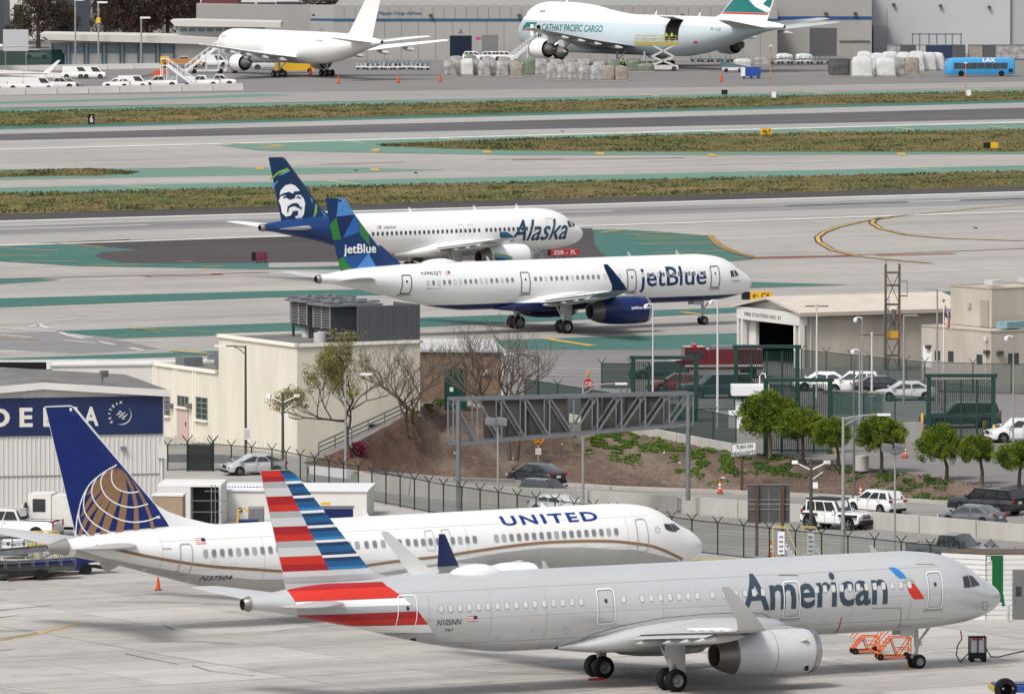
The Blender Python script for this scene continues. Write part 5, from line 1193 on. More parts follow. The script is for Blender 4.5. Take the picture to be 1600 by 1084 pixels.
# ---- signs
M_amber = mat('amber_sign', (.62, .25, .01), .5); M_signw = mat('sign_white', (.66, .66, .64), .5); M_signk = mat('sign_black', (.02, .02, .02), .6)
def post_sign(name, label, px, pyb, z, pyt, m=M_pole, r=.06, cat='sign', group=None):
    P = G(px, pyb, z); t = thing(name, label, cat, P, 0, group); h = HZ(P, pyt) - P.z
    MB().tube([(0, 0, -.3), (0, 0, h)], r, 8).build('post', m, t); return t, h, P.y / FPX
t, h, k = post_sign('clearance_sign', 'amber diamond clearance sign reading 15-2 at the foot of the bank', 841, 742, -1.5, 673)
c = h - 12 * k
MB().prism([(0, -.07, c - 12.5 * k), (11.5 * k, -.07, c), (0, -.07, c + 12.5 * k), (-11.5 * k, -.07, c)], (0, .03, 0)).build('sign_face', M_amber, t)
sign_text("15'-2\"", (0, -.075, c), (1, 0, 0), (0, 0, 1), (0, -1, 0), (-7.3 * k, -4 * k, 7.3 * k, 4 * k), M_signk, t, bold=.02)
for s_ in (-1, 1): MB().add([(0, -.085, c + s_ * 10 * k), (-4 * k, -.085, c + s_ * 6.6 * k), (4 * k, -.085, c + s_ * 6.6 * k), (0, -.085, c + s_ * 5 * k)], [(0, 1, 2)]).build('arrow', M_signk, t)
MB().box((0, -.07, c - 20 * k), (9 * k, .03, 10 * k)).build('plate', M_signw, t); sign_text('1.2', (0, -.09, c - 20 * k), (1, 0, 0), (0, 0, 1), (0, -1, 0), (-2.6 * k, -2 * k, 2.6 * k, 2 * k), M_red, t)
t, h, k = post_sign('headlight_sign', 'white board reading TURN ON HEADLIGHTS on brown post in the bank', 1159, 765, -1.4, 692, M_wood, .1)
e = .1; MB().prism([(-17 * k, -.12, h - 22 * k), (23 * k, -.12, h - 18 * k), (23 * k, -.12, h + 3.5 * k), (-17 * k, -.12, h - .5 * k)], (0, .05, 0)).build('board', M_signw, t)
for w, y0, y1, x0, x1 in (('TURN ON', -9.5, -3, -9, 17), ('HEADLIGHTS', -19, -12.5, -15, 21)): sign_text(w, (0, -.125, h), (1, 0, .1), (0, 0, 1), (0, -1, 0), (x0 * k, y0 * k + .6 * k, x1 * k, y1 * k), M_signk, t, bold=.015)
mb = MB()
for a, b in (((-16.2, -21), (22.2, -17.2)), ((22.2, -17.2), (22.2, 2.7)), ((22.2, 2.7), (-16.2, -1.2)), ((-16.2, -1.2), (-16.2, -21))): mb.bar((a[0] * k, -.13, h + a[1] * k), (b[0] * k, -.13, h + b[1] * k), .03, .03)
mb.build('border', M_signk, t)
P = G(1201, 868, 0); t = thing('road_sign', 'large grey sign seen from behind on two brown posts by the fence', 'sign', P); k = P.y / FPX
for dx in (-18.5, 21.5): MB().box((dx * k, -.1, (868 - 756) * k / 2), (5 * k, .16, (868 - 756) * k)).build('post', M_wood, t)
for i in range(2):
    for j in range(4): block('back_panel', t, (-33 + 16.6 * j) * k, (-16.7 + 16.6 * j) * k, .02, .07, (51 + 30.8 * i) * k, (81.2 + 30.8 * i) * k, mat('sign_back_dark', (.085, .09, .088), .6, var=.15, scale=2))
for zz in (52, 73, 88, 112): block('stiffener', t, -33 * k, 33.5 * k, -.02, .02, (zz - 1) * k, (zz + 1) * k, M_steel)
t, h, k = post_sign('stop_sign', 'red octagonal stop sign topped by an amber beacon', 919, 640, .8, 586)
c = h - 13 * k; MB().prism([(7.6 * k * cos(radians(22.5 + 45 * i)), -.08, c + 8 * k * sin(radians(22.5 + 45 * i))) for i in range(8)], (0, .03, 0)).build('sign_face', mat('stop_red', (.42, .01, .02), .5), t)
sign_text('STOP', (0, -.085, c), (1, 0, 0), (0, 0, 1), (0, -1, 0), (-5.4 * k, -2.6 * k, 5.4 * k, 2.6 * k), M_signw, t, bold=.02); MB().lathe([(h, .12), (h + .3, .1), (h + .35, .01)], 'z', (0, 0, 0), 10).build('beacon', M_amber, t)
t, h, k = post_sign('diamond_sign', 'plain grey diamond sign seen from behind beyond the white shed', 1548, 880, -1.0, 841)
MB().prism([(0, -.06, h - 23 * k), (14.5 * k, -.06, h - 14 * k), (0, -.06, h), (-14.5 * k, -.06, h - 14 * k)], (0, .03, 0)).build('sign_face', M_steel, t)
t, h, k = post_sign('small_marker', 'small orange diamond marker just above the silver jet roof', 1384.5, 892, 0, 858)
MB().prism([(0, -.05, h - 9 * k), (3.3 * k, -.05, h - 5 * k), (0, -.05, h), (-3.3 * k, -.05, h - 5 * k)], (0, .03, 0)).build('sign_face', M_amber, t)
# ---- lamp posts and camera poles
def lamp(label, px, pyb, z, pyt, style, m=None, r=.09, arm=0, armdy=0, name='lamp_post'):
    P = G(px, pyb, z); t = thing(name, label, 'lamp post' if name == 'lamp_post' else 'camera pole', P); h = HZ(P, pyt) - z; k = P.y / FPX; m = m or M_pole
    MB().tube([(0, 0, -.4), (0, 0, h * .5), (0, 0, h)], [r * 1.1, r * .9, r * .7], 10).build('pole', m, t, smooth=40)
    if style == 'cobra':
        a = arm * k; dz = armdy * k; pts = [(a * u, 0, h - .1 + dz * (1 - (1 - u) ** 2)) for u in (0, .2, .4, .6, .8, 1)]
        MB().tube(pts, .045, 6).tube([(0, 0, h - 14 * k), (a * .3, 0, h - 6 * k + dz * .3), (a * .6, 0, h - .1 + dz * .84)], .035, 6).build('arm', m, t)
        s_ = 1 if a > 0 else -1; MB().box((a + s_ * .33, 0, h - .1 + dz), (.8, .28, .13)).build('lamp_head', M_lampw, t)
    if style == 'twin':
        for s_ in (-1, 1): MB().box((s_ * .5, 0, h + .03), (.75, .3, .08)).build('lamp_head', M_poleb, t)
        MB().lathe([(h - .05, .07), (h + .18, .1), (h + .22, .01)], 'z', n=8).build('cap', m, t)
    if style == 'single':
        s_ = 1 if arm > 0 else -1; MB().box((s_ * .55, 0, h - .02), (1.0, .3, .1)).build('lamp_head', m, t)
    if style == 'flood':
        MB().tube([(-.35, 0, h), (0, 0, h - .18), (.35, 0, h)], .05, 6).build('bracket', m, t)
        for x, a in ((-.5, .5), (.25, -.2)):
            f = MB().prism([(x - .32, -.3, h + .05), (x + .32, -.3, h - .05), (x + .34, -.3, h + .32), (x - .28, -.3, h + .42)], (0, .5, .12)).build('floodlight', M_steel, t)
    if style in ('dome', 'cams'):
        for s_ in ((-1,) if style == 'dome' else (-1, 1)):
            MB().tube([(0, 0, h - .1), (s_ * .3, 0, h - .02), (s_ * .5, 0, h - .08)] if style == 'dome' else [(0, 0, h - .7), (s_ * .8, 0, h - .3)], .04, 6).build('bracket', M_lampw, t)
            if style == 'dome': MB().lathe([(h - .42, .02), (h - .38, .13), (h - .25, .17), (h - .12, .16), (h - .06, .05)], 'z', (s_ * .5, 0, 0), 12).build('camera_dome', M_lampw, t, smooth=50)
            else: MB().box((s_ * .95, -.05, h - .22), (.35, .2, .2), .4 * s_).build('camera', M_lampw, t)
        if style == 'cams': MB().box((.25, -.1, h - 1.6), (.3, .2, .35)).bar((0, 0, h - 1.3), (.7, 0, h - .8), .05).build('junction_box', M_lampw, t)
    return t, h, k
t, h, k = lamp('black curved arm street lamp in front of cream building, with small white notice', 384, 722, 0, 540, 'cobra', M_poleb, .1, -32, 2)
MB().box((2 * k, -.14, h - 138 * k), (13 * k, .03, 18 * k)).build('notice', M_signw, t)
for i in range(4): MB().box((2 * k, -.16, h - (133 + 3.4 * i) * k), (8 * k, .005, 1.0 * k)).build('notice_line', M_line, t)
lamp('short black camera pole beside the corner of cream building', 442, 738, 0, 613, 'cams', M_poleb, .11, name='camera_pole')
lamp('grey street lamp rising in front of the leafy tree', 540, 742, -.2, 582, 'cobra', M_pole, .09, 25, 0)
lamp('curved arm lamp by the bare tree over the brick building', 841, 640, 1.5, 557, 'cobra', M_poleb, .07, -38, 6)
lamp('slim grey street lamp beside gantry with arm pointing right', 911, 782, -1.2, 602, 'cobra', M_pole, .1, 52, 5)
lamp('tall grey street lamp in front of round trees with white head', 1317, 876, 0, 652, 'cobra', M_pole, .12, 55, 7)
lamp('thin dark pole standing between second and third round trees', 1334, 780, -1.3, 560, 'plain', mat('pole_brown_grey', (.12, .12, .115), .6), .09)
lamp('floodlight mast with two square heads in front of right round trees', 1398, 872, 0, 706, 'flood', M_pole, .08)
lamp('floodlight mast with two square heads in front of gantry', 778, 800, 0, 664, 'flood', M_pole, .08)
lamp('black pole with white cameras by the white off roader', 1267, 876, 0, 716, 'cams', M_poleb, .12, name='camera_pole')
lamp('thin white pole between taxiing jet wheels and left green gate', 1020, 652, .7, 474, 'dome', mat('pole_white', (.55, .55, .55), .5), .07, name='camera_pole')
lamp('white camera pole in front of mosaic tailed jet nose wheel', 1121, 668, .3, 468, 'dome', mat('pole_white', (0, 0, 0)), .09, name='camera_pole')
lamp('twin headed lamp post in front of fire station side wall', 1276, 622, 0, 479, 'twin', mat('pole_white', (0, 0, 0)), .08)
lamp('camera pole nearest the long side wall of the fire station', 1347, 655, 0, 495, 'dome', None, .07, name='camera_pole')
lamp('short camera pole left of the twin headed lamp by silver sedan', 1343, 668, 0, 545, 'dome', None, .08, name='camera_pole')
t, h, k = lamp('twin headed lamp post with red notice near silver sedan', 1362, 650, 0, 524, 'twin', mat('pole_white', (0, 0, 0)), .09)
MB().box((1 * k, -.12, h - 92 * k), (12 * k, .03, 9 * k)).build('notice', M_signw, t); sign_text('NOTICE', (k, -.14, h - 92 * k), (1, 0, 0), (0, 0, 1), (0, -1, 0), (-5 * k, -2 * k, 5 * k, 2 * k), M_red, t)
lamp('lamp post with one flat head in front of hose tower', 1412, 632, 0, 492, 'single', None, .09, 1)
lamp('tall lamp post with one flat head left of the flag', 1464, 632, 0, 452, 'single', None, .09, -1)
lamp('camera pole before the beige building at right edge', 1583, 700, 0, 524, 'dome', None, .07, name='camera_pole')
lamp('short bracket lamp behind the hangar roof', 165, 640, 0, 571, 'cobra', M_poleb, .08, 36, 8)
lamp('stub post with a camera behind hangar roof', 201, 640, 0, 563, 'cams', M_pole, .1, name='camera_pole')
# ---- fences
def fence(name, label, pts, h, m, z=None, arms=True, sp=2.9, wire=True, post=None, screen=None, top=True, wirem=1.0):
    P = [G(x, y, (z(x) if callable(z) else (z or 0))) for x, y in pts]; t = thing(name, label, 'fence', P[0]); o = P[0]; pm = post or M_poleb
    P = [p - o for p in P]; posts = []; pan = MB(); rail = MB(); wv = MB()
    for a, b in zip(P[:-1], P[1:]):
        n = max(1, round((b - a).length / sp)); posts += [a.lerp(b, i / n) for i in range(n)]
        pan.add([a, b, b + Vector((0, 0, h)), a + Vector((0, 0, h))], [(0, 1, 2, 3)]); rail.bar(a + Vector((0, 0, h)), b + Vector((0, 0, h)), .05); rail.bar(a + Vector((0, 0, .06)), b + Vector((0, 0, .06)), .04)
        if wire:
            d = b - a; ln = d.length; k = int(ln / .09); pts_ = []
            for i in range(k + 1):
                an = i * .09 / .42 * 2 * pi; q = a + d * (i / max(k, 1)); rr = .3 * wirem
                pts_.append(q + Vector((.0, 0, h + .22)) + d.normalized() * (rr * .6 * cos(an)) + Vector((0, 0, rr * sin(an))))
            for i in range(len(pts_) - 1): wv.add([pts_[i], pts_[i + 1], pts_[i + 1] + Vector((0, 0, .028)), pts_[i] + Vector((0, 0, .028))], [(0, 1, 2, 3)])
    posts.append(P[-1]); pan.build('mesh_panel', m, t);
    if top: rail.build('rail', pm, t)
    if wire: wv.build('razor_wire', M_wire, t)
    mb = MB().tube([(0, 0, -.3), (0, 0, h)], .045, 8)
    if arms: mb.bar((0, 0, h - .02), (-.3, 0, h + .38), .06).bar((0, 0, h - .02), (.3, 0, h + .38), .06)
    p0 = mb.build('post', pm, t); p0.location = posts[0]
    for p in posts[1:]:
        q = p0.copy(); COL.objects.link(q); q.location = p
    return t
M_post = mat('fence_post_green', (.018, .032, .028), .6)
fence('perimeter_fence', 'tall chain link perimeter fence with razor wire between apron and highway', [(581, 782), (693, 804), (1081, 862), (1162, 871), (1408, 898), (1640, 922)], 1.95, M_link, sp=2.35, post=M_post)
fence('perimeter_fence', 'chain link fence with barbed arms beside the hangar corner', [(262, 735), (330, 733), (425, 742), (560, 770)], 1.75, M_link, sp=2.6, post=M_post)
fence('screened_fence', 'green screened fence on white kerb wall above the bank', [(820, 642), (975, 667), (1150, 702)], 2.3, M_sgreen, z=ztop, post=M_green, wire=False)
fence('screened_fence', 'green screened fence left of the left green gate', [(940, 606), (986, 606)], 1.9, M_sgreen, z=.3, post=M_green, wire=False)
fence('screened_fence', 'green screened fence around parked vehicles between the two left gates', [(1090, 640), (1150, 640)], 3.3, M_linkg, z=.3, post=M_green, wire=False)
fence('screened_fence', 'grey green fence before the side wall of fire station', [(1252, 592), (1330, 600), (1445, 612)], 2.3, M_linkg, post=M_poleb, wire=False)
fence('screened_fence', 'chain link fence in front of the beige building', [(1445, 612), (1520, 614), (1640, 616)], 2.3, mat('chain_link_grey', (.07, .09, .09), .7, alpha=.5), post=M_poleb, wire=False)
fence('screened_fence', 'green screened fence behind the third round tree and silver sedan', [(1300, 664), (1448, 672)], 2.4, mat('screen_light', (.014, .055, .05), .8, alpha=.5), post=M_green, wire=False, arms=False)
t = fence('slatted_fence', 'weathered white slatted fence between second gate and camera poles', [(1300, 650), (1380, 652)], 1.9, M_linkg, post=M_pole, wire=False, arms=False)
for k in range(22): MB().box((.1 + k * .18, 0, 1.0), (.13, .03, 1.7)).build('slat', mat('white_slat', (.42, .42, .41), .7, var=.5, scale=3), t)
t = thing('gate_enclosure', 'dark mesh gate cage beside the white car near the hangar', 'gate', G(293, 736), 0)
for x in (0, 1.75):
    MB().bar((x, 0, 0), (x, 0, 2.05), .12).bar((x, 0, 2.0), (x - .35, 0, 2.45), .07).bar((x, 0, 2.0), (x + .35, 0, 2.45), .07).build('post', M_post, t)
block('mesh_panel', t, .06, 1.7, -.02, .02, .05, 1.8, mat('dense_mesh', (.03, .035, .035), .8, alpha=.8))
# kerb wall under the screened fence, low walls, guard rails
def lowwall(name, label, pts, h, w, m, z=0, cat='wall', structure=False):
    P = [G(x, y, z(x) if callable(z) else z) for x, y in pts]; t = thing(name, label, cat, P[0])
    for a, b in zip(P[:-1], P[1:]):
        n = max(1, round((b - a).length / 6))
        for i in range(n):
            p, q = a.lerp(b, i / n) - P[0], a.lerp(b, (i + 1) / n - .006) - P[0]
            MB().bar(p + Vector((0, 0, h / 2 - .15)), q + Vector((0, 0, h / 2 - .15)), w, h + .3).build('wall_section', m, t)
    return t
M_cwall = mat('barrier_concrete', (.47, .455, .42), .85, var=.22, scale=.8, stretch=(1, 1, .3))
lowwall('kerb_wall', 'low pale concrete wall under the green screened fence', [(690, 624), (730, 632), (840, 650), (975, 673), (1148, 706)], .55, .3, M_cwall, z=ztop)
lowwall('median_barrier', 'long pale concrete barrier dividing the highway', [(560, 763), (640, 774), (722, 783), (910, 791), (1055, 800), (1260, 815), (1353, 825), (1620, 848)], 1.1, .35, M_cwall, z=zroad, cat='barrier')
lowwall('low_wall', 'low grey wall right of the far green gate', [(1556, 614), (1640, 616)], .6, .3, M_cwall)
lowwall('low_wall', 'low grey wall under the fence behind the round trees', [(1395, 692), (1440, 690)], 1.4, .3, M_cwall)
t = lowwall('low_wall', 'white barrier block at foot of the outdoor stair', [(487, 735), (545, 741)], .3, .4, M_lampw, cat='barrier')
lowwall('guard_rail', 'steel guard rail beside the white car near hangar', [(262, 722), (330, 722), (430, 728)], .55, .12, M_steel, cat='guard rail')
t = thing('cabinet', 'grey steel cabinet on the concrete highway barrier', 'cabinet', G(1066, 800, -1.6), 0); block('box', t, -.35, .35, -.4, -.2, .1, .95, M_steel); block('door', t, -.3, .3, -.43, -.4, .15, .9, mat('cabinet_grey', (.22, .24, .26), .5))
# ---- green security gates
def gate(label, x0, x1, yt, yb, z=0):
    a, b = G(x0, yb, z), G(x1, yb, z); b = Vector((AT(x1, yb, a.y).x, a.y, z)); t = thing('security_gate', label, 'gate', a, 0, None); w = (b - a).x; h = HZ(a, yt) - z
    for x in (.15, w - .15): MB().box((x, 0, h / 2), (.32, .32, h)).build('post', M_green, t)
    MB().box((w / 2, 0, h - .12), (w + .25, .4, .24)).build('beam', M_green, t)
    for f in (.27, .5, .73): MB().box((w * f, 0, h / 2 - .2), (.13, .12, h - .5)).build('mullion', M_green, t)
    mb = MB(); n = int(w / .17)
    for i in range(n): mb.box((.3 + (w - .6) * i / n, 0, h / 2 - .15), (.045, .045, h - .45))
    mb.build('pickets', M_green, t, kind='stuff')
    MB().box((w / 2, 0, .25), (w - .4, .1, .1)).box((w / 2, .004, h * .35), (w - .4, .1, .08)).build('rail', M_green, t); MB().grid([[(.3, .08, .3), (w - .3, .08, .3)], [(.3, .08, h - .4), (w - .3, .08, h - .4)]]).build('mesh_screen', mat('gate_mesh', (.006, .03, .025), .8, alpha=.45), t)
gate('tall green picket gate directly behind the gantry', 986, 1090, 556, 658, .35)
gate('tall green picket gate in front of the fire station doorway', 1147, 1249, 539, 639, .0)
gate('tall green picket gate directly behind the leftmost round trees', 1193, 1300, 591, 709)
gate('tall green picket gate nearest the right edge of picture', 1448, 1555, 584, 688)
# guard booth
P = G(1150, 668, .2); t = thing('guard_booth', 'white flat roofed guard booth beside the largest round tree', 'booth', P); k = P.y / FPX
block('wall', t, 0, 2.2, 0, 2, 0, 1.9, M_lampw); block('roof', t, -.35, 2.4, -.6, 2.2, (668 - 617) * k, (668 - 602) * k, M_lampw); block('wall', t, .35, 2.0, .1, 1.9, 1.9, (668 - 617) * k, M_win)
MB().tube([(1.7, 0, 3.0), (1.7, 0, 3.7), (1.85, 0, 3.95), (2.1, 0, 3.9), (2.15, 0, 3.5)], .05, 6).lathe([(3.05, .16), (3.3, .13), (3.5, .05)], 'z', (2.1, 0, 0), 10).build('camera', M_lampw, t)
block('low_annex', t, -.55, .5, -.8, .0, 0, 1.25, M_lampw)
# ---- fire station
FO = (23.6, 675); FA = radians(26)
fs = thing('fire_station', 'beige fire station with white gabled front and dark engine bay', 'fire station', (*FO, 0), FA)
ez = 4.46; rz_ = tface(FO, FA + pi / 2, 1205, 468)[1]; FWd = 10.6
block('side_wall', fs, 0, 15, .0, .3, 0, ez, M_beige); block('back_wall', fs, 0, 15, FWd - .3, FWd, 0, ez, M_beige)
f2 = lambda px, py: tface(FO, FA + pi / 2, px, py)
o0, o1, oz = f2(1244, 520)[0], f2(1181, 520)[0], f2(1212, 504)[1]
block('front_wall', fs, 0, .3, .3, o0, 0, ez, M_beige); block('front_wall', fs, 0, .3, o1, FWd - .3, 0, ez, M_whitew); block('lintel', fs, .01, .29, o0, o1, oz, ez, M_beige)
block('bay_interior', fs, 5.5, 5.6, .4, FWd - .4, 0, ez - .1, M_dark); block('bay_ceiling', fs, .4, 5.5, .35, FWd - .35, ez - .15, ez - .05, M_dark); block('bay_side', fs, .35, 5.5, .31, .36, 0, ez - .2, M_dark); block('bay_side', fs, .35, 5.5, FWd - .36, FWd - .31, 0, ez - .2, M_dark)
MB().prism([(.0, 0, ez), (0, FWd, ez), (0, FWd / 2, rz_)], (.2, 0, 0)).build('gable', M_whitew, fs)
MB().prism([(-.9, -.7, ez - .12), (-.9, FWd / 2, rz_ + .1), (-.9, FWd + .7, ez - .12), (-.9, FWd + .7, ez + .06), (-.9, FWd / 2, rz_ + .3), (-.9, -.7, ez + .06)], (16.2, 0, 0)).build('roof', mat('tan_roof', (.56, .50, .43), .85, var=.14, scale=.6), fs)
block('eave_fascia', fs, -.92, 15.3, -.74, -.68, ez - .25, ez + .05, mat('fascia_tan', (.42, .37, .31), .8))
block('entablature', fs, -.7, -.0, -.2, FWd + .1, oz + .05, ez + .0, M_whitew)
for yy in (-.1, .75, FWd - .7, FWd + .0): MB().box((-.45, yy, oz / 2), (.4, .3, oz + .1)).build('column', M_whitew, fs)
sign_text('FIRE STATION NO. 51', (-.705, FWd - .4, (oz + ez) / 2), (0, -1, 0), (0, 0, 1), (-1, 0, 0), (.9, -.17, 7.2, .13), M_signk, fs, bold=.01)
MB().tube([(.4, -.1, 0), (.4, -.1, ez)], .05, 6).build('downpipe', M_whitew, fs)
# ---- drill tower
P = Vector((AT(1384, 560, 672).x, 672, 0)); t = thing('hose_tower', 'rusty steel lattice drill tower beside fire station wall', 'tower', P); k = P.y / FPX; H_ = AT(0, 413, 672).z
M_rust = mat('rusty_steel', (.16, .125, .10), .8, var=.45, scale=2)
for x, y in ((0, 0), (21.5 * k, 0), (0, 1.0), (21.5 * k, 1.0)): MB().box((x, y, H_ / 2), (.15, .15, H_)).build('leg', M_rust, t)
for z in (.92, .8, .62, .47, .3, .14): MB().bar((0, 0, H_ * z), (21.5 * k, 0, H_ * z), .1).bar((0, 1, H_ * z), (21.5 * k, 1, H_ * z), .1).bar((0, 0, H_ * z), (0, 1, H_ * z), .08).bar((21.5 * k, 0, H_ * z), (21.5 * k, 1, H_ * z), .08).build('brace', M_rust, t)
for a, b in ((.92, .62), (.62, .3), (.3, .0)): MB().bar((0, 0, H_ * a), (21.5 * k, 0, H_ * b), .06).bar((21.5 * k, 1, H_ * a), (0, 1, H_ * b), .06).build('diagonal', M_rust, t)
mb = MB()
for s_ in (0, .35): mb.bar((-.25 + s_, -.25, 0), (-.1 + s_, -.25, H_ * .7), .05)
for i in range(22): mb.bar((-.25 + i * .007, -.25, H_ * .7 * i / 22), (.1 + i * .007, -.25, H_ * .7 * i / 22), .035)
mb.build('ladder', M_steel, t); MB().tube([(.62, .3, 3.3), (.62, .3, 4.9)], .17, 10).build('tank', M_steel, t, smooth=40)
MB().box((.55, .2, 2.9), (.9, .5, .55)).build('winch', mat('winch_yellow', (.5, .3, .03), .6), t); MB().box((1.35, .5, H_ * .7), (.7, .8, .06)).bar((1.7, .1, H_ * .7), (1.7, .1, H_ * .84), .05).bar((1.05, .1, H_ * .84), (1.7, .1, H_ * .84), .05).build('platform', M_rust, t)
MB().bar((0, 0, H_), (0, 0, H_ + .35), .05).build('mast', M_rust, t)
# ---- beige two storey building at right
RO = (37.3, 654.0); RA = radians(33)
rb_ = thing('beige_building', 'flat roofed beige building in two steps at the right edge', 'building', (*RO, 0), RA)
block('low_wall', rb_, 0, 22, 0, 9.3, 0, 4.25, M_beige); coping(rb_, 0, 22, 0, 9.3, 4.2, .1, .12, M_beiged)
rw = lambda px, py: tface(RO, RA + pi / 2, px, py)
for xa, xb, y0, y1 in ((1535, 1526.5, 569, 554), (1490, 1482, 565, 549), (1469, 1461, 563, 548)):
    a, z0 = rw(xa, y0); b, _ = rw(xb, y0); z1 = rw(xa, y1)[1]; MB().box((-.02, (a + b) / 2, (z0 + z1) / 2), (.06, b - a, z1 - z0)).build('window', M_win, rb_)
a, z0 = rw(1456, 575); b = rw(1443, 575)[0]; z1 = rw(1450, 541)[1]; dd = MB().box((-.03, (a + b) / 2, (z0 + z1) / 2), (.06, b - a, z1 - z0)).build('door', M_lampw, rb_)
for px, py in ((1544, 550), (1453, 542)): a, z = rw(px, py); MB().box((-.15, a, z), (.3, .5, .3)).build('wall_lamp', M_poleb, rb_)
a, z = rw(1542, 529); MB().tube([(-.08, a, z), (-.08, a, 0)], .05, 6).box((-.12, a, z), (.2, .3, .35)).build('downpipe', M_whitew, rb_)
a = tface(RO, RA, 1583, 560); MB().box((a[0], -.02, a[1]), (1.0, .06, .85)).build('window', M_win, rb_); a = tface(RO, RA, 1561, 551); MB().box((a[0], -.15, a[1]), (.5, .3, .3)).build('wall_lamp', M_poleb, rb_)
block('upper_wall', rb_, 2.6, 22, 3.5, 9.0, 4.3, 7.3, M_beige); coping(rb_, 2.6, 22, 3.5, 9.0, 7.3, .1, .12, M_beiged); block('upper_wall', rb_, 2.58, 22, 3.47, 3.5, 4.32, 5.2, M_beiged)
block('doorway', rb_, 2.5, 2.6, 3.9, 4.9, 4.32, 6.4, mat('recess_tan', (.33, .29, .24), .9)); MB().box((2.5, 6.4, 5.9), (.1, .4, .4)).build('wall_box', M_beiged, rb_)
for x, y in ((5, 6.5), (9, 7.5)): MB().box((x, y, 7.65), (1.1, 1.1, .35)).build('roof_hatch', M_roofw, rb_)
MB().box((3.2, 1.8, 4.6), (2.2, 1.2, .5), .2).build('tarpaulin', mat('tarp_blue', (.22, .36, .40), .7, var=.3, scale=3), rb_)
# flag
P = G(1174, 640, 0); fp = Vector((AT(1474, 600, 650).x, 650, 0)); t = thing('flagpole', 'white flagpole with limp striped flag before beige building', 'flagpole', fp); h = AT(0, 472, 650).z
MB().tube([(0, 0, 0), (0, 0, h)], [.06, .035], 8).build('pole', M_lampw, t); MB().lathe([(h, .02), (h + .06, .1), (h + .16, .12), (h + .26, .02)], 'z', n=10).build('finial', mat('brass', (.45, .28, .08), .4, metal=.8), t)
def flagpt(u, v): return (.08 + u * .38 + .12 * v * u + .07 * sin(u * 13 + v * 3), .18 * sin(u * 9 + v * 2), h - .25 - v * 1.25 - u * .85 - .1 * u * u)
for i in range(13):
    mb = MB().grid([[flagpt(u / 14, (i + d_) / 13) for u in range(15)] for d_ in (0, .5, 1)]); mb.build('flag_stripe', M_red if i % 2 == 0 else M_wline, t, fix=False)
MB().grid([[Vector(flagpt(u / 14, v / 6 * .54)) + Vector((0, -.02, 0)) for u in range(7)] for v in range(7)]).build('flag_canton', M_navy, t)
# ---- runway signs
def rsign(label, x, y, txt, w, h, m, tm, ends=None, yaw=YAW - .25):
    P = G(x, y); t = thing('guidance_sign', label, 'sign', P, yaw); block('cabinet', t, -w / 2, w / 2, -.2, .2, .25, .25 + h, m)
    for q in (-w * .35, 0, w * .35): block('leg', t, q - .05, q + .05, -.05, .05, 0, .25, M_poleb)
    if ends: block('end_panel', t, -w / 2 - ends, -w / 2 - .01, -.21, .21, .25, .25 + h, M_signk)
    if txt: sign_text(txt, (0, -.2, .25 + h / 2), (1, 0, 0), (0, 0, 1), (0, -1, 0), (-w * .4, -h * .33, w * .4, h * .33), tm, t, bold=.02)
M_sred = mat('sign_red', (.42, .02, .035), .5); M_syel = mat('sign_yellow', (.72, .42, .02), .5)
rsign('red mandatory sign reading 25R-7L beside the portrait tailed jet nose', 882, 403, '25R - 7L', 3.0, .62, M_sred, M_signw, .2)
rsign('yellow sign with black letters behind mosaic tailed jet nose', 1188, 472, '← C6', 2.1, .72, M_syel, M_signk, .7)
rsign('small dark red sign left of the portrait tailed jet', 408, 411, '', 1.2, .85, mat('sign_maroon', (.22, .05, .10), .6, var=.5, scale=4), M_signw, .35, yaw=.3)
rsign('small yellow sign on the far grass edge', 1197, 213, '46.7', 1.5, .8, M_syel, M_signk, yaw=.3)
rsign('small yellow and black sign on the right grass strip', 1553, 234.5, '', 1.0, .75, M_syel, M_signk, .9, yaw=.2)
rsign('small black box sign on the far grass near the pallets', 1132, 150, '', .9, .7, M_signk, M_signw, yaw=.2)
P = G(142.5, 195); t = thing('distance_marker', 'black distance marker board showing a white 6 on grass', 'sign', P, .3); block('board', t, -.45, .45, -.15, .15, .1, 1.5, M_signk); sign_text('6', (0, -.155, .8), (1, 0, 0), (0, 0, 1), (0, -1, 0), (-.24, -.5, .24, .5), M_signw, t, bold=.03)
for x, y0, y1, lab in ((1204, 155, 72, 'tall red and white antenna mast left of the bus'), (1508.5, 152, 99, 'short red and white antenna mast in front of the bus')):
    P = G(x, y0); t = thing('antenna_mast', lab, 'mast', P); h = HZ(P, y1)
    for k in range(7): MB().tube([(0, 0, h * k / 7), (0, 0, h * (k + 1) / 7)], .07, 6).build('mast_section', mat('mast_red', (.5, .13, .08), .6) if k % 2 == 0 else mat('mast_orange', (.62, .25, .16), .6), t)
    MB().box((.5, 0, .6), (.7, .5, 1.0)).build('cabinet', M_lampw, t); MB().tube([(-.25, 0, h), (.25, 0, h)], .1, 6).build('mast_head', M_lampw, t)
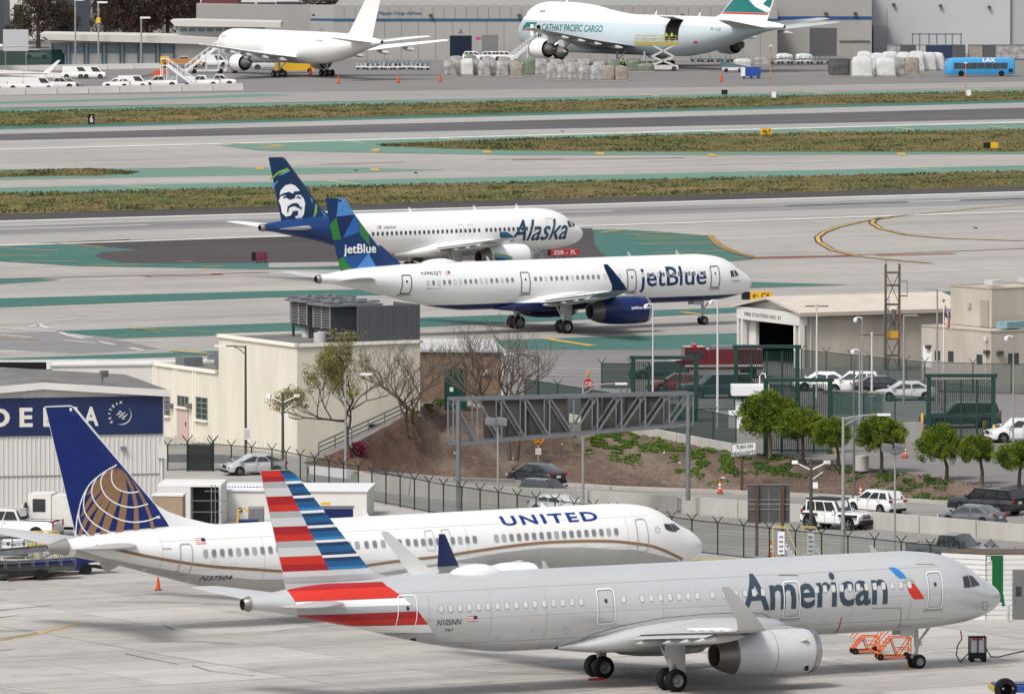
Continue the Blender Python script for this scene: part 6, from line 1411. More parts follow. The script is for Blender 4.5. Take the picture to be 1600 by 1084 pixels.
# ================================================================== CARS AND TRUCKS
M_cglass = mat('car_glass', (.025, .03, .033), .06, spec=.8); M_chrome = mat('chrome', (.6, .6, .6), .2, metal=.9)
M_tail = mat('tail_lamp', (.35, .015, .015), .25); M_headl = mat('head_lamp', (.6, .62, .63), .15); M_plast = mat('black_trim', (.022, .022, .023), .6)
def paint(c, nm): return mat('car_paint_' + nm, c, .25, coat=.8)
KINDS = {  # L W H wheelbase r | hood z, belt z, tail z | cabin: rear foot, rear top, front top, front foot (from the middle, forward positive)
    'sedan': (4.7, 1.82, 1.45, 2.8, .33, .86, .94, 1.0, -1.95, -1.05, .35, 1.25),
    'hatch': (4.46, 1.75, 1.49, 2.7, .32, .88, .96, 1.12, -2.1, -.9, .3, 1.45),
    'suv': (4.55, 1.84, 1.68, 2.7, .36, 1.02, 1.08, 1.1, -2.15, -1.8, .3, 1.1),
    'big_suv': (5.7, 2.04, 1.89, 3.3, .41, 1.15, 1.2, 1.2, -2.75, -2.5, .45, 1.25),
    'pickup': (5.85, 2.02, 1.92, 3.7, .42, 1.16, 1.2, 1.22, -.75, -.45, .75, 1.5),
    'van': (5.0, 1.95, 2.05, 3.2, .36, 1.1, 1.15, 1.15, -2.42, -2.35, 1.2, 1.9),
    'off_roader': (4.6, 1.88, 1.95, 2.95, .47, 1.18, 1.18, 1.18, -1.9, -1.85, .3, .62)}
def car(name, label, P, head, kind, col, group=None, sc=1.0, simple=False, roofm=None, cat=None):
    L, W, H, wb, r, zh, zb_, zt, c0, c1, c2, c3 = KINDS[kind]
    t = thing(name, label, cat or {'sedan': 'car', 'hatch': 'car', 'suv': 'SUV', 'big_suv': 'SUV', 'pickup': 'pickup truck', 'van': 'van', 'off_roader': 'off-road car'}[kind], P, head, group); t.scale = (sc,) * 3
    w = W / 2; g = .22 if kind not in ('off_roader', 'pickup', 'big_suv') else .42 if kind == 'off_roader' else .32
    boxy = kind in ('off_roader', 'van', 'big_suv', 'pickup')
    def zt_at(x):
        if x > c3: return lerp(zh, zh * (.93 if boxy else .80), ((x - c3) / (L / 2 - c3)) ** 1.8)
        if x < c0 and kind not in ('pickup',): return lerp(zb_, zt, (c0 - x) / max(.01, c0 + L / 2))
        return lerp(zb_, zh, (x - c0) / (c3 - c0)) if x > c0 else zb_
    rows = []; N = 22
    for i in range(N + 1):
        u = i / N; x = -L / 2 + L * u; e = min(u, 1 - u) * L; k = 1 - (.0 if boxy else .16) * max(0, 1 - e / .55) ** 2 - .05 * max(0, 1 - e / .12); z = zt_at(x) - (.12 if boxy else .25) * max(0, 1 - e / .12); ww = w * k; gb = g + .12 * max(0, 1 - e / .2)
        rows.append([(x, y * ww, lerp(gb, z, q)) for y, q in ((0, 0), (.85, 0), (.97, .12), (1, .45), (.985, .75), (.93, .93), (.82, 1), (.4, 1.03), (0, 1.04), (-.4, 1.03), (-.82, 1), (-.93, .93), (-.985, .75), (-1, .45), (-.97, .12), (-.85, 0))])
    mb = MB().grid(rows, close=True); mb.add(rows[0], [tuple(range(16))]); mb.add(rows[-1], [tuple(range(16))])
    body = mb.build('body', paint(*col), t, smooth=38)
    rw_ = w * (.88 if boxy else .74) if kind != 'van' else w * .86; bw_ = w * .92
    S = [(c0, zb_ - .02, bw_), (c1, H - .05, rw_), (c2, H - .03, rw_), (c3, zh - .01, bw_ * .97)]
    M_ = lambda s, sd: (s[0], sd * s[2], s[1])
    gh = MB(); rr = [[M_(s, -1) for s in S], [(s[0] + (0 if j in (0, 3) else 0), -s[2] * .5, s[1] + (.05 if j in (1, 2) else .02)) for j, s in enumerate(S)], [(s[0], s[2] * .5, s[1] + (.05 if j in (1, 2) else .02)) for j, s in enumerate(S)], [M_(s, 1) for s in S]]
    gh.grid(rr); gh.add(rr[0], [(0, 1, 2, 3)]); gh.add(rr[3], [(0, 1, 2, 3)]); gh.build('cabin', roofm or paint(*col), t, smooth=25)
    def quad(a, b, c, d, e, nm, m=M_cglass):
        V = [Vector(p) for p in (a, b, c, d)]; n = (V[1] - V[0]).cross(V[3] - V[0]).normalized(); cc = sum(V, Vector()) / 4
        if n.dot(cc - Vector(((c1 + c2) / 2, 0, 1.0))) < 0: n = -n
        return MB().add([cc + (v - cc) * e + n * .012 for v in V], [(0, 1, 2, 3)]).build(nm, m, t)
    quad(M_(S[3], -1), M_(S[3], 1), M_(S[2], 1), M_(S[2], -1), .88, 'windscreen'); quad(M_(S[0], -1), M_(S[0], 1), M_(S[1], 1), M_(S[1], -1), .84, 'rear_window')
    cuts = [.03, .5, .96] if kind in ('pickup',) else [.03, .32, .63, .97] if kind in ('suv', 'big_suv', 'van', 'off_roader', 'hatch') else [.12, .5, .97]
    for sd in (-1, 1):
        lo = lambda u: Vector(M_((lerp(c0, c3, u), lerp(zb_, zh, u) + .05, lerp(bw_, bw_ * .97, u)), sd)); hi = lambda u: Vector(M_((lerp(c1, c2, u), H - .13, rw_ * 1.02), sd))
        for a, b in zip(cuts[:-1], cuts[1:]):
            if kind == 'van' and a < .6: continue
            quad(lo(a + .015), lo(b - .015), hi(b - .015), hi(a + .015), .98, 'side_window')
        if not simple:
            for u in cuts[1:-1] + [cuts[-1] - .03]:
                x = lerp(c0, c3, u); MB().box((x, sd * (w + .002), (zb_ + g) / 2 + .05), (.015, .01, zb_ - g - .15)).build('door_seam', M_plast, t)
                MB().box((x - .18, sd * (w + .01), zb_ - .14), (.16, .03, .03)).build('door_handle', M_chrome if col[1] != 'black' else M_plast, t)
            MB().box((c3 - .15, sd * (w + .09), zb_ + .08), (.12, .2, .14)).build('mirror', paint(*col), t)
        for x in (-wb / 2 - .05, wb / 2):
            A = MB(); A.lathe([(sd * (w - .12), r * 1.2), (sd * (w + .006), r * 1.17), (sd * (w + .006), r * .9)], 'y', (x, 0, r * 1.02), 18); A.add([(x + r * 1.16 * cos(q), sd * (w + .003), r * 1.02 + r * 1.16 * sin(q)) for q in [2 * pi * k / 18 for k in range(18)]], [tuple(range(18))]); A.build('wheel_arch', M_plast, t)
            o = MB().lathe([(sd * (w - .2), r * .6), (sd * (w - .2), r * .95), (sd * (w - .14), r), (sd * (w - .01), r), (sd * (w + .03), r * .93), (sd * (w + .03), r * .66)], 'y', (x, 0, r), 20).build('wheel', M_tyre, t, smooth=40)
            hb = MB().lathe([(sd * (w + .028), r * .68), (sd * (w - .01), r * .6), (sd * (w - .01), r * .2), (sd * (w + .02), r * .12), (sd * (w + .02), .001)], 'y', (x, 0, r), 14)
            if not simple:
                for k in range(5): q = 2 * pi * k / 5; hb.bar((x + r * .12 * cos(q), sd * (w + .015), r + r * .12 * sin(q)), (x + r * .64 * cos(q), sd * (w + .018), r + r * .64 * sin(q)), .05, .02, up=(0, 1, 0))
            hb.build('rim', M_hub if not simple else M_strut, o)
        MB().box((-L / 2 - .0, sd * w * .78, zb_ - .12 if kind != 'van' else 1.2), (.06, .32 if kind in ('sedan', 'hatch', 'suv') else .16, .16 if kind in ('sedan', 'suv', 'hatch') else .38)).build('tail_lamp', M_tail, t)
        if kind != 'off_roader': MB().box((L / 2 - .04, sd * w * .74, zh * .74), (.08, .34, .15)).build('head_lamp', M_headl, t)
        else: MB().lathe([(L / 2 - .0, .13), (L / 2 + .05, .11), (L / 2 + .06, .01)], 'x', (0, sd * w * .55, .98), 14).build('head_lamp', M_headl, t); MB().prism([(-wb / 2 - .65, sd * w, .98), (-wb / 2 + .6, sd * w, .98), (-wb / 2 + .6, sd * w, 1.08), (-wb / 2 - .6, sd * w, 1.08)], (0, sd * .14, 0)).build('fender', M_plast, t); MB().prism([(wb / 2 - .65, sd * w * .9, .95), (wb / 2 + .75, sd * w * .9, .95), (wb / 2 + .7, sd * w * .9, 1.08), (wb / 2 - .6, sd * w * .9, 1.08)], (0, sd * .3, 0)).build('fender', M_plast, t)
    MB().box((L / 2 - .0, 0, g + .1), (.1, W * .86, .18)).build('front_bumper', M_plast, t); MB().box((-L / 2 + .0, 0, g + .12), (.1, W * .86, .2)).build('rear_bumper', M_plast if kind != 'sedan' else paint(*col), t)
    if kind == 'off_roader':
        MB().box(((c1 + c2) / 2, 0, H + .03), (c2 - c1 + .1, rw_ * 2.02, .07)).build('hard_top', M_plast, t)
        for k in range(7): MB().box((L / 2 + .012, -.36 + .12 * k, .95), (.03, .045, .3)).build('grille_slot', M_plast, t)
        MB().lathe([(-L / 2 - .32, .2), (-L / 2 - .3, .4), (-L / 2 - .08, .42), (-L / 2 - .06, .2)], 'x', (0, .1, 1.05), 18).build('spare_wheel', M_tyre, t); MB().box((L / 2 + .16, 0, .62), (.22, 1.5, .22)).build('bull_bar', M_plast, t)
    else: MB().box((L / 2 + .0, 0, zh * .72), (.04, W * .42, .2)).build('grille', M_plast, t)
    if not simple: MB().box((-L / 2 - .03, 0, zb_ - .28), (.03, .36, .17)).build('number_plate', M_signw, t)
    if kind == 'pickup':
        MB().box((lerp(-L / 2, c0, .5), 0, zb_ + .012), (c0 + L / 2 - .2, W * .76, .03)).build('bed', M_plast, t)
    return t
whitep, blackp, greyp, silverp, darkp = ((.74, .74, .73), 'white'), ((.010, .011, .014), 'black'), ((.10, .11, .12), 'grey'), ((.46, .47, .48), 'silver'), ((.045, .05, .055), 'charcoal')
RH = radians(133)
car('parked_car', 'dark grey hatchback driving away below the clearance sign', G(838, 757, -1.7), RH, 'hatch', ((.025, .03, .04), 'slate'), sc=1.0)
car('road_car', 'dark car coming up the near lanes behind a white car', G(856, 783, -1.6), radians(-42), 'suv', darkp, sc=.9)
car('road_car', 'white car half hidden by the roof of the gold tailed jet', G(873, 803, -1.5), radians(-42), 'sedan', whitep, sc=.9)
car('road_car', 'white off roader with black roof and fenders on the near lanes', G(1308, 827, -1.4), radians(-38), 'off_roader', whitep, sc=1.0)
car('road_car', 'white SUV driving away beyond the concrete barrier', G(1368, 801, -1.2), radians(132), 'suv', whitep, sc=.92)
car('road_car', 'large black SUV driving away at the right edge', G(1543, 802, -1.0), radians(140), 'big_suv', blackp, sc=.92)
car('road_car', 'grey saloon just above the barrier beside large black SUV', G(1519, 820, -1.0), radians(143), 'sedan', greyp, sc=.93)
car('road_car', 'dark grey pickup truck partly hidden by the white shed', G(1488, 880, -.9), radians(-33), 'pickup', darkp, sc=.95)
car('parked_car', 'silver hatchback parked behind the barbed fence near the hangar', G(397, 741, 0), radians(200), 'hatch', silverp, sc=.95)
car('parked_car', 'silver estate car parked beside twin headed lamp', G(1414, 625, 0), radians(188), 'sedan', silverp)
car('parked_car', 'dark car with red tail lamps next to silver estate car', G(1378, 616, 0), radians(5), 'sedan', blackp)
car('parked_car', 'white SUV parked left of the dark car by camera poles', G(1332, 614, 0), radians(175), 'suv', whitep)
car('parked_car', 'car under white cover between fire station and green gate', G(1283, 610, 0), radians(185), 'sedan', whitep, roofm=M_lampw)
car('parked_car', 'white SUV parked at right edge behind the nearest gate', G(1590, 690, 0), radians(195), 'suv', whitep)
car('parked_car', 'dark green SUV seen through the nearest right gate', G(1500, 668, 0), radians(190), 'big_suv', ((.02, .045, .04), 'green'))
car('parked_car', 'dark blue SUV parked between the two left gates', G(1118, 622, .1), radians(195), 'big_suv', ((.02, .035, .05), 'blue'))
car('parked_car', 'dark red car seen through the gate behind gantry', G(1060, 612, .1), radians(185), 'sedan', ((.2, .02, .025), 'maroon'))
car('parked_car', 'dark green car at left inside gate behind gantry', G(1030, 592, 0), radians(185), 'sedan', ((.02, .04, .04), 'green'))
# red rescue truck
P = G(1118, 590, 0); t = thing('rescue_truck', 'red fire service truck behind the two left gates', 'fire truck', P, radians(186)); pr = paint((.10, .006, .012), 'fire_red')
block('cab', t, .9, 2.6, -1.15, 1.15, .7, 2.5, pr); MB().prism([(2.6, -1.1, .7), (3.7, -1.1, .7), (3.7, -1.1, 1.35), (2.65, -1.1, 1.55)], (0, 2.2, 0)).build('bonnet', pr, t); block('body', t, -3.6, .88, -1.2, 1.2, .7, 2.3, pr)
block('stripe', t, -3.6, 2.6, -1.22, 1.22, .95, 1.1, M_signw)
for s_ in (-1, 1):
    for x in (1.15, 1.9): block('side_window', t, x, x + .6, s_ * 1.16 - .01, s_ * 1.16 + .01, 1.65, 2.2, M_cglass)
    for x in (-2.6, 2.8): MB().lathe([(s_ * .9, .25), (s_ * .9, .5), (s_ * 1.22, .5), (s_ * 1.22, .25), (s_ * 1.2, .01)], 'y', (x, 0, .5), 18).build('wheel', M_tyre, t)
block('light_bar', t, 1.6, 1.9, -.8, .8, 2.5, 2.68, M_tail); block('hose_reel', t, -3.2, .4, -.9, .9, 2.31, 2.55, M_steel)
# cones
def cone(label, px, py, z=0, s=1.0, base=M_signk, group='orange cones', white=True):
    t = thing('traffic_cone', label, 'traffic cone', G(px, py, z), 0, group); t.scale = (s, s, s); co = mat('cone_orange', (.62, .085, .02), .6)
    MB().box((0, 0, .03), (.42, .42, .06)).build('base', base, t); MB().lathe([(.06, .17), (.9, .04), (.91, .005)], 'z', n=14).build('cone_body', co, t, smooth=40)
    if white: MB().lathe([(.5, .104), (.66, .078)], 'z', n=14).build('reflective_band', M_signw, t); MB().lathe([(.3, .137), (.38, .124)], 'z', n=14).build('reflective_band', M_signw, t)
cone('orange and white cone on the kerb at the foot of bank', 1125, 770, -1.5); cone('orange cone on the paving right of the fourth round tree', 1414, 715, 0); cone('orange cone by the fence post below the large grey sign', 1205, 870, 0, 1.1)
cone('orange cone just left of the white SUV beyond the barrier', 1345, 776, -1.3, .9); cone('orange cone below the tail of the gold globe jet', 247, 922, 0, .9, white=False)
for x, y, l in ((529, 131, 'tiny cone below the tail of white freighter'), (622, 130, 'red cone right of white freighter wheels'), (688, 128, 'cone left of the first pallet stack'), (485, 117, 'cone between the wheels of the white freighter'), (1127, 128, 'cone under tail of the big freighter')): cone(l, x, y, 0, 1.5, white=False, group='distant cones')
# ================================================================== TREES
def crown_mesh(seed, n_cl=230, leaf=.115, per=115, flat=.8):
    r = random.Random(seed); mb = MB(); lob = [(Vector((r.uniform(-1, 1), r.uniform(-1, 1), r.uniform(-.4, .9))).normalized(), r.uniform(.9, 1.05)) for _ in range(14)]
    for c in range(n_cl):
        d = Vector((r.gauss(0, 1), r.gauss(0, 1), r.gauss(.15, .9))).normalized()
        if d.z < -.7: continue
        rad = max(l[1] * (1 - .22 * (1 - max(0, d.dot(l[0])))) for l in lob) * (r.uniform(.72, 1.0) if c % 3 else r.uniform(.35, .75))
        cc = Vector((d.x * rad, d.y * rad, d.z * rad * flat)); tone = r.choice((0, 0, 1, 1, 2)); cr_ = r.uniform(.11, .2)
        for _ in range(per):
            o = Vector((r.gauss(0, 1), r.gauss(0, 1), r.gauss(0, .8))).normalized() * cr_ * r.random() ** .4; q = cc + o; s = leaf * r.uniform(.5, 1) * .5
            dd = (o.normalized() * .8 + d * .5 + Vector((r.uniform(-1, 1), r.uniform(-1, 1), r.uniform(-1, 1))) * .7).normalized() * s; w_ = dd.cross(Vector((r.uniform(-1, 1), r.uniform(-1, 1), r.uniform(-1, 1)))).normalized() * s * .5
            mb.add([q - w_, q + w_, q + dd], [(0, 1, 2)], tone if r.random() < .8 else r.randrange(3))
    return mb
TL3 = [mat('tree_leaf', (.085, .135, .014), .6), mat('tree_leaf_fresh', (.16, .21, .02), .6), mat('tree_leaf_deep', (.035, .065, .008), .6)]
M_bark = mat('tree_bark', (.13, .105, .085), .95, var=.4, scale=4); M_barkp = mat('pale_bark', (.32, .25, .17), .95, var=.3, scale=4)
tm = [crown_mesh(s_).build('crown', TL3, None, fix=False) for s_ in (3, 8, 21)]
cm = [o.data for o in tm]; [bpy.data.objects.remove(o) for o in tm]
for i, (px, pyb, x0, x1, y0, y1, lab, bk) in enumerate([(1203, 716, 1150, 1251, 605, 686, 'largest round clipped tree, leftmost of the row', M_barkp), (1254, 724, 1212, 1293, 634, 690, 'round clipped tree second from left in the row', M_bark), (1309, 730, 1268, 1332, 648, 700, 'small round clipped tree third from left, before the gate', M_bark), (1377, 738, 1334, 1416, 642, 708, 'round clipped tree fourth from left beside concrete planter', M_bark),
        (1479, 750, 1432, 1504, 659, 724, 'round clipped tree fifth from left in front of nearest gate', M_bark), (1534, 757, 1496, 1555, 675, 724, 'smallest round clipped tree, sixth from left', M_bark), (1592, 763, 1552, 1646, 682, 736, 'round clipped tree cut by the right edge', M_bark)]):
    P = G(px, pyb, ztop(px) - .02); k = P.y / FPX; t = thing('clipped_tree', lab, 'tree', P, 0, 'round clipped trees along the kerb'); W_r, H_r = (x1 - x0) / 2 * k, (y1 - y0) / 2 * k; zc = (pyb - (y0 + y1) / 2) * k; xc = ((x0 + x1) / 2 - px) * k
    o = bpy.data.objects.new('crown', cm[i % 3]); COL.objects.link(o); o.parent = t; o.location = (xc, 0, zc - .22); o.scale = (W_r * 1.0, W_r * 1.0, H_r * 1.32); o.rotation_euler = (0, 0, i * 1.3)
    mb = MB().tube([(0, 0, -.4), (.03, 0, zc * .35), (xc * .3, 0, zc - H_r * .7)], [.15, .12, .1], 10)
    for q in range(6):
        a = 2 * pi * q / 6; mb.tube([(xc * .3, 0, zc - H_r * .75), (xc + cos(a) * W_r * .3, sin(a) * W_r * .3, zc - H_r * .3), (xc + cos(a) * W_r * .6, sin(a) * W_r * .6, zc + H_r * .15)], [.07, .045, .02], 6)
    mb.build('trunk', bk, t, smooth=50)
def bare_tree(name, label, P, H, spread, seed, leaf=None, lean=0, twist=.5, trunks=1, dens=1, trunkh=.25, leafn=2):
    r = random.Random(seed); t = thing(name, label, 'tree', P); big, fine, lv = MB(), MB(), MB(); tips = []
    def grow(p, d, ln, rad, lvl):
        pts = [p]; q = p.copy(); dd = d.copy(); n = 3 if lvl < 4 else 2
        for i in range(n):
            dd = (dd + Vector((r.uniform(-1, 1), r.uniform(-1, 1), r.uniform(-.35, .5))) * .22 * twist * 2 + Vector((0, 0, .03 * lvl))).normalized(); q = q + dd * ln / n; pts.append(q.copy())
        rs = [rad * (1 - .32 * i / n) for i in range(n + 1)]; (big if lvl < 3 else fine).tube(pts, rs, 7 if lvl < 3 else 4 if lvl < 5 else 3, cap=False)
        if lvl >= 7 or rad < .006:
            tips.append(q); return
        nb = 3 if lvl < 4 and r.random() < .75 * dens else 2
        for b in range(nb):
            ax = Vector((r.uniform(-1, 1), r.uniform(-1, 1), r.uniform(-.3, .3))).normalized(); nd = (dd + ax * r.uniform(.5, .95) * (1.25 if lvl < 2 else 1)); nd.x *= spread; nd.y *= spread; nd.normalize()
            st = pts[-1] if b < 2 else pts[-2]; grow(st, nd, ln * r.uniform(.66, .86), rad * r.uniform(.58, .72), lvl + 1)
            if lvl >= 4: tips.append(st)
    for k in range(trunks): grow(Vector((.5 * k, 0, -.3)), Vector((lean + (.25 * (k * 2 - 1) if trunks > 1 else 0), 0, 1)).normalized(), H * trunkh, .05 * H ** .75 * .5, 0)
    big.build('trunk', M_bark, t, smooth=60); fine.build('twigs', mat('twig_bark', (.13, .108, .09), .95), t, kind='stuff', fix=False)
    if leaf:
        for p in tips:
            if leaf[3](p): leaves(lv, p, leafn, .26, .28, .09)
        lv.build('leaves', leaf[:3], t, kind='stuff', fix=False)
    return t
ylf = [mat('spring_leaf', (.24, .21, .05), .6), mat('spring_leaf_olive', (.15, .16, .04), .6), mat('spring_leaf_brown', (.13, .10, .045), .7)]
bare_tree('leafy_tree', 'spreading tree with sparse yellow green leaves before cream building', AT(545, 702, 574), 11.4, 1.2, 5, ylf + [lambda p: p.x < 1.6 and rnd.random() < .85], lean=-.25, leafn=13, trunkh=.2)
bare_tree('bare_tree', 'bare tree with dark trunk left of the pair by the stair', AT(637, 676, 580), 9.4, 1.15, 9, lean=-.15, trunkh=.22)
bare_tree('bare_tree', 'bare tree with slim trunk right of the pair by the stair', AT(657, 686, 580), 9.8, 1.1, 14, ylf + [lambda p: rnd.random() < .06], lean=-.3, trunkh=.22)
bare_tree('bare_tree', 'bare twin trunked tree rising through the gantry before brick building', AT(796, 712, 584), 13.2, 1.05, 23, ylf + [lambda p: p.z < 5.5 and rnd.random() < .3], lean=0, trunks=2, trunkh=.22, leafn=1)
P = bank_pt(560, .35); t = thing('flower_bush', 'small magenta flowering bush at the left foot of the bank', 'bush', AT(561, 712, 574)); mb = MB()
for _ in range(160): leaves(mb, (rnd.gauss(0, .24), rnd.gauss(0, .2), rnd.uniform(.0, .8)), 4, .1, .1, .17)
mb.build('blossom', [mat('magenta_petal', (.30, .03, .09), .6), mat('magenta_petal_dark', (.13, .02, .045), .6), mat('bush_leaf_dark', (.04, .035, .02), .7)], t, fix=False, kind='stuff')
P = G(1346, 735, 0); t = thing('planter', 'round concrete bin planter beside fourth round tree', 'planter', P); MB().lathe([(0, .48), (1.0, .52), (1.02, .46), (.9, .42), (.88, .01)], 'z', n=20).build('bin', M_cwall, t, smooth=30)
# bollards by the gates
for px, py, l in ((1307, 712, 'yellow bollard behind third round tree'), (1553, 690, 'yellow bollard right of nearest gate'), (1441, 672, 'yellow bollard left of nearest gate'), (1400, 690, 'yellow bollard behind the fourth round tree'), (1537, 684, 'yellow bollard inside the nearest gate')):
    t = thing('bollard', l, 'bollard', G(px, py, 0), 0, 'yellow bollards'); MB().lathe([(0, .11), (1.15, .11), (1.22, .07), (1.24, .01)], 'z', n=12).build('post_body', mat('bollard_yellow', (.55, .33, .08), .6), t, smooth=40)
t = thing('road_barrier', 'small red and white barrier board beside the fourth round tree', 'barrier', G(1430, 690, 0)); block('board', t, -.8, .8, -.1, .1, .2, .65, mat('barrier_red', (.5, .06, .04), .6)); block('stripe', t, -.6, .6, -.12, -.1, .36, .5, M_signw)
# ================================================================== FAR SIDE: FREIGHTERS, CARGO BUILDINGS, PALLETS
def widebody(name, label, loc, yaw, T, fin, wr, tr, engs, white, wingm, cut=None, gears=(), mains=(), finm=None):
    root = thing(name, label, 'airliner', loc, yaw); j = Jet(root, T, fin); fuselage(root, T, white, cut=cut); finmesh(root, j, finm or white[0])
    for s in (-1, 1):
        wing(root, wr, [wingm], 'wing', s); wing(root, tr, [wingm], 'tailplane', s)
        for x, y, z, r, L in engs: engine(root, x, s * y, z, r, L, white[0], None, 'short', ztop=z + r + .6)
        for i in range(4):
            yy = wr[-1][0] * (.22 + .17 * i); k = max(q for q in range(len(wr) - 1) if wr[q][0] <= yy); a, b = wr[k], wr[k + 1]; u = (yy - a[0]) / (b[0] - a[0]); te = lerp(a[1] + a[2], b[1] + b[2], u); zz = lerp(a[3], b[3], u)
            MB().grid([[(-(te - 2.4 + q * 4.2), s * yy + .28 * sin(pi * min(.97, q + .03)) ** .6 * cos(p * pi / 4), zz - .5 - q * .2 + .35 * sin(pi * min(.97, q + .03)) ** .6 * sin(p * pi / 4)) for p in range(8)] for q in [v / 8 for v in range(9)]], close=True).build('flap_track_fairing', M_wgrey, root, smooth=60)
    xn, tr_, bg = gears
    gear(root, xn, mains[0][0], mains[0][1], .6, .5, top=2.6, door=False, bogie=bg, wgap=.6)
    for x, y in mains[1:]:
        for s in (-1, 1):
            MB().tube([(-x, s * y, 3), (-x, s * y, .6)], .2, 10).build('main_gear_leg', M_strut, root)
            for q in (-1, 1): wheelset(root, x + q * bg, s * y, .6, .5, .55)
    return j
T7 = [(0, 4.5, 4.4, .05), (.3, 5.2, 3.7, .6), (1, 5.9, 3.2, 1.15), (2.2, 6.7, 2.75, 1.7), (3.6, 7.3, 2.45, 2.1), (5.5, 7.62, 2.3, 2.4), (8, 7.7, 2.25, 2.515), (30, 7.7, 2.25, 2.515), (35, 7.7, 2.4, 2.5), (40, 7.65, 3.0, 2.35), (45, 7.5, 4.1, 1.9), (49, 7.25, 5.1, 1.25), (52.5, 6.9, 5.8, .6), (53.7, 6.7, 6.1, .3)]
h7 = radians(122.2); Pm = G(473.5, 120.5); f7 = Vector((cos(h7), sin(h7), 0))
WB = widebody('freighter_jet', 'plain white twin engined freighter parked on the far apron', Pm + f7 * 28.2, h7, T7, {'le': [(7.2, 41.5), (7.8, 43.2), (15.7, 50.6), (15.85, 51.2)], 'te': [(6.8, 50.4), (15.85, 54.2)], 't': (.6, .2)},
    [(2.0, 18.5, 11, 3.3, .12), (2.5, 19, 10.5, 3.4, .12), (7.9, 23.4, 7.0, 4.0, .11), (23.3, 33.8, 2.6, 5.9, .09), (23.8, 34.5, 1.8, 6.0, .07)], [(.6, 45.6, 6, 6.3, .1), (1.5, 46.3, 5.4, 6.4, .1), (9.0, 51.8, 2.2, 7.2, .08), (9.3, 52.3, 1.6, 7.25, .07)], [(19.2, 7.9, 2.35, 1.45, 5.2)], [M_white], M_wline, gears=(5.5, 4.65, .75), mains=[(28.2, 4.65)])
WB.text('lettering', 'N764JA', (36, 6.0, 38.4, 6.5), M_dkline, side=1)
WB.decal('faint_mark', [[(3.8, 6.1), (6.6, 6.15), (6.6, 6.5), (3.8, 6.45)]], mat('faint_red', (.62, .42, .42), .5), side=1)
cockpit(WB, [[(1.5, 5.55), (2.1, 5.5), (2.3, 6.1), (1.9, 6.0)], [(2.2, 5.5), (2.8, 5.55), (2.9, 6.1), (2.4, 6.15)]], side=1); WB.ring('door_frame', 4.9, 6.0, 4.2, 6.2, .06, M_ring, side=1);
T4 = [(0, 5.6, 5.4, .1), (.3, 6.4, 4.6, .7), (1.2, 7.4, 3.7, 1.4), (2.8, 8.9, 3.0, 2.1), (4.2, 9.9, 2.6, 2.6), (6, 10.6, 2.35, 2.95), (9, 11.0, 2.2, 3.2), (14, 11.0, 2.15, 3.25), (20, 10.7, 2.15, 3.25), (27, 9.7, 2.15, 3.25), (33, 9.2, 2.15, 3.25), (46, 9.2, 2.2, 3.25), (52, 9.2, 2.9, 3.2), (58, 9.1, 4.3, 2.9), (64, 9.0, 5.9, 2.2), (69, 8.7, 7.0, 1.2), (72.5, 8.3, 7.4, .5), (73.3, 8.1, 7.5, .3)]
h4 = radians(127.7)
CX = widebody('freighter_jet', 'big white and pale grey four engined freighter with open side cargo door', Vector((1.5, 1490, 0)), h4, T4, {'le': [(8.8, 53.5), (9.6, 56), (19.0, 67.5), (19.4, 68.4)], 'te': [(8.5, 68.5), (19.4, 74.0)], 't': (.8, .25)},
    [(2.5, 19, 17, 3.6, .11), (3.2, 19.5, 16.5, 3.8, .11), (12, 27.5, 10, 4.9, .1), (32.5, 43.5, 4.0, 7.4, .08), (34, 45.3, 2.2, 7.6, .06)], [(1, 60.5, 9, 7.6, .1), (2, 61.5, 8.4, 7.7, .1), (10.8, 68.8, 3.3, 9.0, .08), (11.2, 69.4, 2.5, 9.05, .07)], [(22.5, 11.7, 2.7, 1.72, 6.0), (31.0, 20.8, 3.6, 1.72, 6.0)],
    [M_white, mat('freighter_grey', (.47, .55, .59), .35)], M_wgrey, cut=[((0, 0, 7.75), (0, 0, -1), 1)], gears=(8, 5.5, .75), mains=[(34.5, 5.5), (37.6, 1.9)])
C8 = lambda pts: CX.ons([(800 + a / 4, b / 4) for a, b in pts], 1)
c_cx = mat('brush_green', (.010, .16, .145), .4)
a, b = C8([(188, 195), (565, 198)]); CX.text('lettering', 'CATHAY PACIFIC CARGO', (a[0], 5.95, b[0], 7.2), c_cx, side=1, shear=.22, bold=.02)
CX.decal('nose_paint', [C8([(62, 180), (90, 140), (158, 140), (130, 186)])], c_cx, side=1); CX.decal('nose_stripe', [C8([(62, 184), (130, 188), (130, 194), (58, 190)])], M_red, side=1)
F8 = lambda pts: [CX.inv(1100 + a / 4, b / 4, 0) for a, b in pts]
CX.fdecal('brush_wing', [[(PL(CX.fin['le'], 19.3) + .3, 19.3), (PL(CX.fin['te'], 19.3) - .3, 19.3), (PL(CX.fin['te'], 10.1) - .3, 10.1), (PL(CX.fin['le'], 10.1) + .3, 10.1)]], c_cx)
CX.fdecal('fin_stripe', [[(PL(CX.fin['le'], 10.05) + .3, 10.05), (PL(CX.fin['te'], 10.05) - .3, 10.05), (PL(CX.fin['te'], 9.75) - .3, 9.75), (PL(CX.fin['le'], 9.75) + .3, 9.75)]], M_red)
CX.fdecal('brush_wing', [[CX.inv(a, b, 0) for a, b in ((1170, -10), (1174, 2), (1182, 11), (1199, 20), (1205, 14), (1193, 7), (1201, -2), (1207, -8))]], M_wline, eps=.03)
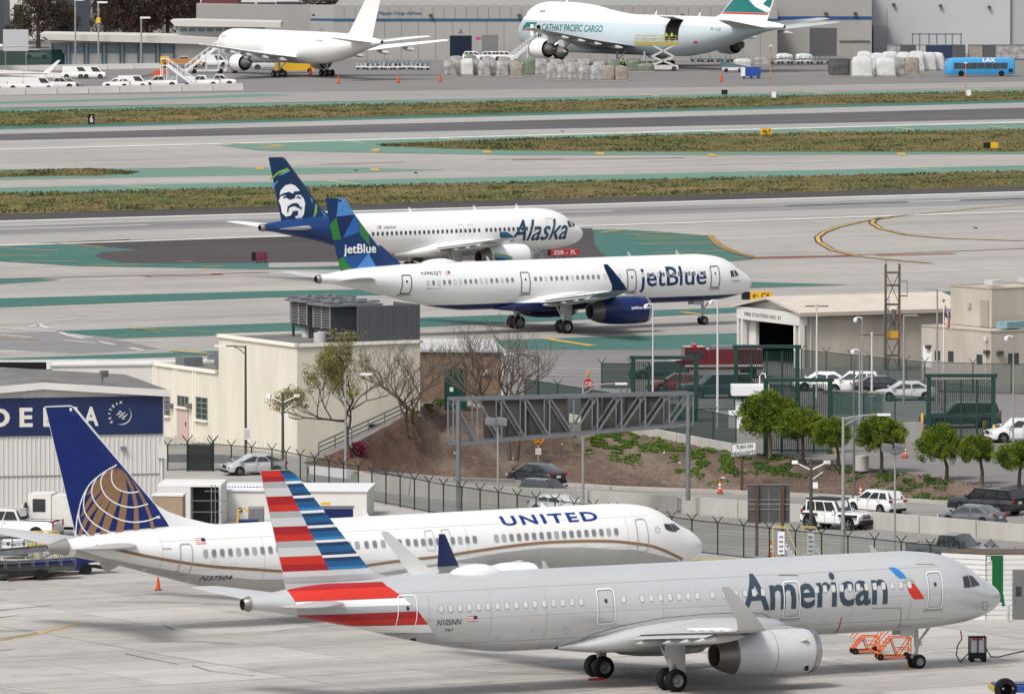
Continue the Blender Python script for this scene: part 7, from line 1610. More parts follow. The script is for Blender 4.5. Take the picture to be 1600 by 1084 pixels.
# open cargo door and crew door
dx = C8([(955, 230), (1058, 150)]); x0, x1 = dx[0][0], dx[1][0]
CX.decal('cargo_opening', [[(x0, 5.1), (x1, 5.1), (x1, 8.6), (x0, 8.6)]], M_dark, side=1, eps=.05, cx=.5)
o = Vector(CX.skin(x0, 8.5, 1)); e = Vector(CX.skin(x1, 8.5, 1)); MB().prism([o, e, e + Vector((0, 2.6, .6)), o + Vector((0, 2.6, .6))], (0, 0, .12)).build('cargo_door', M_wgrey, CX.root)
d1 = C8([(150, 210)])[0]; CX.decal('crew_opening', [[(d1[0] + .4, 4.9), (d1[0] + 1.5, 4.9), (d1[0] + 1.5, 6.9), (d1[0] + .4, 6.9)]], M_dark, side=1, eps=.05); MB().box((-d1[0] + .3, 3.7, 6.0), (.9, .12, 2.0)).build('crew_door', M_white, CX.root)
cockpit(CX, [[(2.5, 8.25), (3.2, 8.3), (3.3, 8.9), (2.9, 8.8)], [(3.4, 8.3), (4.2, 8.4), (4.2, 9.0), (3.5, 8.95)]], side=1)
CX.decal('upper_window', [[(9.0 + .5 * k, 9.1), (9.3 + .5 * k, 9.1), (9.3 + .5 * k, 9.5), (9.0 + .5 * k, 9.5)] for k in range(3)], M_wdark, side=1)
CX.text('lettering', 'B-LJJ', (57, 6.9, 59.4, 7.4), M_dkline, side=1); CX.decal('shareholder_mark', [[(52.2, 4.6), (53.4, 4.6), (53.2, 5.0), (52.4, 5.0)]], M_red, side=1)
for x, z in ((13, 11.0), (38, 9.2), (50, 9.2)): antenna(CX.root, x, z, .7, .5)
# cargo sheds
M_cg = mat('cargo_shed_panel', (.34, .33, .315), .85, var=.12, scale=.1); M_cgl = mat('cargo_shed_light', (.45, .46, .475), .8, var=.06, scale=.1); M_stripe = mat('shed_blue', (.045, .095, .19), .6)
def AX_(px, Y): return (px - 800) / FPX * Y
Y0 = 1505; o = Vector((AX_(521, Y0), Y0, 0)); t = thing('cargo_shed', 'long grey concrete cargo shed with a blue stripe under the roof', 'warehouse', o)
zr = AT(0, 9, Y0).z; zs0, zs1 = AT(0, 33.8, Y0).z, AT(0, 29.6, Y0).z; w1 = AX_(1215, Y0) - o.x
npn = 26
for k in range(npn): block('wall_panel', t, w1 * k / npn, w1 * (k + 1) / npn - .08, 0, .4, 0, zs0 - .06, M_cg)
block('wall', t, 0, w1, .1, 60, 0, zr - .2, mat('shed_joint', (.30, .295, .28), .9)); block('stripe', t, -.05, w1, -.05, .1, zs0, zs1, M_stripe)
for k in range(40): u = w1 * k / 40; MB().prism([(u, 0, zs1 + .02), (u + w1 / 40 - .1, 0, zs1 + .02), (u + w1 / 40 - .1, 0, zr), (u + w1 / 80, 0, zr + .16), (u, 0, zr)], (0, .5, 0)).build('parapet_panel', M_cg, t)
# receding end wall
ang = radians(180 - 36); ex = Vector((cos(ang), sin(ang), 0)); Le = (521 - 297) / FPX * Y0 / cos(pi - ang) * .98
for a, b, z0, z1, m in ((0, Le, 0, zs0, M_cg), (0, Le, zs0, zs1, M_stripe), (0, Le, zs1, zr, M_cg)): MB().prism([(0, 0, z0), ex * b + Vector((0, 0, z0)), ex * b + Vector((0, 0, z1)), (0, 0, z1)], Vector((-ex.y, ex.x, 0)) * -.3).build('end_wall', m, t)
X_ = lambda px: AX_(px, Y0) - o.x; Zp = lambda py: AT(0, py, Y0).z
def opening(root, xa, xb, ya, yb, m, nm='dock_door', y=-.06): return block(nm, root, X_(xa), X_(xb), y, .05, max(0, Zp(yb)), Zp(ya), m)
opening(t, 703, 737, 56, 92, mat('dock_dark', (.012, .02, .035), .7)); opening(t, 753, 778, 55, 84, mat('roller_grey', (.17, .175, .18), .6)); opening(t, 743, 751, 58, 62, mat('sign_pink', (.5, .06, .2), .6), 'notice')
sign_text('A', (X_(717), -.07, Zp(53)), (1, 0, 0), (0, 0, 1), (0, -1, 0), (0, 0, .7, .8), M_stripe, t)
sign_text('NCA', (X_(568), -.07, Zp(25)), (1, 0, 0), (0, 0, 1), (0, -1, 0), (0, 0, 2.6, 1.05), mat('nca_blue', (.01, .03, .2), .5), t, bold=.04)
sign_text('Nippon Cargo Airlines', (X_(592), -.07, Zp(25)), (1, 0, 0), (0, 0, 1), (0, -1, 0), (0, 0, 7.5, .8), M_stripe, t, bold=.01)
for px in (490, 673, 811, 940, 1066): MB().box((X_(px), -.4, Zp(24)), (.6, .7, .35)).build('wall_lamp', M_poleb, t)
o2 = Vector((AX_(1205, 1530), 1530, 0)); t2 = thing('cargo_shed', 'taller grey shed bay with dark roller door beyond the freighter tail', 'warehouse', o2); X2 = lambda px: AX_(px, 1530) - o2.x; Z2 = lambda py: AT(0, py, 1530).z
block('wall', t2, 0, X2(1362), 0, 40, 0, Z2(-30), M_cg); block('stripe', t2, 0, X2(1361.5), -.06, 0, Z2(31), Z2(26), mat('shed_blue_bright', (.03, .08, .22), .6)); block('roller_door', t2, X2(1265), X2(1307), -.08, 0, 0, Z2(44), mat('roller_dark', (.10, .10, .11), .6))
for xa, xb in ((1313, 1332), (1336, 1357)): block('dock_door', t2, X2(xa), X2(xb), -.08, 0, 0, Z2(65), mat('dock_pale', (.30, .29, .27), .8)); block('dock_frame', t2, X2(xa) - .2, X2(xb) + .2, -.3, -.09, Z2(65), Z2(63), M_roofg)
for px in (1290, 1336): MB().box((X2(px), -.4, Z2(21)), (.6, .7, .35)).build('wall_lamp', M_poleb, t2)
o3 = Vector((AX_(1362.5, 1548), 1548, 0)); t3 = thing('cargo_shed', 'pale blue grey windowless warehouse filling the upper right corner', 'warehouse', o3); X3 = lambda px: AX_(px, 1548) - o3.x; Z3 = lambda py: AT(0, py, 1548).z
block('wall', t3, 0, X3(1578), 0, 50, 0, Z3(-40), M_cgl); block('wall', t3, X3(1578), X3(1900), .8, 50, 0, Z3(-40), mat('cargo_shed_mid', (.36, .37, .38), .8)); block('annex', t3, .1, X3(1387), -3, -.01, 0, Z3(40), mat('cargo_shed_mid', (0, 0, 0)))
for px, py in ((1396, 7), (1469, 9), (1545, 11)): MB().box((X3(px), -.4, Z3(py)), (.5, .7, .4)).build('wall_lamp', M_poleb, t3)
MB().tube([(X3(1384), -4, 0), (X3(1384), -4, Z3(13))], .1, 6).build('lamp_pole', M_pole, t3)
# terminal with overhanging roofs, upper left
o4 = Vector((AX_(62, 1478), 1478, 0)); t4 = thing('low_terminal', 'low pale building with overhanging flat roofs and blue framed bays', 'building', o4); X4 = lambda px: AX_(px, 1478) - o4.x; Z4 = lambda py: AT(0, py, 1478).z
block('wall', t4, X4(76), X4(345), 2, 14, 0, Z4(62), M_whitew); MB().prism([(0, -1, Z4(53)), (X4(78), -1, Z4(62.5)), (X4(345), -1, Z4(70)), (X4(345), -1, Z4(60)), (X4(280), -1, Z4(56.5))], (0, 17, 0)).build('roof', mat('terminal_roof', (.52, .50, .47), .85), t4)
for k in range(7):
    a = 80 + 28 * k; block('bay_glass', t4, X4(a + 2), X4(a + 22), 1.8, 1.98, Z4(84), Z4(69), mat('bay_glass', (.16, .22, .26), .3)); block('bay_frame', t4, X4(a), X4(a + 1.8), 1.6, 1.99, 0, Z4(68), mat('bay_frame_blue', (.06, .15, .24), .6)); block('bay_frame', t4, X4(a + 22.2), X4(a + 24), 1.6, 1.99, 0, Z4(68), mat('bay_frame_blue', (0, 0, 0)))
block('upper_wall', t4, X4(277), X4(410), 6, 16, Z4(62), Z4(43), M_whitew); MB().prism([(X4(265), 3, Z4(33.5)), (X4(272), 3, Z4(42)), (X4(438), 3, Z4(44)), (X4(438), 3, Z4(36)), (X4(300), 3, Z4(33))], (0, 14, 0)).build('roof', mat('terminal_roof', (0, 0, 0)), t4)
for k in range(6): block('clerestory_pane', t4, X4(279 + 14 * k), X4(290 + 14 * k), 5.9, 5.99, Z4(51), Z4(45.5), mat('bay_glass', (0, 0, 0)))
block('back_wall', t4, X4(297), X4(520), 30, 31, 0, Z4(14), M_cg)
# buildings and sheds beyond
def far(name, lab, xa, xb, ya, yb, Y, m, parts=(), cat='building'):
    o = Vector((AX_(xa, Y), Y, 0)); t = thing(name, lab, cat, o); X = lambda p: AX_(p, Y) - o.x; Z = lambda p: AT(0, p, Y).z
    block('wall', t, 0, X(xb), 0, 20, 0, Z(ya), m)
    for i, (a, b, c, d, mm_) in enumerate(parts): block('window_band' if mm_ is M_win else 'wall_bay', t, X(a), X(b), -.3 - .02 * i, -.01, Z(d), Z(c), mm_)
    return t
M_dk = mat('dark_facade', (.045, .055, .075), .4); M_mauve = mat('mauve_brick', (.16, .05, .06), .8)
far('office_block', 'beige office block with dark windows behind trees, upper left', 5, 158, -40, 60, 1640, M_whitew, [(22, 36, 8, 28, M_win), (58, 70, 0, 30, M_win), (88, 141, -30, 60, M_dk), (0, 8, -30, 60, M_dk)])
far('office_block', 'dark slate glass block at the far left edge', -120, 6, -40, 100, 1600, M_dk)
far('office_block', 'red and dark block behind low terminal roof', 296, 372, -40, 30, 1650, M_mauve, [(296, 312, -30, 12, M_dk), (312, 316, -30, 14, M_whitew)])
far('far_terminal', 'pale far terminal with dark window band above the shed roof', 372, 560, -6, 20, 1690, M_whitew, [(375, 398, 4, 11, M_win), (402, 430, 4, 11, M_win), (432, 470, 3, 12, M_dk)])
far('far_terminal', 'pale rough far wall behind the shed roof centre', 640, 800, 0, 20, 1720, mat('pale_block', (.5, .49, .46), .9, var=.3, scale=.3))
far('far_terminal', 'cream far building behind the big freighter', 942, 1160, -4, 20, 1700, mat('pale_cream', (.60, .58, .52), .9))
far('far_terminal', 'dark blue far facade between the pale walls', 776, 845, -30, 20, 1710, M_dk); far('far_terminal', 'dark far facade above centre of shed', 845, 942, -30, 20, 1715, M_dk, [(905, 942, -2, 4, M_whitew)])
far('far_terminal', 'grey far building upper right of the freighter tail', 1160, 1230, -30, 20, 1690, M_cg); far('far_terminal', 'pale far wall left of the pale rough one', 560, 640, -30, 20, 1705, M_cgl)
rdt = [mat('dusky_leaf', (.085, .045, .04), .8), mat('dusky_leaf_green', (.06, .058, .035), .8), mat('dusky_leaf_dark', (.035, .024, .022), .8)]
cmr = [crown_mesh(s_, 190, .16, 40, 1).build('crown', rdt, None, fix=False) for s_ in (31, 37)]; cmd = [o.data for o in cmr]; [bpy.data.objects.remove(o) for o in cmr]
for i, (px, py, w_, h_, l) in enumerate([(60, 30, 34, 40, 'brownish tree in front of beige office block, far left'), (95, 34, 26, 30, 'brownish tree right of the leftmost far tree'), (28, 48, 18, 16, 'low dark tree near grey panel'), (165, 20, 20, 50, 'narrow dark tree beside dark glass bay'), (195, 25, 34, 36, 'reddish tree left of the street lamp group'), (230, 14, 34, 42, 'tall reddish tree upper left centre'), (262, 22, 34, 36, 'reddish tree directly over the terminal roof'), (290, 12, 24, 30, 'reddish tree beside the red block'), (215, 42, 26, 18, 'low bush behind the low terminal roof'), (500, 3, 26, 12, 'dark olive tree beyond the shed end wall'), (560, 3, 30, 10, 'dark olive tree left of the white freighter fin'), (855, 2, 26, 8, 'dark tree above the big freighter nose')]):
    Y = 1580 + i * 3 if i < 9 else 1660; t = thing('far_tree', l, 'tree', (AX_(px, Y), Y, 0), 0, 'far trees behind the cargo area'); z = AT(0, py, Y).z; k = Y / FPX
    c = bpy.data.objects.new('crown', cmd[i % 2]); COL.objects.link(c); c.parent = t; c.location = (0, 0, z); c.scale = (w_ * k * 1.2, w_ * k, h_ * k * 1.2); MB().tube([(0, 0, 0), (0, 0, z)], [.5, .25], 7).build('trunk', M_bark, t)
for px, y0, l in ((118, 0, 'far street lamp over the low terminal roof'), (154, 4, 'far street lamp beside the amber signal'), (221, 28, 'floodlight mast in front of low terminal')):
    Y = 1475; t = thing('far_lamp', l, 'lamp post', (AX_(px, Y), Y, 0)); h = AT(0, y0, Y).z; MB().tube([(0, 0, 0), (0, 0, h)], .16, 6).build('pole', M_pole, t); MB().box((.7, 0, h), (1.8, .4, .3)).build('lamp_head', M_lampw, t)
t = thing('traffic_signal', 'amber far traffic signal over the low roof', 'traffic signal', (AX_(154, 1470), 1470, 0)); z = AT(0, 32, 1470).z; MB().tube([(0, 0, 0), (0, 0, z)], .1, 6).build('pole', M_pole, t); MB().box((0, 0, z), (.7, .4, .9)).build('head', M_syel, t)
t = thing('blank_panel', 'blank pale grey panel at upper left edge', 'panel', (AX_(5, 1465), 1465, 0)); block('panel', t, 0, 4.4, 0, .3, AT(0, 80, 1465).z, AT(0, 46.5, 1465).z, M_cgl); [block('leg', t, a, a + .2, 0, .3, 0, AT(0, 80, 1465).z, M_steel) for a in (.3, 3.9)]
fence('screened_fence', 'far green screened fence behind the white barrier blocks', [(-40, 103), (22, 102), (180, 100), (272, 99)], 2.6, mat('far_screen', (.008, .05, .04), .8, alpha=.85), post=M_poleb, wire=False, arms=False, sp=6)
# concrete blocks
posw = ('first', 'second', 'third', 'fourth', 'fifth', 'sixth', 'seventh', 'eighth', 'ninth')
def blocks(name, lab, pts, h, n, m):
    P = [G(*p) for p in pts]; L = (P[-1] - P[0]).length; grp = lab
    for i in range(n):
        a, b = P[0].lerp(P[-1], i / n), P[0].lerp(P[-1], (i + .97) / n); c = (a + b) / 2; t = link(name, MB().prism([(-(b - a).length / 2, -.35, 0), (-(b - a).length / 2, .35, 0), (-(b - a).length / 2, .12, h), (-(b - a).length / 2, -.12, h)], ((b - a).length, 0, 0)).build('tmp', m).data, None, f'{lab[0]}, {posw[i]} from left', 'barrier', lab[1], None, c, atan2((b - a).y, (b - a).x))
jm_ = mat('barrier_white', (.62, .60, .57), .8, var=.2, scale=.6)
blocks('barrier_block', ('white concrete barrier block in the front row by parked vans', 'front row of white barrier blocks'), [(-60, 150), (380, 141)], 1.1, 9, jm_)
blocks('barrier_block', ('white concrete barrier block in the rear row before green fence', 'rear row of white barrier blocks'), [(-40, 112), (250, 107)], .9, 7, jm_)
blocks('barrier_block', ('white barrier block in the slanting middle row', 'middle row of white barrier blocks'), [(-30, 115), (110, 123)], .8, 4, jm_)
for o in [o for o in COL.objects if o.name.startswith('tmp')]: bpy.data.objects.remove(o)
# vehicles of the cargo side
for x, y, k_, c_, h_, l in ((12, 141, 'van', whitep, 10, 'white box van leftmost behind front barrier row'), (36, 141, 'van', whitep, 5, 'white van second from left behind the barrier'), (60, 141, 'van', whitep, 5, 'white van third from left behind the barrier'), (90, 139.5, 'pickup', whitep, 5, 'white pickup right of the three vans'), (107, 138, 'suv', ((.25, .24, .2), 'olive'), 0, 'olive car behind the white pickup'), (183, 138, 'suv', whitep, 170, 'white car before the orange van'), (208, 138, 'van', whitep, 0, 'white van left of the red striped loader'),
        (250, 137, 'pickup', whitep, 185, 'white pickup with blue lower side'), (316, 136.5, 'pickup', whitep, 175, 'white pickup near the right end of barrier row'), (341, 135, 'pickup', whitep, 0, 'white flatbed at right end of barrier row'), (120, 123, 'van', whitep, 0, 'white tank like van in rear row'), (142, 123, 'van', whitep, 0, 'white van in the rear row beside trailer'),
        (286, 105, 'pickup', silverp, 0, 'silver pickup left of far stair truck'), (335, 104, 'van', whitep, 0, 'white van behind the boarding stairs'), (58, 92, 'suv', silverp, 0, 'silver car behind far green fence'), (420, 109, 'pickup', silverp, 0, 'silver pickup under the white freighter'), (703, 90, 'van', whitep, 80, 'white van behind the first pallets'), (742, 95, 'suv', whitep, 0, 'white car behind the pallets left of centre'), (771, 95, 'suv', whitep, 0, 'white SUV behind the pallets'), (790, 95, 'suv', whitep, 0, 'second white SUV behind the pallets'), (200, 99, 'suv', silverp, 0, 'silver car before the terminal bays')):
    car('service_vehicle', l, G(x, y), radians(h_), k_, c_, simple=True, group='service vehicles of the cargo side')
# city bus
P = G(1530, 119.5); t = thing('bus', 'bright blue airport bus with LAX on its roof edge', 'bus', P, radians(184)); bb = mat('bus_blue', (.045, .30, .60), .35, coat=.3); L_ = 12.2 * .97
mb = MB(); rows = []
for u, a, b, z in ((0, .9, .4, 2.6), (.02, 1.25, .35, 2.95), (.06, 1.27, .3, 3.1), (.5, 1.27, .3, 3.15), (.88, 1.27, .3, 3.1), (.95, 1.25, .35, 2.9), (.985, 1.1, .4, 2.3), (1, .9, .5, 1.5)):
    x = -L_ / 2 + L_ * u; rows.append([(x, y * a, lerp(b, z, q)) for y, q in ((-.9, 0), (-1, .08), (-1, .8), (-.93, .93), (-.75, 1), (.75, 1), (.93, .93), (1, .8), (1, .08), (.9, 0))])
mb.grid(rows, close=True); mb.add(rows[0], [tuple(range(10))]); mb.add(rows[-1], [tuple(range(10))]); mb.build('body', bb, t, smooth=30)
for k in range(7): block('side_window', t, -4.6 + 1.3 * k, -3.36 + 1.3 * k, 1.27, 1.3, 1.3, 2.3, M_win)
MB().prism([(L_ / 2 - .52, -1.0, 2.75), (L_ / 2 - .52, 1.0, 2.75), (L_ / 2 - .02, .95, 1.45), (L_ / 2 - .02, -.95, 1.45)], (.05, 0, .02)).build('windscreen', M_win, t); block('engine_grille', t, -5.5, -4.8, 1.265, 1.3, .7, 1.3, M_plast)
for x in (-3.6, 3.2): MB().lathe([(1.0, .3), (1.0, .5), (1.3, .5), (1.31, .25), (1.3, .01)], 'y', (x, 0, .5), 16).build('wheel', M_tyre, t)
sign_text('LAX', (-1.6, 1.29, 2.45), (-1, 0, 0), (0, 0, 1), (0, 1, 0), (-1.2, -.02, 1.0, .66), M_wline, t, bold=.04)
# wrapped pallets
M_wrap = [mat('wrap_clear', (.50, .485, .47), .3, var=.72, scale=1.0, coat=.4), mat('wrap_green', (.20, .24, .17), .4, var=.5, scale=2.2), mat('wrap_white', (.66, .66, .65), .35, var=.22, scale=1.6, coat=.3), mat('wrap_dark', (.10, .10, .105), .5, var=.4, scale=2), mat('wrap_tan', (.36, .31, .26), .4, var=.45, scale=2.4, coat=.3)]
def pallet_mesh(seed, w=3.1, d=2.2, h=2.0, rn=.3):
    r = random.Random(seed); rows = []; N = 20
    for i in range(9):
        v = i / 8; k = 1 - .18 * max(0, v - .75) * 4 * rn; rows.append([((abs(cos(t)) ** .35 * copysgn(1, cos(t))) * w / 2 * k + .13 * noise.noise(Vector((t * 2, v * 4, seed))), (abs(sin(t)) ** .35 * copysgn(1, sin(t))) * d / 2 * k + .13 * noise.noise(Vector((t * 2, v * 4, seed + 5))), .25 + h * v + .12 * noise.noise(Vector((cos(t) * 1.5, sin(t) * 1.5, v * 2 + seed))) * v) for t in [2 * pi * j / N for j in range(N)]])
    mb = MB().grid(rows, close=True); mb.grid([rows[-1], [(a[0] * .4, a[1] * .4, a[2] + .15) for a in rows[-1]]], close=True); mb.add([(a[0] * .4, a[1] * .4, a[2] + .15) for a in rows[-1]], [tuple(range(N))]); return mb
pn = 0; M_pb = mat('pallet_base', (.42, .40, .38), .6)
rows_ = [([(702, 119), (717, 117), (730, 118.5), (744, 118), (757, 119.5), (770, 118.5), (785, 119.5), (800, 119)], (0, 0, 2, 0, 0, 0, 0, 4), 'behind row left of the big freighter'), ([(807, 121), (828, 119), (845, 119)], (4, 1, 0), 'middle group beneath the freighter nose'), ([(863, 125), (880, 125.5), (896, 126), (913, 126.5), (932, 127), (950, 127), (970, 127)], (0, 0, 0, 0, 0, 4, 4), 'front row beneath the freighter engines'), ([(868, 117), (890, 118), (912, 118.5), (936, 119), (958, 119)], (0, 4, 0, 0, 1), 'hidden row behind the front pallets'), ([(712, 112), (735, 112), (762, 112.5), (788, 113)], (0, 1, 0, 4), 'rear row at the left group'), ([(990, 113), (1008, 113)], (1, 1), 'pair left of the scissor lift'), ([(1160, 106), (1190, 104)], (2, 0), 'pair under the freighter tail'),
         ([(1311, 120), (1347, 120.5), (1383, 120), (1402, 119), (1424, 119)], (3, 2, 2, 0, 4), 'front row left of the blue bus'), ([(1350, 111), (1370, 111), (1390, 111), (1412, 111), (1432, 111.5), (1450, 111), (1463, 110.5)], (2, 2, 2, 2, 2, 2, 2), 'rear row left of the blue bus'), ([(1225, 98), (1256, 98)], (2, 2), 'white lumps on dollies before the grey shed')]
cw = {0: 'clear wrapped', 1: 'green netted', 2: 'white wrapped', 3: 'dark grey', 4: 'tan wrapped'}
for pts, ms, lab in rows_:
    for q, ((x, y), m_i) in enumerate(zip(pts, ms)):
        t = thing('cargo_pallet', f'{cw[m_i]} cargo pallet, {posw[q]} from left, {lab}', 'cargo pallet', G(x, y), radians(8 + rnd.uniform(-8, 8)), 'wrapped cargo pallets on the far apron')
        big = x > 1300; ww = 3.7 if x in (1311, 1347, 1383) else 2.7 if x > 1340 else 2.3 if x < 1000 else 3.2; hh = (2.75 + rnd.uniform(-.1, .3)) if big else (2.35 + rnd.uniform(-.3, .3)) if x < 1000 else 1.2
        pallet_mesh(pn, ww * .95, 2.0, hh, .8 if m_i != 3 else .05).build('load', M_wrap[m_i], t, smooth=70); MB().box((0, 0, .12), (ww, 2.2, .14)).build('base', M_pb, t); pn += 1
# loader, stairs, dollies
P = G(1035, 111); t = thing('cargo_loader', 'yellow and white scissor lift loader raised to the cargo door', 'loader', P, radians(5)); hp = AT(0, 66, P.y).z
M_ly = mat('loader_yellow', (.42, .34, .08), .6); M_lw = mat('loader_white', (.55, .55, .52), .6)
block('chassis', t, -2.6, 2.6, -1.2, 1.2, .3, 1.0, M_lw); block('platform', t, -4.6, 2.6, -1.3, 1.3, hp - .5, hp, M_ly)
for y in (-1.1, 1.1):
    for a, b in (((-1.9, 1.0), (1.9, hp * .5)), ((1.9, 1.0), (-1.9, hp * .5)), ((-1.9, hp * .5), (1.9, hp - .5)), ((1.9, hp * .5), (-1.9, hp - .5))): MB().bar((a[0], y, a[1]), (b[0], y, b[1]), .28).build('scissor_arm', M_lw, t)
    for z in (.55, 1.1): MB().bar((-4.5, y, hp + z), (2.4, y, hp + z), .06).build('guard_rail', M_ly, t)
    for x in (-4.5, -3, -1.5, 0, 1.2, 2.4): MB().bar((x, y, hp), (x, y, hp + 1.1), .06).build('rail_post', M_ly, t)
    for x in (-1.9, 1.9): MB().lathe([(y * .8, .1), (y * .8, .4), (y * 1.15, .4), (y * 1.15, .1)], 'y', (x, 0, .4), 12).build('wheel', M_tyre, t)
def person(lab, P, vest, trouser=(.02, .025, .04), rz=0):
    t = thing('person', lab, 'person', P, rz); mb = MB(); B = [(0, 0, 0)]
    pts = [(.0, .09, .05, .06), (.0, .1, .48, .075), (0, .08, .88, .095)]
    rows = []
    me = bpy.data.meshes.new('body'); V = [(0, 0, .95), (0, 0, 1.2), (0, 0, 1.42), (0, 0, 1.52), (0, 0, 1.64), (0, .1, .9), (.02, .12, .5), (0, .12, .06), (.1, .12, .03), (0, -.1, .9), (-.02, -.12, .5), (0, -.12, .06), (.1, -.12, .03), (0, .19, 1.4), (.05, .24, 1.12), (.18, .22, .92), (0, -.19, 1.4), (.04, -.24, 1.12), (.16, -.22, .92)]
    E_ = [(0, 1), (1, 2), (2, 3), (3, 4), (0, 5), (5, 6), (6, 7), (7, 8), (0, 9), (9, 10), (10, 11), (11, 12), (2, 13), (13, 14), (14, 15), (2, 16), (16, 17), (17, 18)]
    me.from_pydata(V, E_, []); o = link('body', me, t); sk_ = o.modifiers.new('s', 'SKIN'); RR = [.15, .14, .16, .06, .1, .1, .075, .05, .04, .1, .075, .05, .04, .07, .05, .04, .07, .05, .04]
    for i, v in enumerate(me.skin_vertices[0].data if me.skin_vertices else []): v.radius = (RR[i], RR[i])
    if not me.skin_vertices:
        bpy.context.view_layer.objects.active = o
    o.modifiers.new('u', 'SUBSURF').levels = 1; me.materials.append(mat('work_clothes', trouser, .8))
    MB().grid([[(.17 * cos(a) * k, .21 * sin(a) * k, z) for a in [2 * pi * q / 12 for q in range(12)]] for z, k in ((.9, .95), (1.1, .95), (1.3, 1.05), (1.44, .9), (1.48, .5))], close=True).build('vest', mat('vest_' + vest, (.35, .62, .05) if vest == 'lime' else (.6, .15, .03), .6), t, smooth=60)
    MB().lathe([(1.55, .06), (1.6, .1), (1.68, .115), (1.76, .1), (1.8, .04), (1.81, .005)], 'z', n=12).build('head', mat('skin_tone', (.28, .16, .11), .6), t, smooth=60); MB().lathe([(1.7, .122), (1.77, .11), (1.82, .05), (1.83, .005)], 'z', n=12).build('cap', mat('cap_dark', (.03, .03, .035), .7), t, smooth=60)
    return t
person('worker in lime vest standing on raised loader platform', Vector((G(1041, 111).x, P.y, hp)), 'lime', rz=2); person('worker in dark clothes and lime vest beside the cargo opening', Vector((G(1050, 111).x, P.y + .5, hp)), 'lime', rz=1); person('worker in lime vest behind the pallets under the freighter', G(973, 108), 'lime', rz=3)
def stairtruck(lab, P, rz, H, L, m):
    t = thing('boarding_stairs', lab, 'boarding stairs', P, rz); N = int(H / .3)
    for k in range(N): MB().box((-L / 2 + L * .8 * k / N, 0, .5 + (H - .5) * k / N), (.35, 1.5, .08)).build('step', m, t)
    for y in (-.8, .8):
        MB().bar((-L / 2, y, .4), (L * .3, y, H), .18, .3).build('stringer', m, t); MB().bar((-L / 2, y, 1.4), (L * .3, y, H + 1.0), .08).bar((L * .3, y, H + 1.0), (L / 2, y, H + 1.0), .08).build('handrail', m, t)
        for k in range(7): u = k / 6; MB().bar((-L / 2 + L * .8 * u, y, .4 + (H - .4) * u), (-L / 2 + L * .8 * u, y, 1.4 + (H - .4) * u), .07).build('baluster', m, t)
        for x in (-L * .35, 0, L * .3, L * .48): MB().bar((x, y, .5), (x, y, min(H, .5 + (H) * (x + L / 2) / L * 1.1)), .12).build('leg', m, t)
        for x in (-L * .3, L * .35): MB().lathe([(y * .8, .1), (y * .8, .38), (y * 1.15, .38), (y * 1.15, .1)], 'y', (x, 0, .38), 12).build('wheel', M_tyre, t)
    block('landing', t, L * .3, L * .5, -.8, .8, H - .1, H, m); block('chassis', t, -L / 2, L / 2, -.7, .7, .4, .6, m); return t
stairtruck('white mobile boarding stairs beside white freighter nose', G(322, 115), radians(10), 4.6, 7, M_lampw); stairtruck('white boarding stairs at the big freighter crew door', G(822, 104), radians(15), 4.9, 7.5, M_lampw);
t = stairtruck('white covered stair leaning over parked vehicles near barrier row', G(278, 137), radians(172), 3.6, 5.5, M_lampw); block('side_panel', t, -2.6, 1.6, -.9, -.85, .6, 1.8, M_lampw)
t = thing('belt_loader', 'orange red covered belt loader among parked vehicles', 'belt loader', G(238, 136), radians(5)); MB().prism([(-3.5, -.5, 1.1), (2.6, -.5, 2.2), (2.6, -.5, 2.7), (-3.5, -.5, 1.5)], (0, 1, 0)).build('belt', M_roofg, t); MB().prism([(-.2, -.7, 1.7), (2.6, -.7, 2.2), (2.6, -.7, 2.9), (.4, -.7, 2.7)], (0, 1.4, 0)).build('canopy', mat('canopy_orange', (.55, .12, .06), .6), t); block('chassis', t, -2.5, 2.5, -.9, .9, .4, .9, M_navy)
for x in (-1.8, 1.8): MB().lathe([(-1, .1), (-1, .4), (-.7, .4)], 'y', (x, 0, .4), 12).build('wheel', M_tyre, t)
def dollies(lab, x0, x1, y, n, m, group, h=.55):
    for i in range(n):
        x = lerp(x0, x1, (i + .5) / n); t = thing('cargo_dolly', f'{lab}, {posw[i]} from left', 'dolly', G(x, y + rnd.uniform(-.5, .5)), radians(6), group); w_ = (x1 - x0) / n * G(x, y).y / FPX * .92
        block('deck', t, -w_ / 2, w_ / 2, -1.3, 1.3, h - .15, h, m)
        for a in (-w_ * .35, w_ * .35): MB().lathe([(-1.1, .05), (-1.1, .24), (-.9, .24)], 'y', (a, 0, .24), 10).build('wheel', M_tyre, t)
        for a in (-w_ * .5, 0, w_ * .45): block('stake', t, a, a + .08, -1.3, -1.2, h, h + .6, m)
M_dol = mat('dolly_blue', (.12, .18, .22), .6, var=.3, scale=2)
dollies('pale empty cargo dolly in line behind the white freighter tail', 556, 670, 109, 8, M_lampw, 'pale dollies in line'); dollies('blue grey dolly in line behind the pale dollies', 570, 672, 104, 6, M_dol, 'blue dollies before the shed wall')
dollies('blue grey dolly under the freighter tail', 1078, 1170, 97, 6, M_dol, 'dollies under freighter tail'); dollies('blue grey dolly carrying loads before the grey shed', 1203, 1295, 100, 6, M_dol, 'dollies before grey shed', .9)
t = thing('tow_tractor', 'yellow cargo tractor between the wheels of white freighter', 'tractor', G(462, 114), radians(5)); block('body', t, -3.5, 3.2, -1.1, 1.1, .4, 1.7, M_syel); block('cab', t, -.2, 1.0, -1.0, 1.0, 1.7, 2.2, M_dark); [MB().lathe([(-1.2, .1), (-1.2, .42), (-.9, .42)], 'y', (x, 0, .42), 12).build('wheel', M_tyre, t) for x in (-2.5, 2.3)]
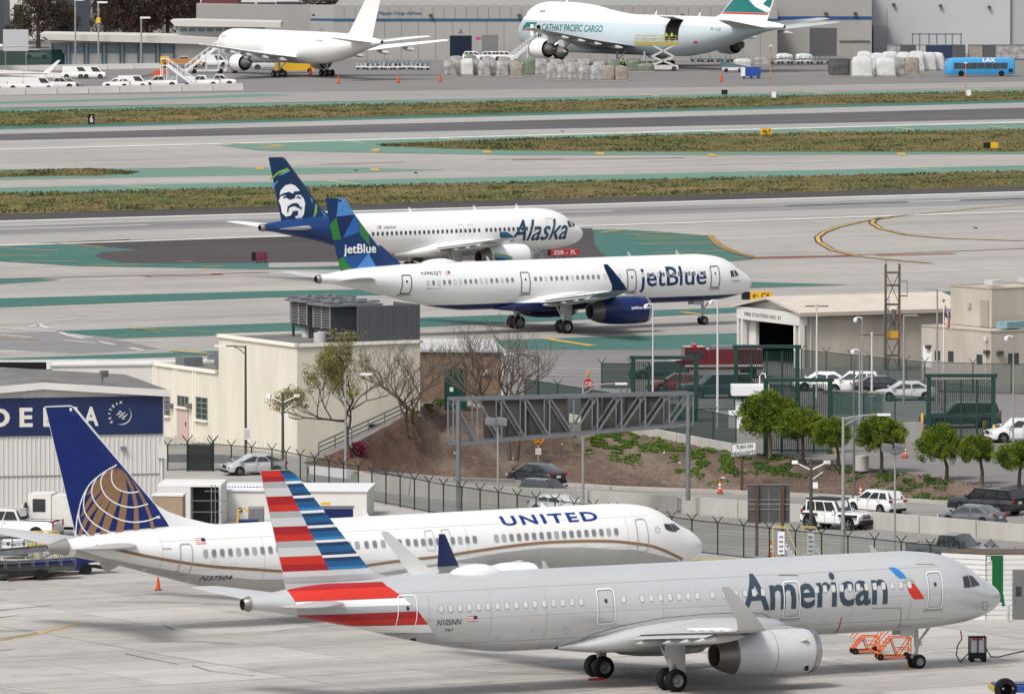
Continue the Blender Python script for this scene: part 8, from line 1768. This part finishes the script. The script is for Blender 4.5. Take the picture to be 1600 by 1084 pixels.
t = thing('pallet_loader', 'orange and yellow low loader beside boarding stairs', 'loader', G(275, 106), radians(3)); block('deck', t, -2.5, 4.5, -1.2, 1.2, .8, 1.5, mat('loader_orange', (.42, .20, .05), .6)); block('front_unit', t, -2.7, -1.2, -1.2, 1.2, .5, 1.9, M_syel); [MB().lathe([(-1.25, .1), (-1.25, .42), (-.9, .42)], 'y', (x, 0, .42), 12).build('wheel', M_tyre, t) for x in (-1.8, 3.3)]
t = thing('baggage_cart', 'blue sided baggage cart with white end on apron', 'baggage cart', G(1173, 123), radians(4)); block('box', t, -1.0, 1.6, -.9, .9, .4, 1.9, mat('cart_blue', (.03, .07, .30), .6)); block('end_panel', t, -1.62, -1.02, -.9, .9, .4, 1.85, M_lampw); [MB().lathe([(-.95, .05), (-.95, .22), (-.8, .22)], 'y', (x, 0, .22), 10).build('wheel', M_tyre, t) for x in (-1.2, 0, 1.2)]
t = thing('tow_tug', 'low white tug with raised belt beside the baggage cart', 'tug', G(1145, 113), radians(2)); block('chassis', t, -1.8, 1.8, -.8, .8, .35, .8, M_lampw); MB().prism([(-1.8, -.4, .9), (-2.4, -.4, 1.9), (-2.2, -.4, 1.9), (2.6, -.4, .95)], (0, .8, 0)).build('belt', M_dol, t); [MB().lathe([(-.95, .1), (-.95, .35), (-.7, .35)], 'y', (x, 0, .35), 10).build('wheel', M_tyre, t) for x in (-1.2, 1.2)]
t = thing('equipment_frame', 'grey steel storage frame along the pale warehouse wall', 'frame', G(1425, 89), 0); [block('upright', t, a, a + .18, -.5, .5, 0, 4.2, M_steel) for a in (0, 1.3, 3.0, 4.4, 6.0, 7.2, 8.8)]; block('top_beam', t, 0, 9, -.5, .5, 4.0, 4.2, M_steel); block('shelf', t, 0, 9, -.4, .4, 2.0, 2.15, M_steel)
for q, (x, w_, m, l) in enumerate(((1398, 2.6, M_wrap[0], 'grey container left of storage frame'), (1418, 2.8, M_wrap[3], 'dark container under the storage frame'), (1470, 5.2, mat('box_navy', (.03, .045, .09), .7), 'navy curtained container left of bus'), (1497, 2.4, M_wrap[3], 'dark open container behind the bus'), (1524, 2.4, M_wrap[4], 'tan container behind the bus'), (1546, 2.4, M_wrap[3], 'dark curtained container behind the bus'), (1566, 2.6, M_wrap[0], 'grey rack container behind bus rear'), (1590, 3.0, M_wrap[0], 'grey rack container at right edge'))):
    t = thing('cargo_container', l, 'container', G(x, 94), radians(4)); block('box', t, -w_ / 2, w_ / 2, -1, 1, .3, 2.6, m); block('top_rail', t, -w_ / 2, w_ / 2, -1.05, 1.05, 2.61, 2.75, M_steel); block('base', t, -w_ / 2, w_ / 2, -1, 1, .1, .29, M_steel)
# parts of two more aircraft entering at the far left
t = thing('parked_jet', 'white wing and upturned tip of an aircraft cut by left edge', 'airliner', (AX_(-30, 1375), 1375, 0), 0); z0 = AT(0, 119, 1375).z; a, b, c = AX_(-260, 1375) - t.location.x, AX_(74, 1375) - t.location.x, AX_(95, 1375) - t.location.x
MB().grid([[(a, -2.5, z0 + .1), (a, 2.5, z0 + .3), (a, 2.5, z0 - .3)], [(b, -.7, z0 + .5), (b, .7, z0 + .55), (b, .7, z0 + .3)]], close=True).build('wing', M_white, t); MB().prism([(b - 1, 0, z0 + .35), (b + .3, 0, z0 + .4), (c, 0, z0 + 2.6), (c - .5, 0, z0 + 2.55)], (0, .12, 0)).build('winglet', M_white, t)
rows = [[(a + lerp(-12, 6, u), 1.9 * cos(q) * k, z0 + .4 + 1.9 * sin(q) * k) for q in [2 * pi * v / 16 for v in range(16)]] for u, k in ((0, 1), (.6, 1), (.85, .8), (1, .1))]; MB().grid(rows, close=True).build('fuselage', M_white, t, smooth=60)
t = thing('parked_jet', 'white tail cone and tailplane of an aircraft at the upper left edge', 'airliner', (AX_(-60, 1440), 1440, 0), 0); z0 = AT(0, 73, 1440).z
MB().grid([[(AX_(p, 1440) - t.location.x, r * cos(q), z0 + dz + r * sin(q)) for q in [2 * pi * v / 16 for v in range(16)]] for p, r, dz in ((-300, 1.8, -1), (-100, 1.8, -1), (-40, 1.2, -.4), (4, .2, .2))], close=True).build('fuselage', M_white, t, smooth=60); x_ = AX_(50, 1440) - t.location.x; MB().grid([[(AX_(-10, 1440) - t.location.x, -1.5, z0), (AX_(-10, 1440) - t.location.x, 1.5, z0 + .1), (AX_(-10, 1440) - t.location.x, 1.5, z0 - .2)], [(x_, -.5, z0 + .05), (x_, .5, z0 + .1), (x_, .5, z0 - .05)]], close=True).build('tailplane', M_wgrey, t)
# birds over the runways
for x, y, l in ((879, 208, 'dark bird gliding over runway left of centre'), (1525, 362, 'dark bird over the runway at right'), (650, 274, 'dark bird above the mosaic tail'), (557, 270, 'dark bird right of the portrait tail')):
    P = G(x, y + 8); t = thing('bird', l, 'bird', P + Vector((0, 0, .9)), rnd.random()); MB().grid([[(-.02, 0, 0), (-.14, .55, .12)], [(.16, 0, .02), (.02, .5, .14)]]).grid([[(-.02, 0, 0), (-.14, -.55, .12)], [(.16, 0, .02), (.02, -.5, .14)]]).build('wings', M_black, t); MB().lathe([(-.25, .01), (-.15, .06), (.1, .07), (.24, .01)], 'x', n=8).build('body', M_black, t)
# ================================================================== NEAR APRON EQUIPMENT
# service buildings between the hangar and the highway fence
M_ww = mat('service_white', (.66, .65, .62), .7, var=.08, scale=.5)
def loc_px(px, Y): return (px - 800) / FPX * Y
Yb = 531; x0 = loc_px(345, Yb); t = thing('service_building', 'long white flat roofed service building behind the gold tailed jet', 'building', (x0, Yb, 0), radians(-4)); wB = loc_px(573, Yb) - x0
zb_r, zb_l = AT(573, 764, Yb).z, AT(0, 772, Yb).z
block('wall', t, 0, wB, 0, 5.5, 0, zb_r - .12, M_ww); block('roof_edge', t, -.1, wB + .1, -.12, 5.6, zb_r - .11, zb_r, M_lampw)
MB().box((1.2, -.03, zb_r - 1.3), (.22, .05, .3)).build('vent', M_steel, t)
t2 = thing('canvas_rolls', 'row of white tubes lying on the service building roof', 'tubes', (x0 + .2, Yb + 2.2, zb_r), radians(-10))
for k in range(17): MB().tube([(k * .2 - .2, -.5, .12), (k * .2 - .1, .6, .12)], .09, 8).build('tube', M_lampw, t2)
x1 = loc_px(246, 527); t = thing('open_container', 'white container with open dark end holding a lift', 'container', (x1, 527, 0), radians(-3)); w_ = loc_px(345, 527) - x1; zt = AT(0, 756, 527).z
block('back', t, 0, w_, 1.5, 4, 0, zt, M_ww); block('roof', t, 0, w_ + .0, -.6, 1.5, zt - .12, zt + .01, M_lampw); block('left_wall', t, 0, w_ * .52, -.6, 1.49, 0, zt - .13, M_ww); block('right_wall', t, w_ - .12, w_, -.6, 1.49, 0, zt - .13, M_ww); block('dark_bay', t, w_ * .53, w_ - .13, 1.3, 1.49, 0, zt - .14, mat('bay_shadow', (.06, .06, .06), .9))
mb = MB(); [mb.bar((w_ * .55, -.9, z), (w_ * 1.1, -.9, z), .05) for z in (.9, 1.6)]; [mb.bar((x, -.9, .0), (x, -.9, 2.6), .06) for x in (w_ * .86, w_ * .92)]; mb.bar((w_ * .75, -.9, 2.2), (w_, -.9, 2.2), .05); mb.build('lift_frame', M_wood if 0 else M_steel, t)
t = thing('crate', 'tan plywood crate between globe tail and white container', 'crate', (loc_px(236, 522), 522, 0), radians(-5)); block('box', t, 0, 1.9, 0, 1.5, 0, AT(0, 775, 522).z, mat('plywood', (.36, .27, .19), .8, var=.15, scale=2)); block('lid', t, -.04, 1.94, -.04, 1.54, AT(0, 775, 522).z + .01, AT(0, 775, 522).z + .1, M_lampw)
for a, b, l, c in ((386, 398, 'grey steel locker standing before the service building', (.30, .30, .29)), (398, 412, 'second grey locker partly behind the striped fin', (.26, .26, .255))):
    t = thing('locker', l, 'locker', (loc_px(a, 520), 520, 0)); block('box', t, 0, loc_px(b, 520) - loc_px(a, 520) - .03, 0, .8, 0, AT(0, 792, 520).z, mat(f'locker_{a}', c, .6)); block('door', t, .04, loc_px(b, 520) - loc_px(a, 520) - .07, -.03, 0, .1, AT(0, 795, 520).z, M_steel)
t = thing('baggage_tractor', 'yellow hooped baggage loader seen between fin and container', 'tractor', (loc_px(370, 517), 517, 0), 0); block('body', t, 0, 1.3, 0, 1, 0, AT(0, 812, 517).z, M_navy); MB().tube([(0, -.1, 1.0), (.05, -.1, 1.75), (.4, -.1, 1.9), (.7, -.1, 1.6)], .06, 6).build('hoop', M_syel, t)
t = thing('generator', 'dark equipment box with yellow top right of the striped fin', 'generator', (loc_px(500, 520), 520, 0), 0); block('box', t, 0, 2.0, 0, 1.2, 0, AT(0, 795, 520).z, M_navy); block('top_frame', t, -.1, 2.1, -.1, .1, AT(0, 793, 520).z, AT(0, 790, 520).z, M_steel); block('hose', t, .0, .6, -.1, .2, AT(0, 791, 520).z + .1, AT(0, 787, 520).z + .1, M_syel)
# left: pickup, tanker truck, conveyors
car('parked_car', 'white pickup truck with dark open bed at the left edge', G(22, 842, 0), radians(160), 'pickup', whitep)
t = thing('service_truck', 'white cab over service truck with box body behind globe tail', 'truck', G(96, 838, 0), radians(172)); block('box', t, -2.6, .4, -1.05, 1.05, .7, 2.6, mat('speckled_white', (.68, .67, .63), .6, var=.2, scale=9)); block('cab', t, .45, 1.9, -1.0, 1.0, .8, 2.7, M_ww); block('chassis', t, -2.6, 2.0, -.8, .8, .5, .69, M_plast)
for s_ in (-1, 1):
    block('side_window', t, .8, 1.6, s_ * 1.01 - .01, s_ * 1.01 + .01, 1.6, 2.4, M_cglass); MB().box((2.0, s_ * 1.2, 2.0), (.12, .12, .4)).build('mirror', M_plast, t)
    for x in (-1.7, 1.2): MB().lathe([(s_ * .75, .2), (s_ * .75, .48), (s_ * 1.05, .48), (s_ * 1.06, .25), (s_ * 1.0, .01)], 'y', (x, 0, .48), 18).build('wheel', M_tyre, t)
t = thing('tow_vehicle', 'dark vehicle with raised bonnet beside the service truck', 'truck', G(62, 836, 0), radians(170)); MB().prism([(-1, -.8, .5), (1, -.8, .5), (.95, -.8, 1.6), (.3, -.8, 2.0), (-.8, -.8, 1.6)], (0, 1.6, 0)).build('body', M_plast, t); MB().box((.9, 0, 1.5), (.08, 1.5, .9)).build('raised_bonnet', M_lampw, t)
def conveyor(lab, P, rz, L, z0, z1, m, cat='belt loader'):
    t = thing('belt_loader', lab, cat, P, rz); MB().prism([(-L / 2, -.55, z0), (L / 2, -.55, z1), (L / 2, -.55, z1 + .28), (-L / 2, -.55, z0 + .28)], (0, 1.1, 0)).build('belt_frame', m, t)
    MB().prism([(-L / 2, -.45, z0 + .285), (L / 2, -.45, z1 + .285), (L / 2, -.45, z1 + .32), (-L / 2, -.45, z0 + .32)], (0, .9, 0)).build('belt', M_plast, t); block('chassis', t, -L * .35, L * .25, -.8, .8, .25, .6, M_plast if m is not M_navy else M_navy)
    for s_ in (-1, 1):
        for k in range(9): u = k / 8; MB().bar((lerp(-L / 2, L / 2, u), s_ * .58, lerp(z0, z1, u) + .3), (lerp(-L / 2, L / 2, u), s_ * .58, lerp(z0, z1, u) + 1.0), .04).build('rail_post', M_steel, t)
        for q in (.65, 1.0): MB().bar((-L / 2, s_ * .58, z0 + q), (L / 2, s_ * .58, z1 + q), .04).build('hand_rail', M_steel, t)
        MB().bar((L * .1, s_ * .5, .5), (L * .42, s_ * .5, z1), .09).build('lift_arm', M_lampw, t)
        for x in (-L * .28, L * .18): MB().lathe([(s_ * .65, .1), (s_ * .65, .34), (s_ * .9, .34), (s_ * .9, .12), (s_ * .86, .01)], 'y', (x, 0, .34), 16).build('wheel', M_tyre, t)
    return t
t = conveyor('long belt loader with steel rails and white engine hood, left edge', G(38, 893, 0), radians(5), 5.6, .9, 1.35, M_steel)
P = G(25, 872, 0); t = thing('power_unit', 'white ground unit lettered DELTA among the belt loaders', 'ground unit', P, radians(8)); zt = AT(0, 843, P.y).z; block('hood', t, -.75, .6, -.6, .6, .4, zt, M_lampw); block('chassis', t, -.8, .7, -.55, .55, .2, .39, M_plast); sign_text('DELTA', (-.05, -.605, zt - .25), (1, 0, 0), (0, 0, 1), (0, -1, 0), (-.3, -.06, .3, .08), M_navy, t, bold=.02)
for s_ in (-1, 1): MB().lathe([(-.615, .11), (-.605, .11), (-.605, .01)], 'y', (-.05 + s_ * .47, 0, zt - .18), 12).build('lamp', M_plast, t)
P = G(60, 872, 0); t = thing('yellow_frame', 'yellow tubular frame and steps behind the belt loaders', 'frame', P, radians(8)); M_fy = mat('frame_yellow', (.60, .42, .03), .5)
for x in (-.8, -.3, .2, .7, 1.2):
    for y in (-.3, .4): MB().bar((x, y, 0), (x, y, 1.6), .06).build('upright', M_fy, t)
for z in (.8, 1.2, 1.6): MB().bar((-.9, -.3, z), (1.2, -.3, z - .1), .06).bar((1.2, -.3, z - .1), (1.2, .4, z - .1), .06).bar((-.9, .4, z), (1.2, .4, z), .06).build('rail', M_fy, t)
conveyor('dark navy belt loader parked under the nearer tail cone', G(110, 896, 0), radians(10), 4.6, .5, .75, M_navy); conveyor('low belt loader lying along the apron edge left', G(30, 905, 0), radians(9), 6.5, .25, .55, M_poleb)
t = thing('tow_bar', 'long dark tow bar and hoses lying below the globe tail', 'tow bar', G(0, 908, 0), 0); E_ = G(172, 893, 0) - G(0, 908, 0); MB().tube([(0, 0, .3), E_ * .4 + Vector((0, 0, .22)), E_ * .8 + Vector((0, 0, .5)), E_ + Vector((0, 0, .2))], .11, 8).build('bar', M_poleb, t, smooth=50); MB().tube([(.5, -.4, .1), E_ * .7 + Vector((0, -.4, .12))], .07, 6).build('hose', M_wood, t)
# yellow strip and white steps at the fence
t = thing('jet_stairs', 'white wheeled stair with yellow rails by the fence, left of two', 'boarding stairs', G(1222, 880, 0), 0, 'white stairs with yellow rails by the fence'); t0 = t
M_ys = mat('rail_pale_yellow', (.50, .40, .14), .6)
def ministair(t):
    block('base', t, -.6, 1.1, -.5, .5, .15, .35, M_lampw); block('panel', t, -.28, .12, -.56, -.5, .6, 1.95, M_lampw)
    for k in range(4): block('panel_dot', t, -.2, .04, -.58, -.565, .75 + .28 * k, .85 + .28 * k, M_line)
    for y in (-.45, .45):
        MB().bar((-.55, y, .3), (-.55, y, 2.2), .035).bar((-.55, y, 2.2), (.25, y, 2.15), .05).bar((.25, y, 2.15), (1.0, y, .4), .05).build('hand_rail', M_ys, t); MB().bar((0, y, 1.2), (.8, y, .3), .1).build('stringer', M_lampw, t)
    for k in range(5): block('step', t, .1 + .15 * k, .3 + .15 * k, -.42, .42, 1.1 - .2 * k, 1.14 - .2 * k, M_lampw)
ministair(t); t = thing('jet_stairs', 'white wheeled stair with yellow rails by the fence, right of two', 'boarding stairs', G(1268, 880, 0), 0, 'white stairs with yellow rails by the fence'); ministair(t)
lowwall('edge_kerb', 'yellow painted kerb behind the silver jet roof', [(1075, 884), (1215, 880), (1290, 882)], .35, .35, mat('kerb_yellow', (.50, .34, .04), .7, var=.4, scale=2), cat='kerb')
lowwall('edge_kerb', 'grey kerb ahead of the gold tailed jet nose', [(1000, 886), (1075, 885)], .25, .5, M_poleb, cat='kerb')
# white block shed at the lower right
SO = G(1541, 968, 0); SA = radians(3); t = thing('block_shed', 'white blockwork shed with green painted stripe and grey door', 'shed', SO, SA); k = SO.y / FPX; zs = AT(0, 866, SO.y).z
M_shed = mat('painted_block', (.62, .62, .61), .8, var=.08, scale=.8); nC = 13
x_r = 4.0
for i in range(nC): block('block_course', t, 0, x_r, -.003, .25, zs * i / nC, zs * (i + 1) / nC - .03, M_shed)
block('core', t, .02, x_r, .02, 4, 0, zs, mat('mortar_grey', (.36, .36, .355), .9));
# long wall receding to the left, behind the jet nose
wl_ = G(1480, 925, 0) - SO
for i in range(nC): MB().bar(Vector((0, 0, zs * (i + .5) / nC - .015)), Vector((-2.3, 1.5, zs * (i + .5) / nC - .015)), .25, zs / nC - .03).build('block_course', t and M_shed, t)
MB().prism([(0, .1, 0), (-2.3, 1.6, 0), (-2.3, 1.6, zs), (0, .1, zs)], (.1, .1, 0)).build('core', mat('mortar_grey', (0, 0, 0)), t)
MB().prism([(-2.35, 1.5, zs), (0, .0, zs), (x_r, .0, zs), (x_r, 3.0, zs), (-1.0, 3.0, zs)], (0, 0, .07)).build('roof', mat('shed_roof_brown', (.13, .10, .08), .9, var=.3, scale=2), t)
mg = mat('stripe_green', (.010, .10, .033), .6); block('green_stripe', t, 9 * k, 26 * k, -.03, -.006, AT(0, 940, SO.y).z, zs - .05, mg); block('green_stripe', t, .0, 8.8 * k, -.03, -.006, zs - .3, zs - .05, mg); MB().prism([(24 * k, -.035, AT(0, 946, SO.y).z), (29 * k, -.035, AT(0, 946, SO.y).z), (26.5 * k, -.035, AT(0, 928, SO.y).z)], (0, .02, 0)).build('green_drip', mg, t)
block('sign_plate', t, .5 * k, 6.5 * k, -.06, -.04, zs - .42, zs - .1, M_signw); sign_text('T', (3.5 * k, -.06, zs - .26), (1, 0, 0), (0, 0, 1), (0, -1, 0), (-.04, -.06, .04, .06), mg, t)
dz = AT(0, 908, SO.y).z; block('door', t, 41 * k, 76 * k, -.05, -.01, 0, dz, mat('door_grey', (.15, .15, .15), .6)); block('door_pane', t, 46 * k, 55 * k, -.07, -.05, AT(0, 931, SO.y).z, AT(0, 916, SO.y).z, M_cglass); block('door_handle', t, 43 * k, 45 * k, -.1, -.05, .95, 1.1, M_steel)
for i in range(5): block('vent_slat', t, 41 * k, 76 * k, -.06, -.01, dz + .05 + .13 * i, dz + .13 + .13 * i, M_roofg)
t = thing('bollard', 'grey bollard standing in front of the white shed', 'bollard', G(1575, 972, 0), 0); MB().lathe([(0, .09), (.95, .09), (1.0, .02)], 'z', n=12).build('post_body', M_strut, t, smooth=40)
# ground power cart with cable
P = G(1527, 1033, 0); t = thing('power_cart', 'small black framed ground power cart beside the nose wheel', 'power cart', P, radians(4)); w_ = .42
for x in (-.42, .42):
    for y in (-.3, .3): MB().bar((x, y, .12), (x, y, 1.35), .06).build('frame_post', M_plast, t)
for z in (.45, 1.3): MB().bar((-.42, -.3, z), (.42, -.3, z), .06).bar((-.42, .3, z), (.42, .3, z), .06).bar((-.42, -.3, z), (-.42, .3, z), .06).bar((.42, -.3, z), (.42, .3, z), .06).build('frame_rail', M_plast, t)
block('tank', t, -.34, .34, -.22, .22, .5, 1.15, mat('cart_panel', (.55, .56, .57), .5)); block('tray', t, -.45, .45, -.32, .32, .2, .45, M_plast); block('red_cap', t, -.3, .3, -.2, .2, 1.16, 1.22, M_red); MB().tube([(0, -.26, .5), (0, -.28, 1.35)], .035, 6).build('lever', M_plast, t)
for x in (-.32, .32):
    for y in (-.3, .3): MB().lathe([(y - .06, .02), (y - .06, .13), (y + .06, .13), (y + .06, .02)], 'y', (x, 0, .13), 12).build('wheel', M_tyre, t)
def cable(lab, pts, r=.035, m=M_plast): P0 = pts[0]; t = thing('cable', lab, 'cable', P0); MB().tube([Vector(p) - P0 for p in pts], r, 6).build('sheath', m, t, smooth=60)
Yc = P.y; A = AT(1501, 985, Yc); cable('black power cable hanging from the silver jet nose to the cart', [A, AT(1503, 998, Yc), AT(1497, 1006, Yc), AT(1494, 1022, Yc), G(1500, 1035) + Vector((0, 0, .04)), G(1512, 1027) + Vector((0, 0, .2)), G(1516, 1027) + Vector((0, 0, .3))])
cable('black power cable running from the cart to the right edge', [G(1540, 1026) + Vector((0, 0, .5)), G(1548, 1028) + Vector((0, 0, .1)), G(1560, 1027) + Vector((0, 0, .04)), G(1580, 1022) + Vector((0, 0, .04)), G(1640, 1010) + Vector((0, 0, .04))])
# orange maintenance steps
M_or = mat('steps_orange', (.66, .14, .025), .5)
def osteps(lab, P, rz, W_, H, D):
    t = thing('maintenance_steps', lab, 'steps', P, rz)
    for y in (-D / 2, D / 2):
        MB().bar((-W_ / 2, y, .2), (W_ / 2, y, .2), .08).bar((-W_ / 2, y, .2), (-W_ * .1, y, H), .06).bar((W_ * .1, y, .2), (-W_ * .1, y, H), .06).bar((-W_ * .1, y, H), (W_ / 2, y, H), .06).bar((W_ * .45, y, .2), (W_ * .45, y, H), .06).bar((W_ * .1, y, H * .5), (W_ * .45, y, H * .5), .05).bar((W_ * .1, y, .2), (W_ * .45, y, H), .05).build('side_frame', M_or, t)
        MB().bar((-W_ / 2, y, .9), (-W_ * .1, y, H + .5), .05).bar((-W_ * .1, y, H + .5), (W_ / 2, y, H + .5), .05).bar((W_ / 2, y, H), (W_ / 2, y, H + .5), .05).build('hand_rail', M_or, t)
        for x in (-W_ * .4, W_ * .4): MB().lathe([(y - .05, .03), (y - .05, .18), (y + .05, .18), (y + .05, .03)], 'y', (x, 0, .18), 14).build('wheel', M_tyre, t)
    for k in range(5): MB().box((-W_ / 2 + W_ * .4 * (k + .5) / 5, 0, .3 + (H - .3) * (k + .5) / 5), (.22, D, .05)).build('step', M_or, t)
    for x in (-W_ * .3, W_ * .2, W_ * .45): MB().bar((x, -D / 2, .25), (x, D / 2, .25), .06).build('cross_bar', M_or, t)
osteps('orange maintenance steps on wheels, farther pair under the silver jet', G(1352, 1021, 0), radians(8), 1.5, .95, .8); osteps('orange maintenance steps on wheels nearest the nose wheel', G(1396, 1030, 0), radians(6), 1.9, 1.2, .9)
# blue tug corner at the lower right edge
P = G(1592, 1092, 0); t = thing('tow_tug', 'blue tug with large tyre cut by the lower right corner', 'tug', P, radians(6));
MB().lathe([(-.55, .3), (-.55, .5), (-.48, .56), (-.2, .56), (-.12, .5), (-.12, .3), (-.16, .01)], 'y', (-.75, 0, .56), 26).build('wheel', M_tyre, t, smooth=45); block('chassis', t, -1.25, 2.5, -.1, 1.1, .45, .8, M_navy); block('fender', t, -.2, 2.5, -.6, -.11, .4, .75, mat('tug_blue', (.015, .05, .22), .4)); block('bumper', t, -1.4, -1.26, -.3, 1.1, .45, .7, M_ly)
for k_ in range(2): MB().box((-.9 + .5 * k_, -.58, .62), (.1, .1, .1)).build('bolt', M_steel, t)
# wheel chocks
for x, y, l in ((932, 1062, 'red wheel chock at the far main wheels of the silver jet'), (1424, 1042, 'yellow wheel chock before the silver jet nose wheel')): t = thing('wheel_chock', l, 'wheel chock', G(x, y + .5), radians(28)); MB().prism([(-.45, -.1, 0), (-.45, .1, 0), (-.45, 0, .14)], (.9, 0, 0)).build('wedge', M_red if x < 1000 else M_syel, t)
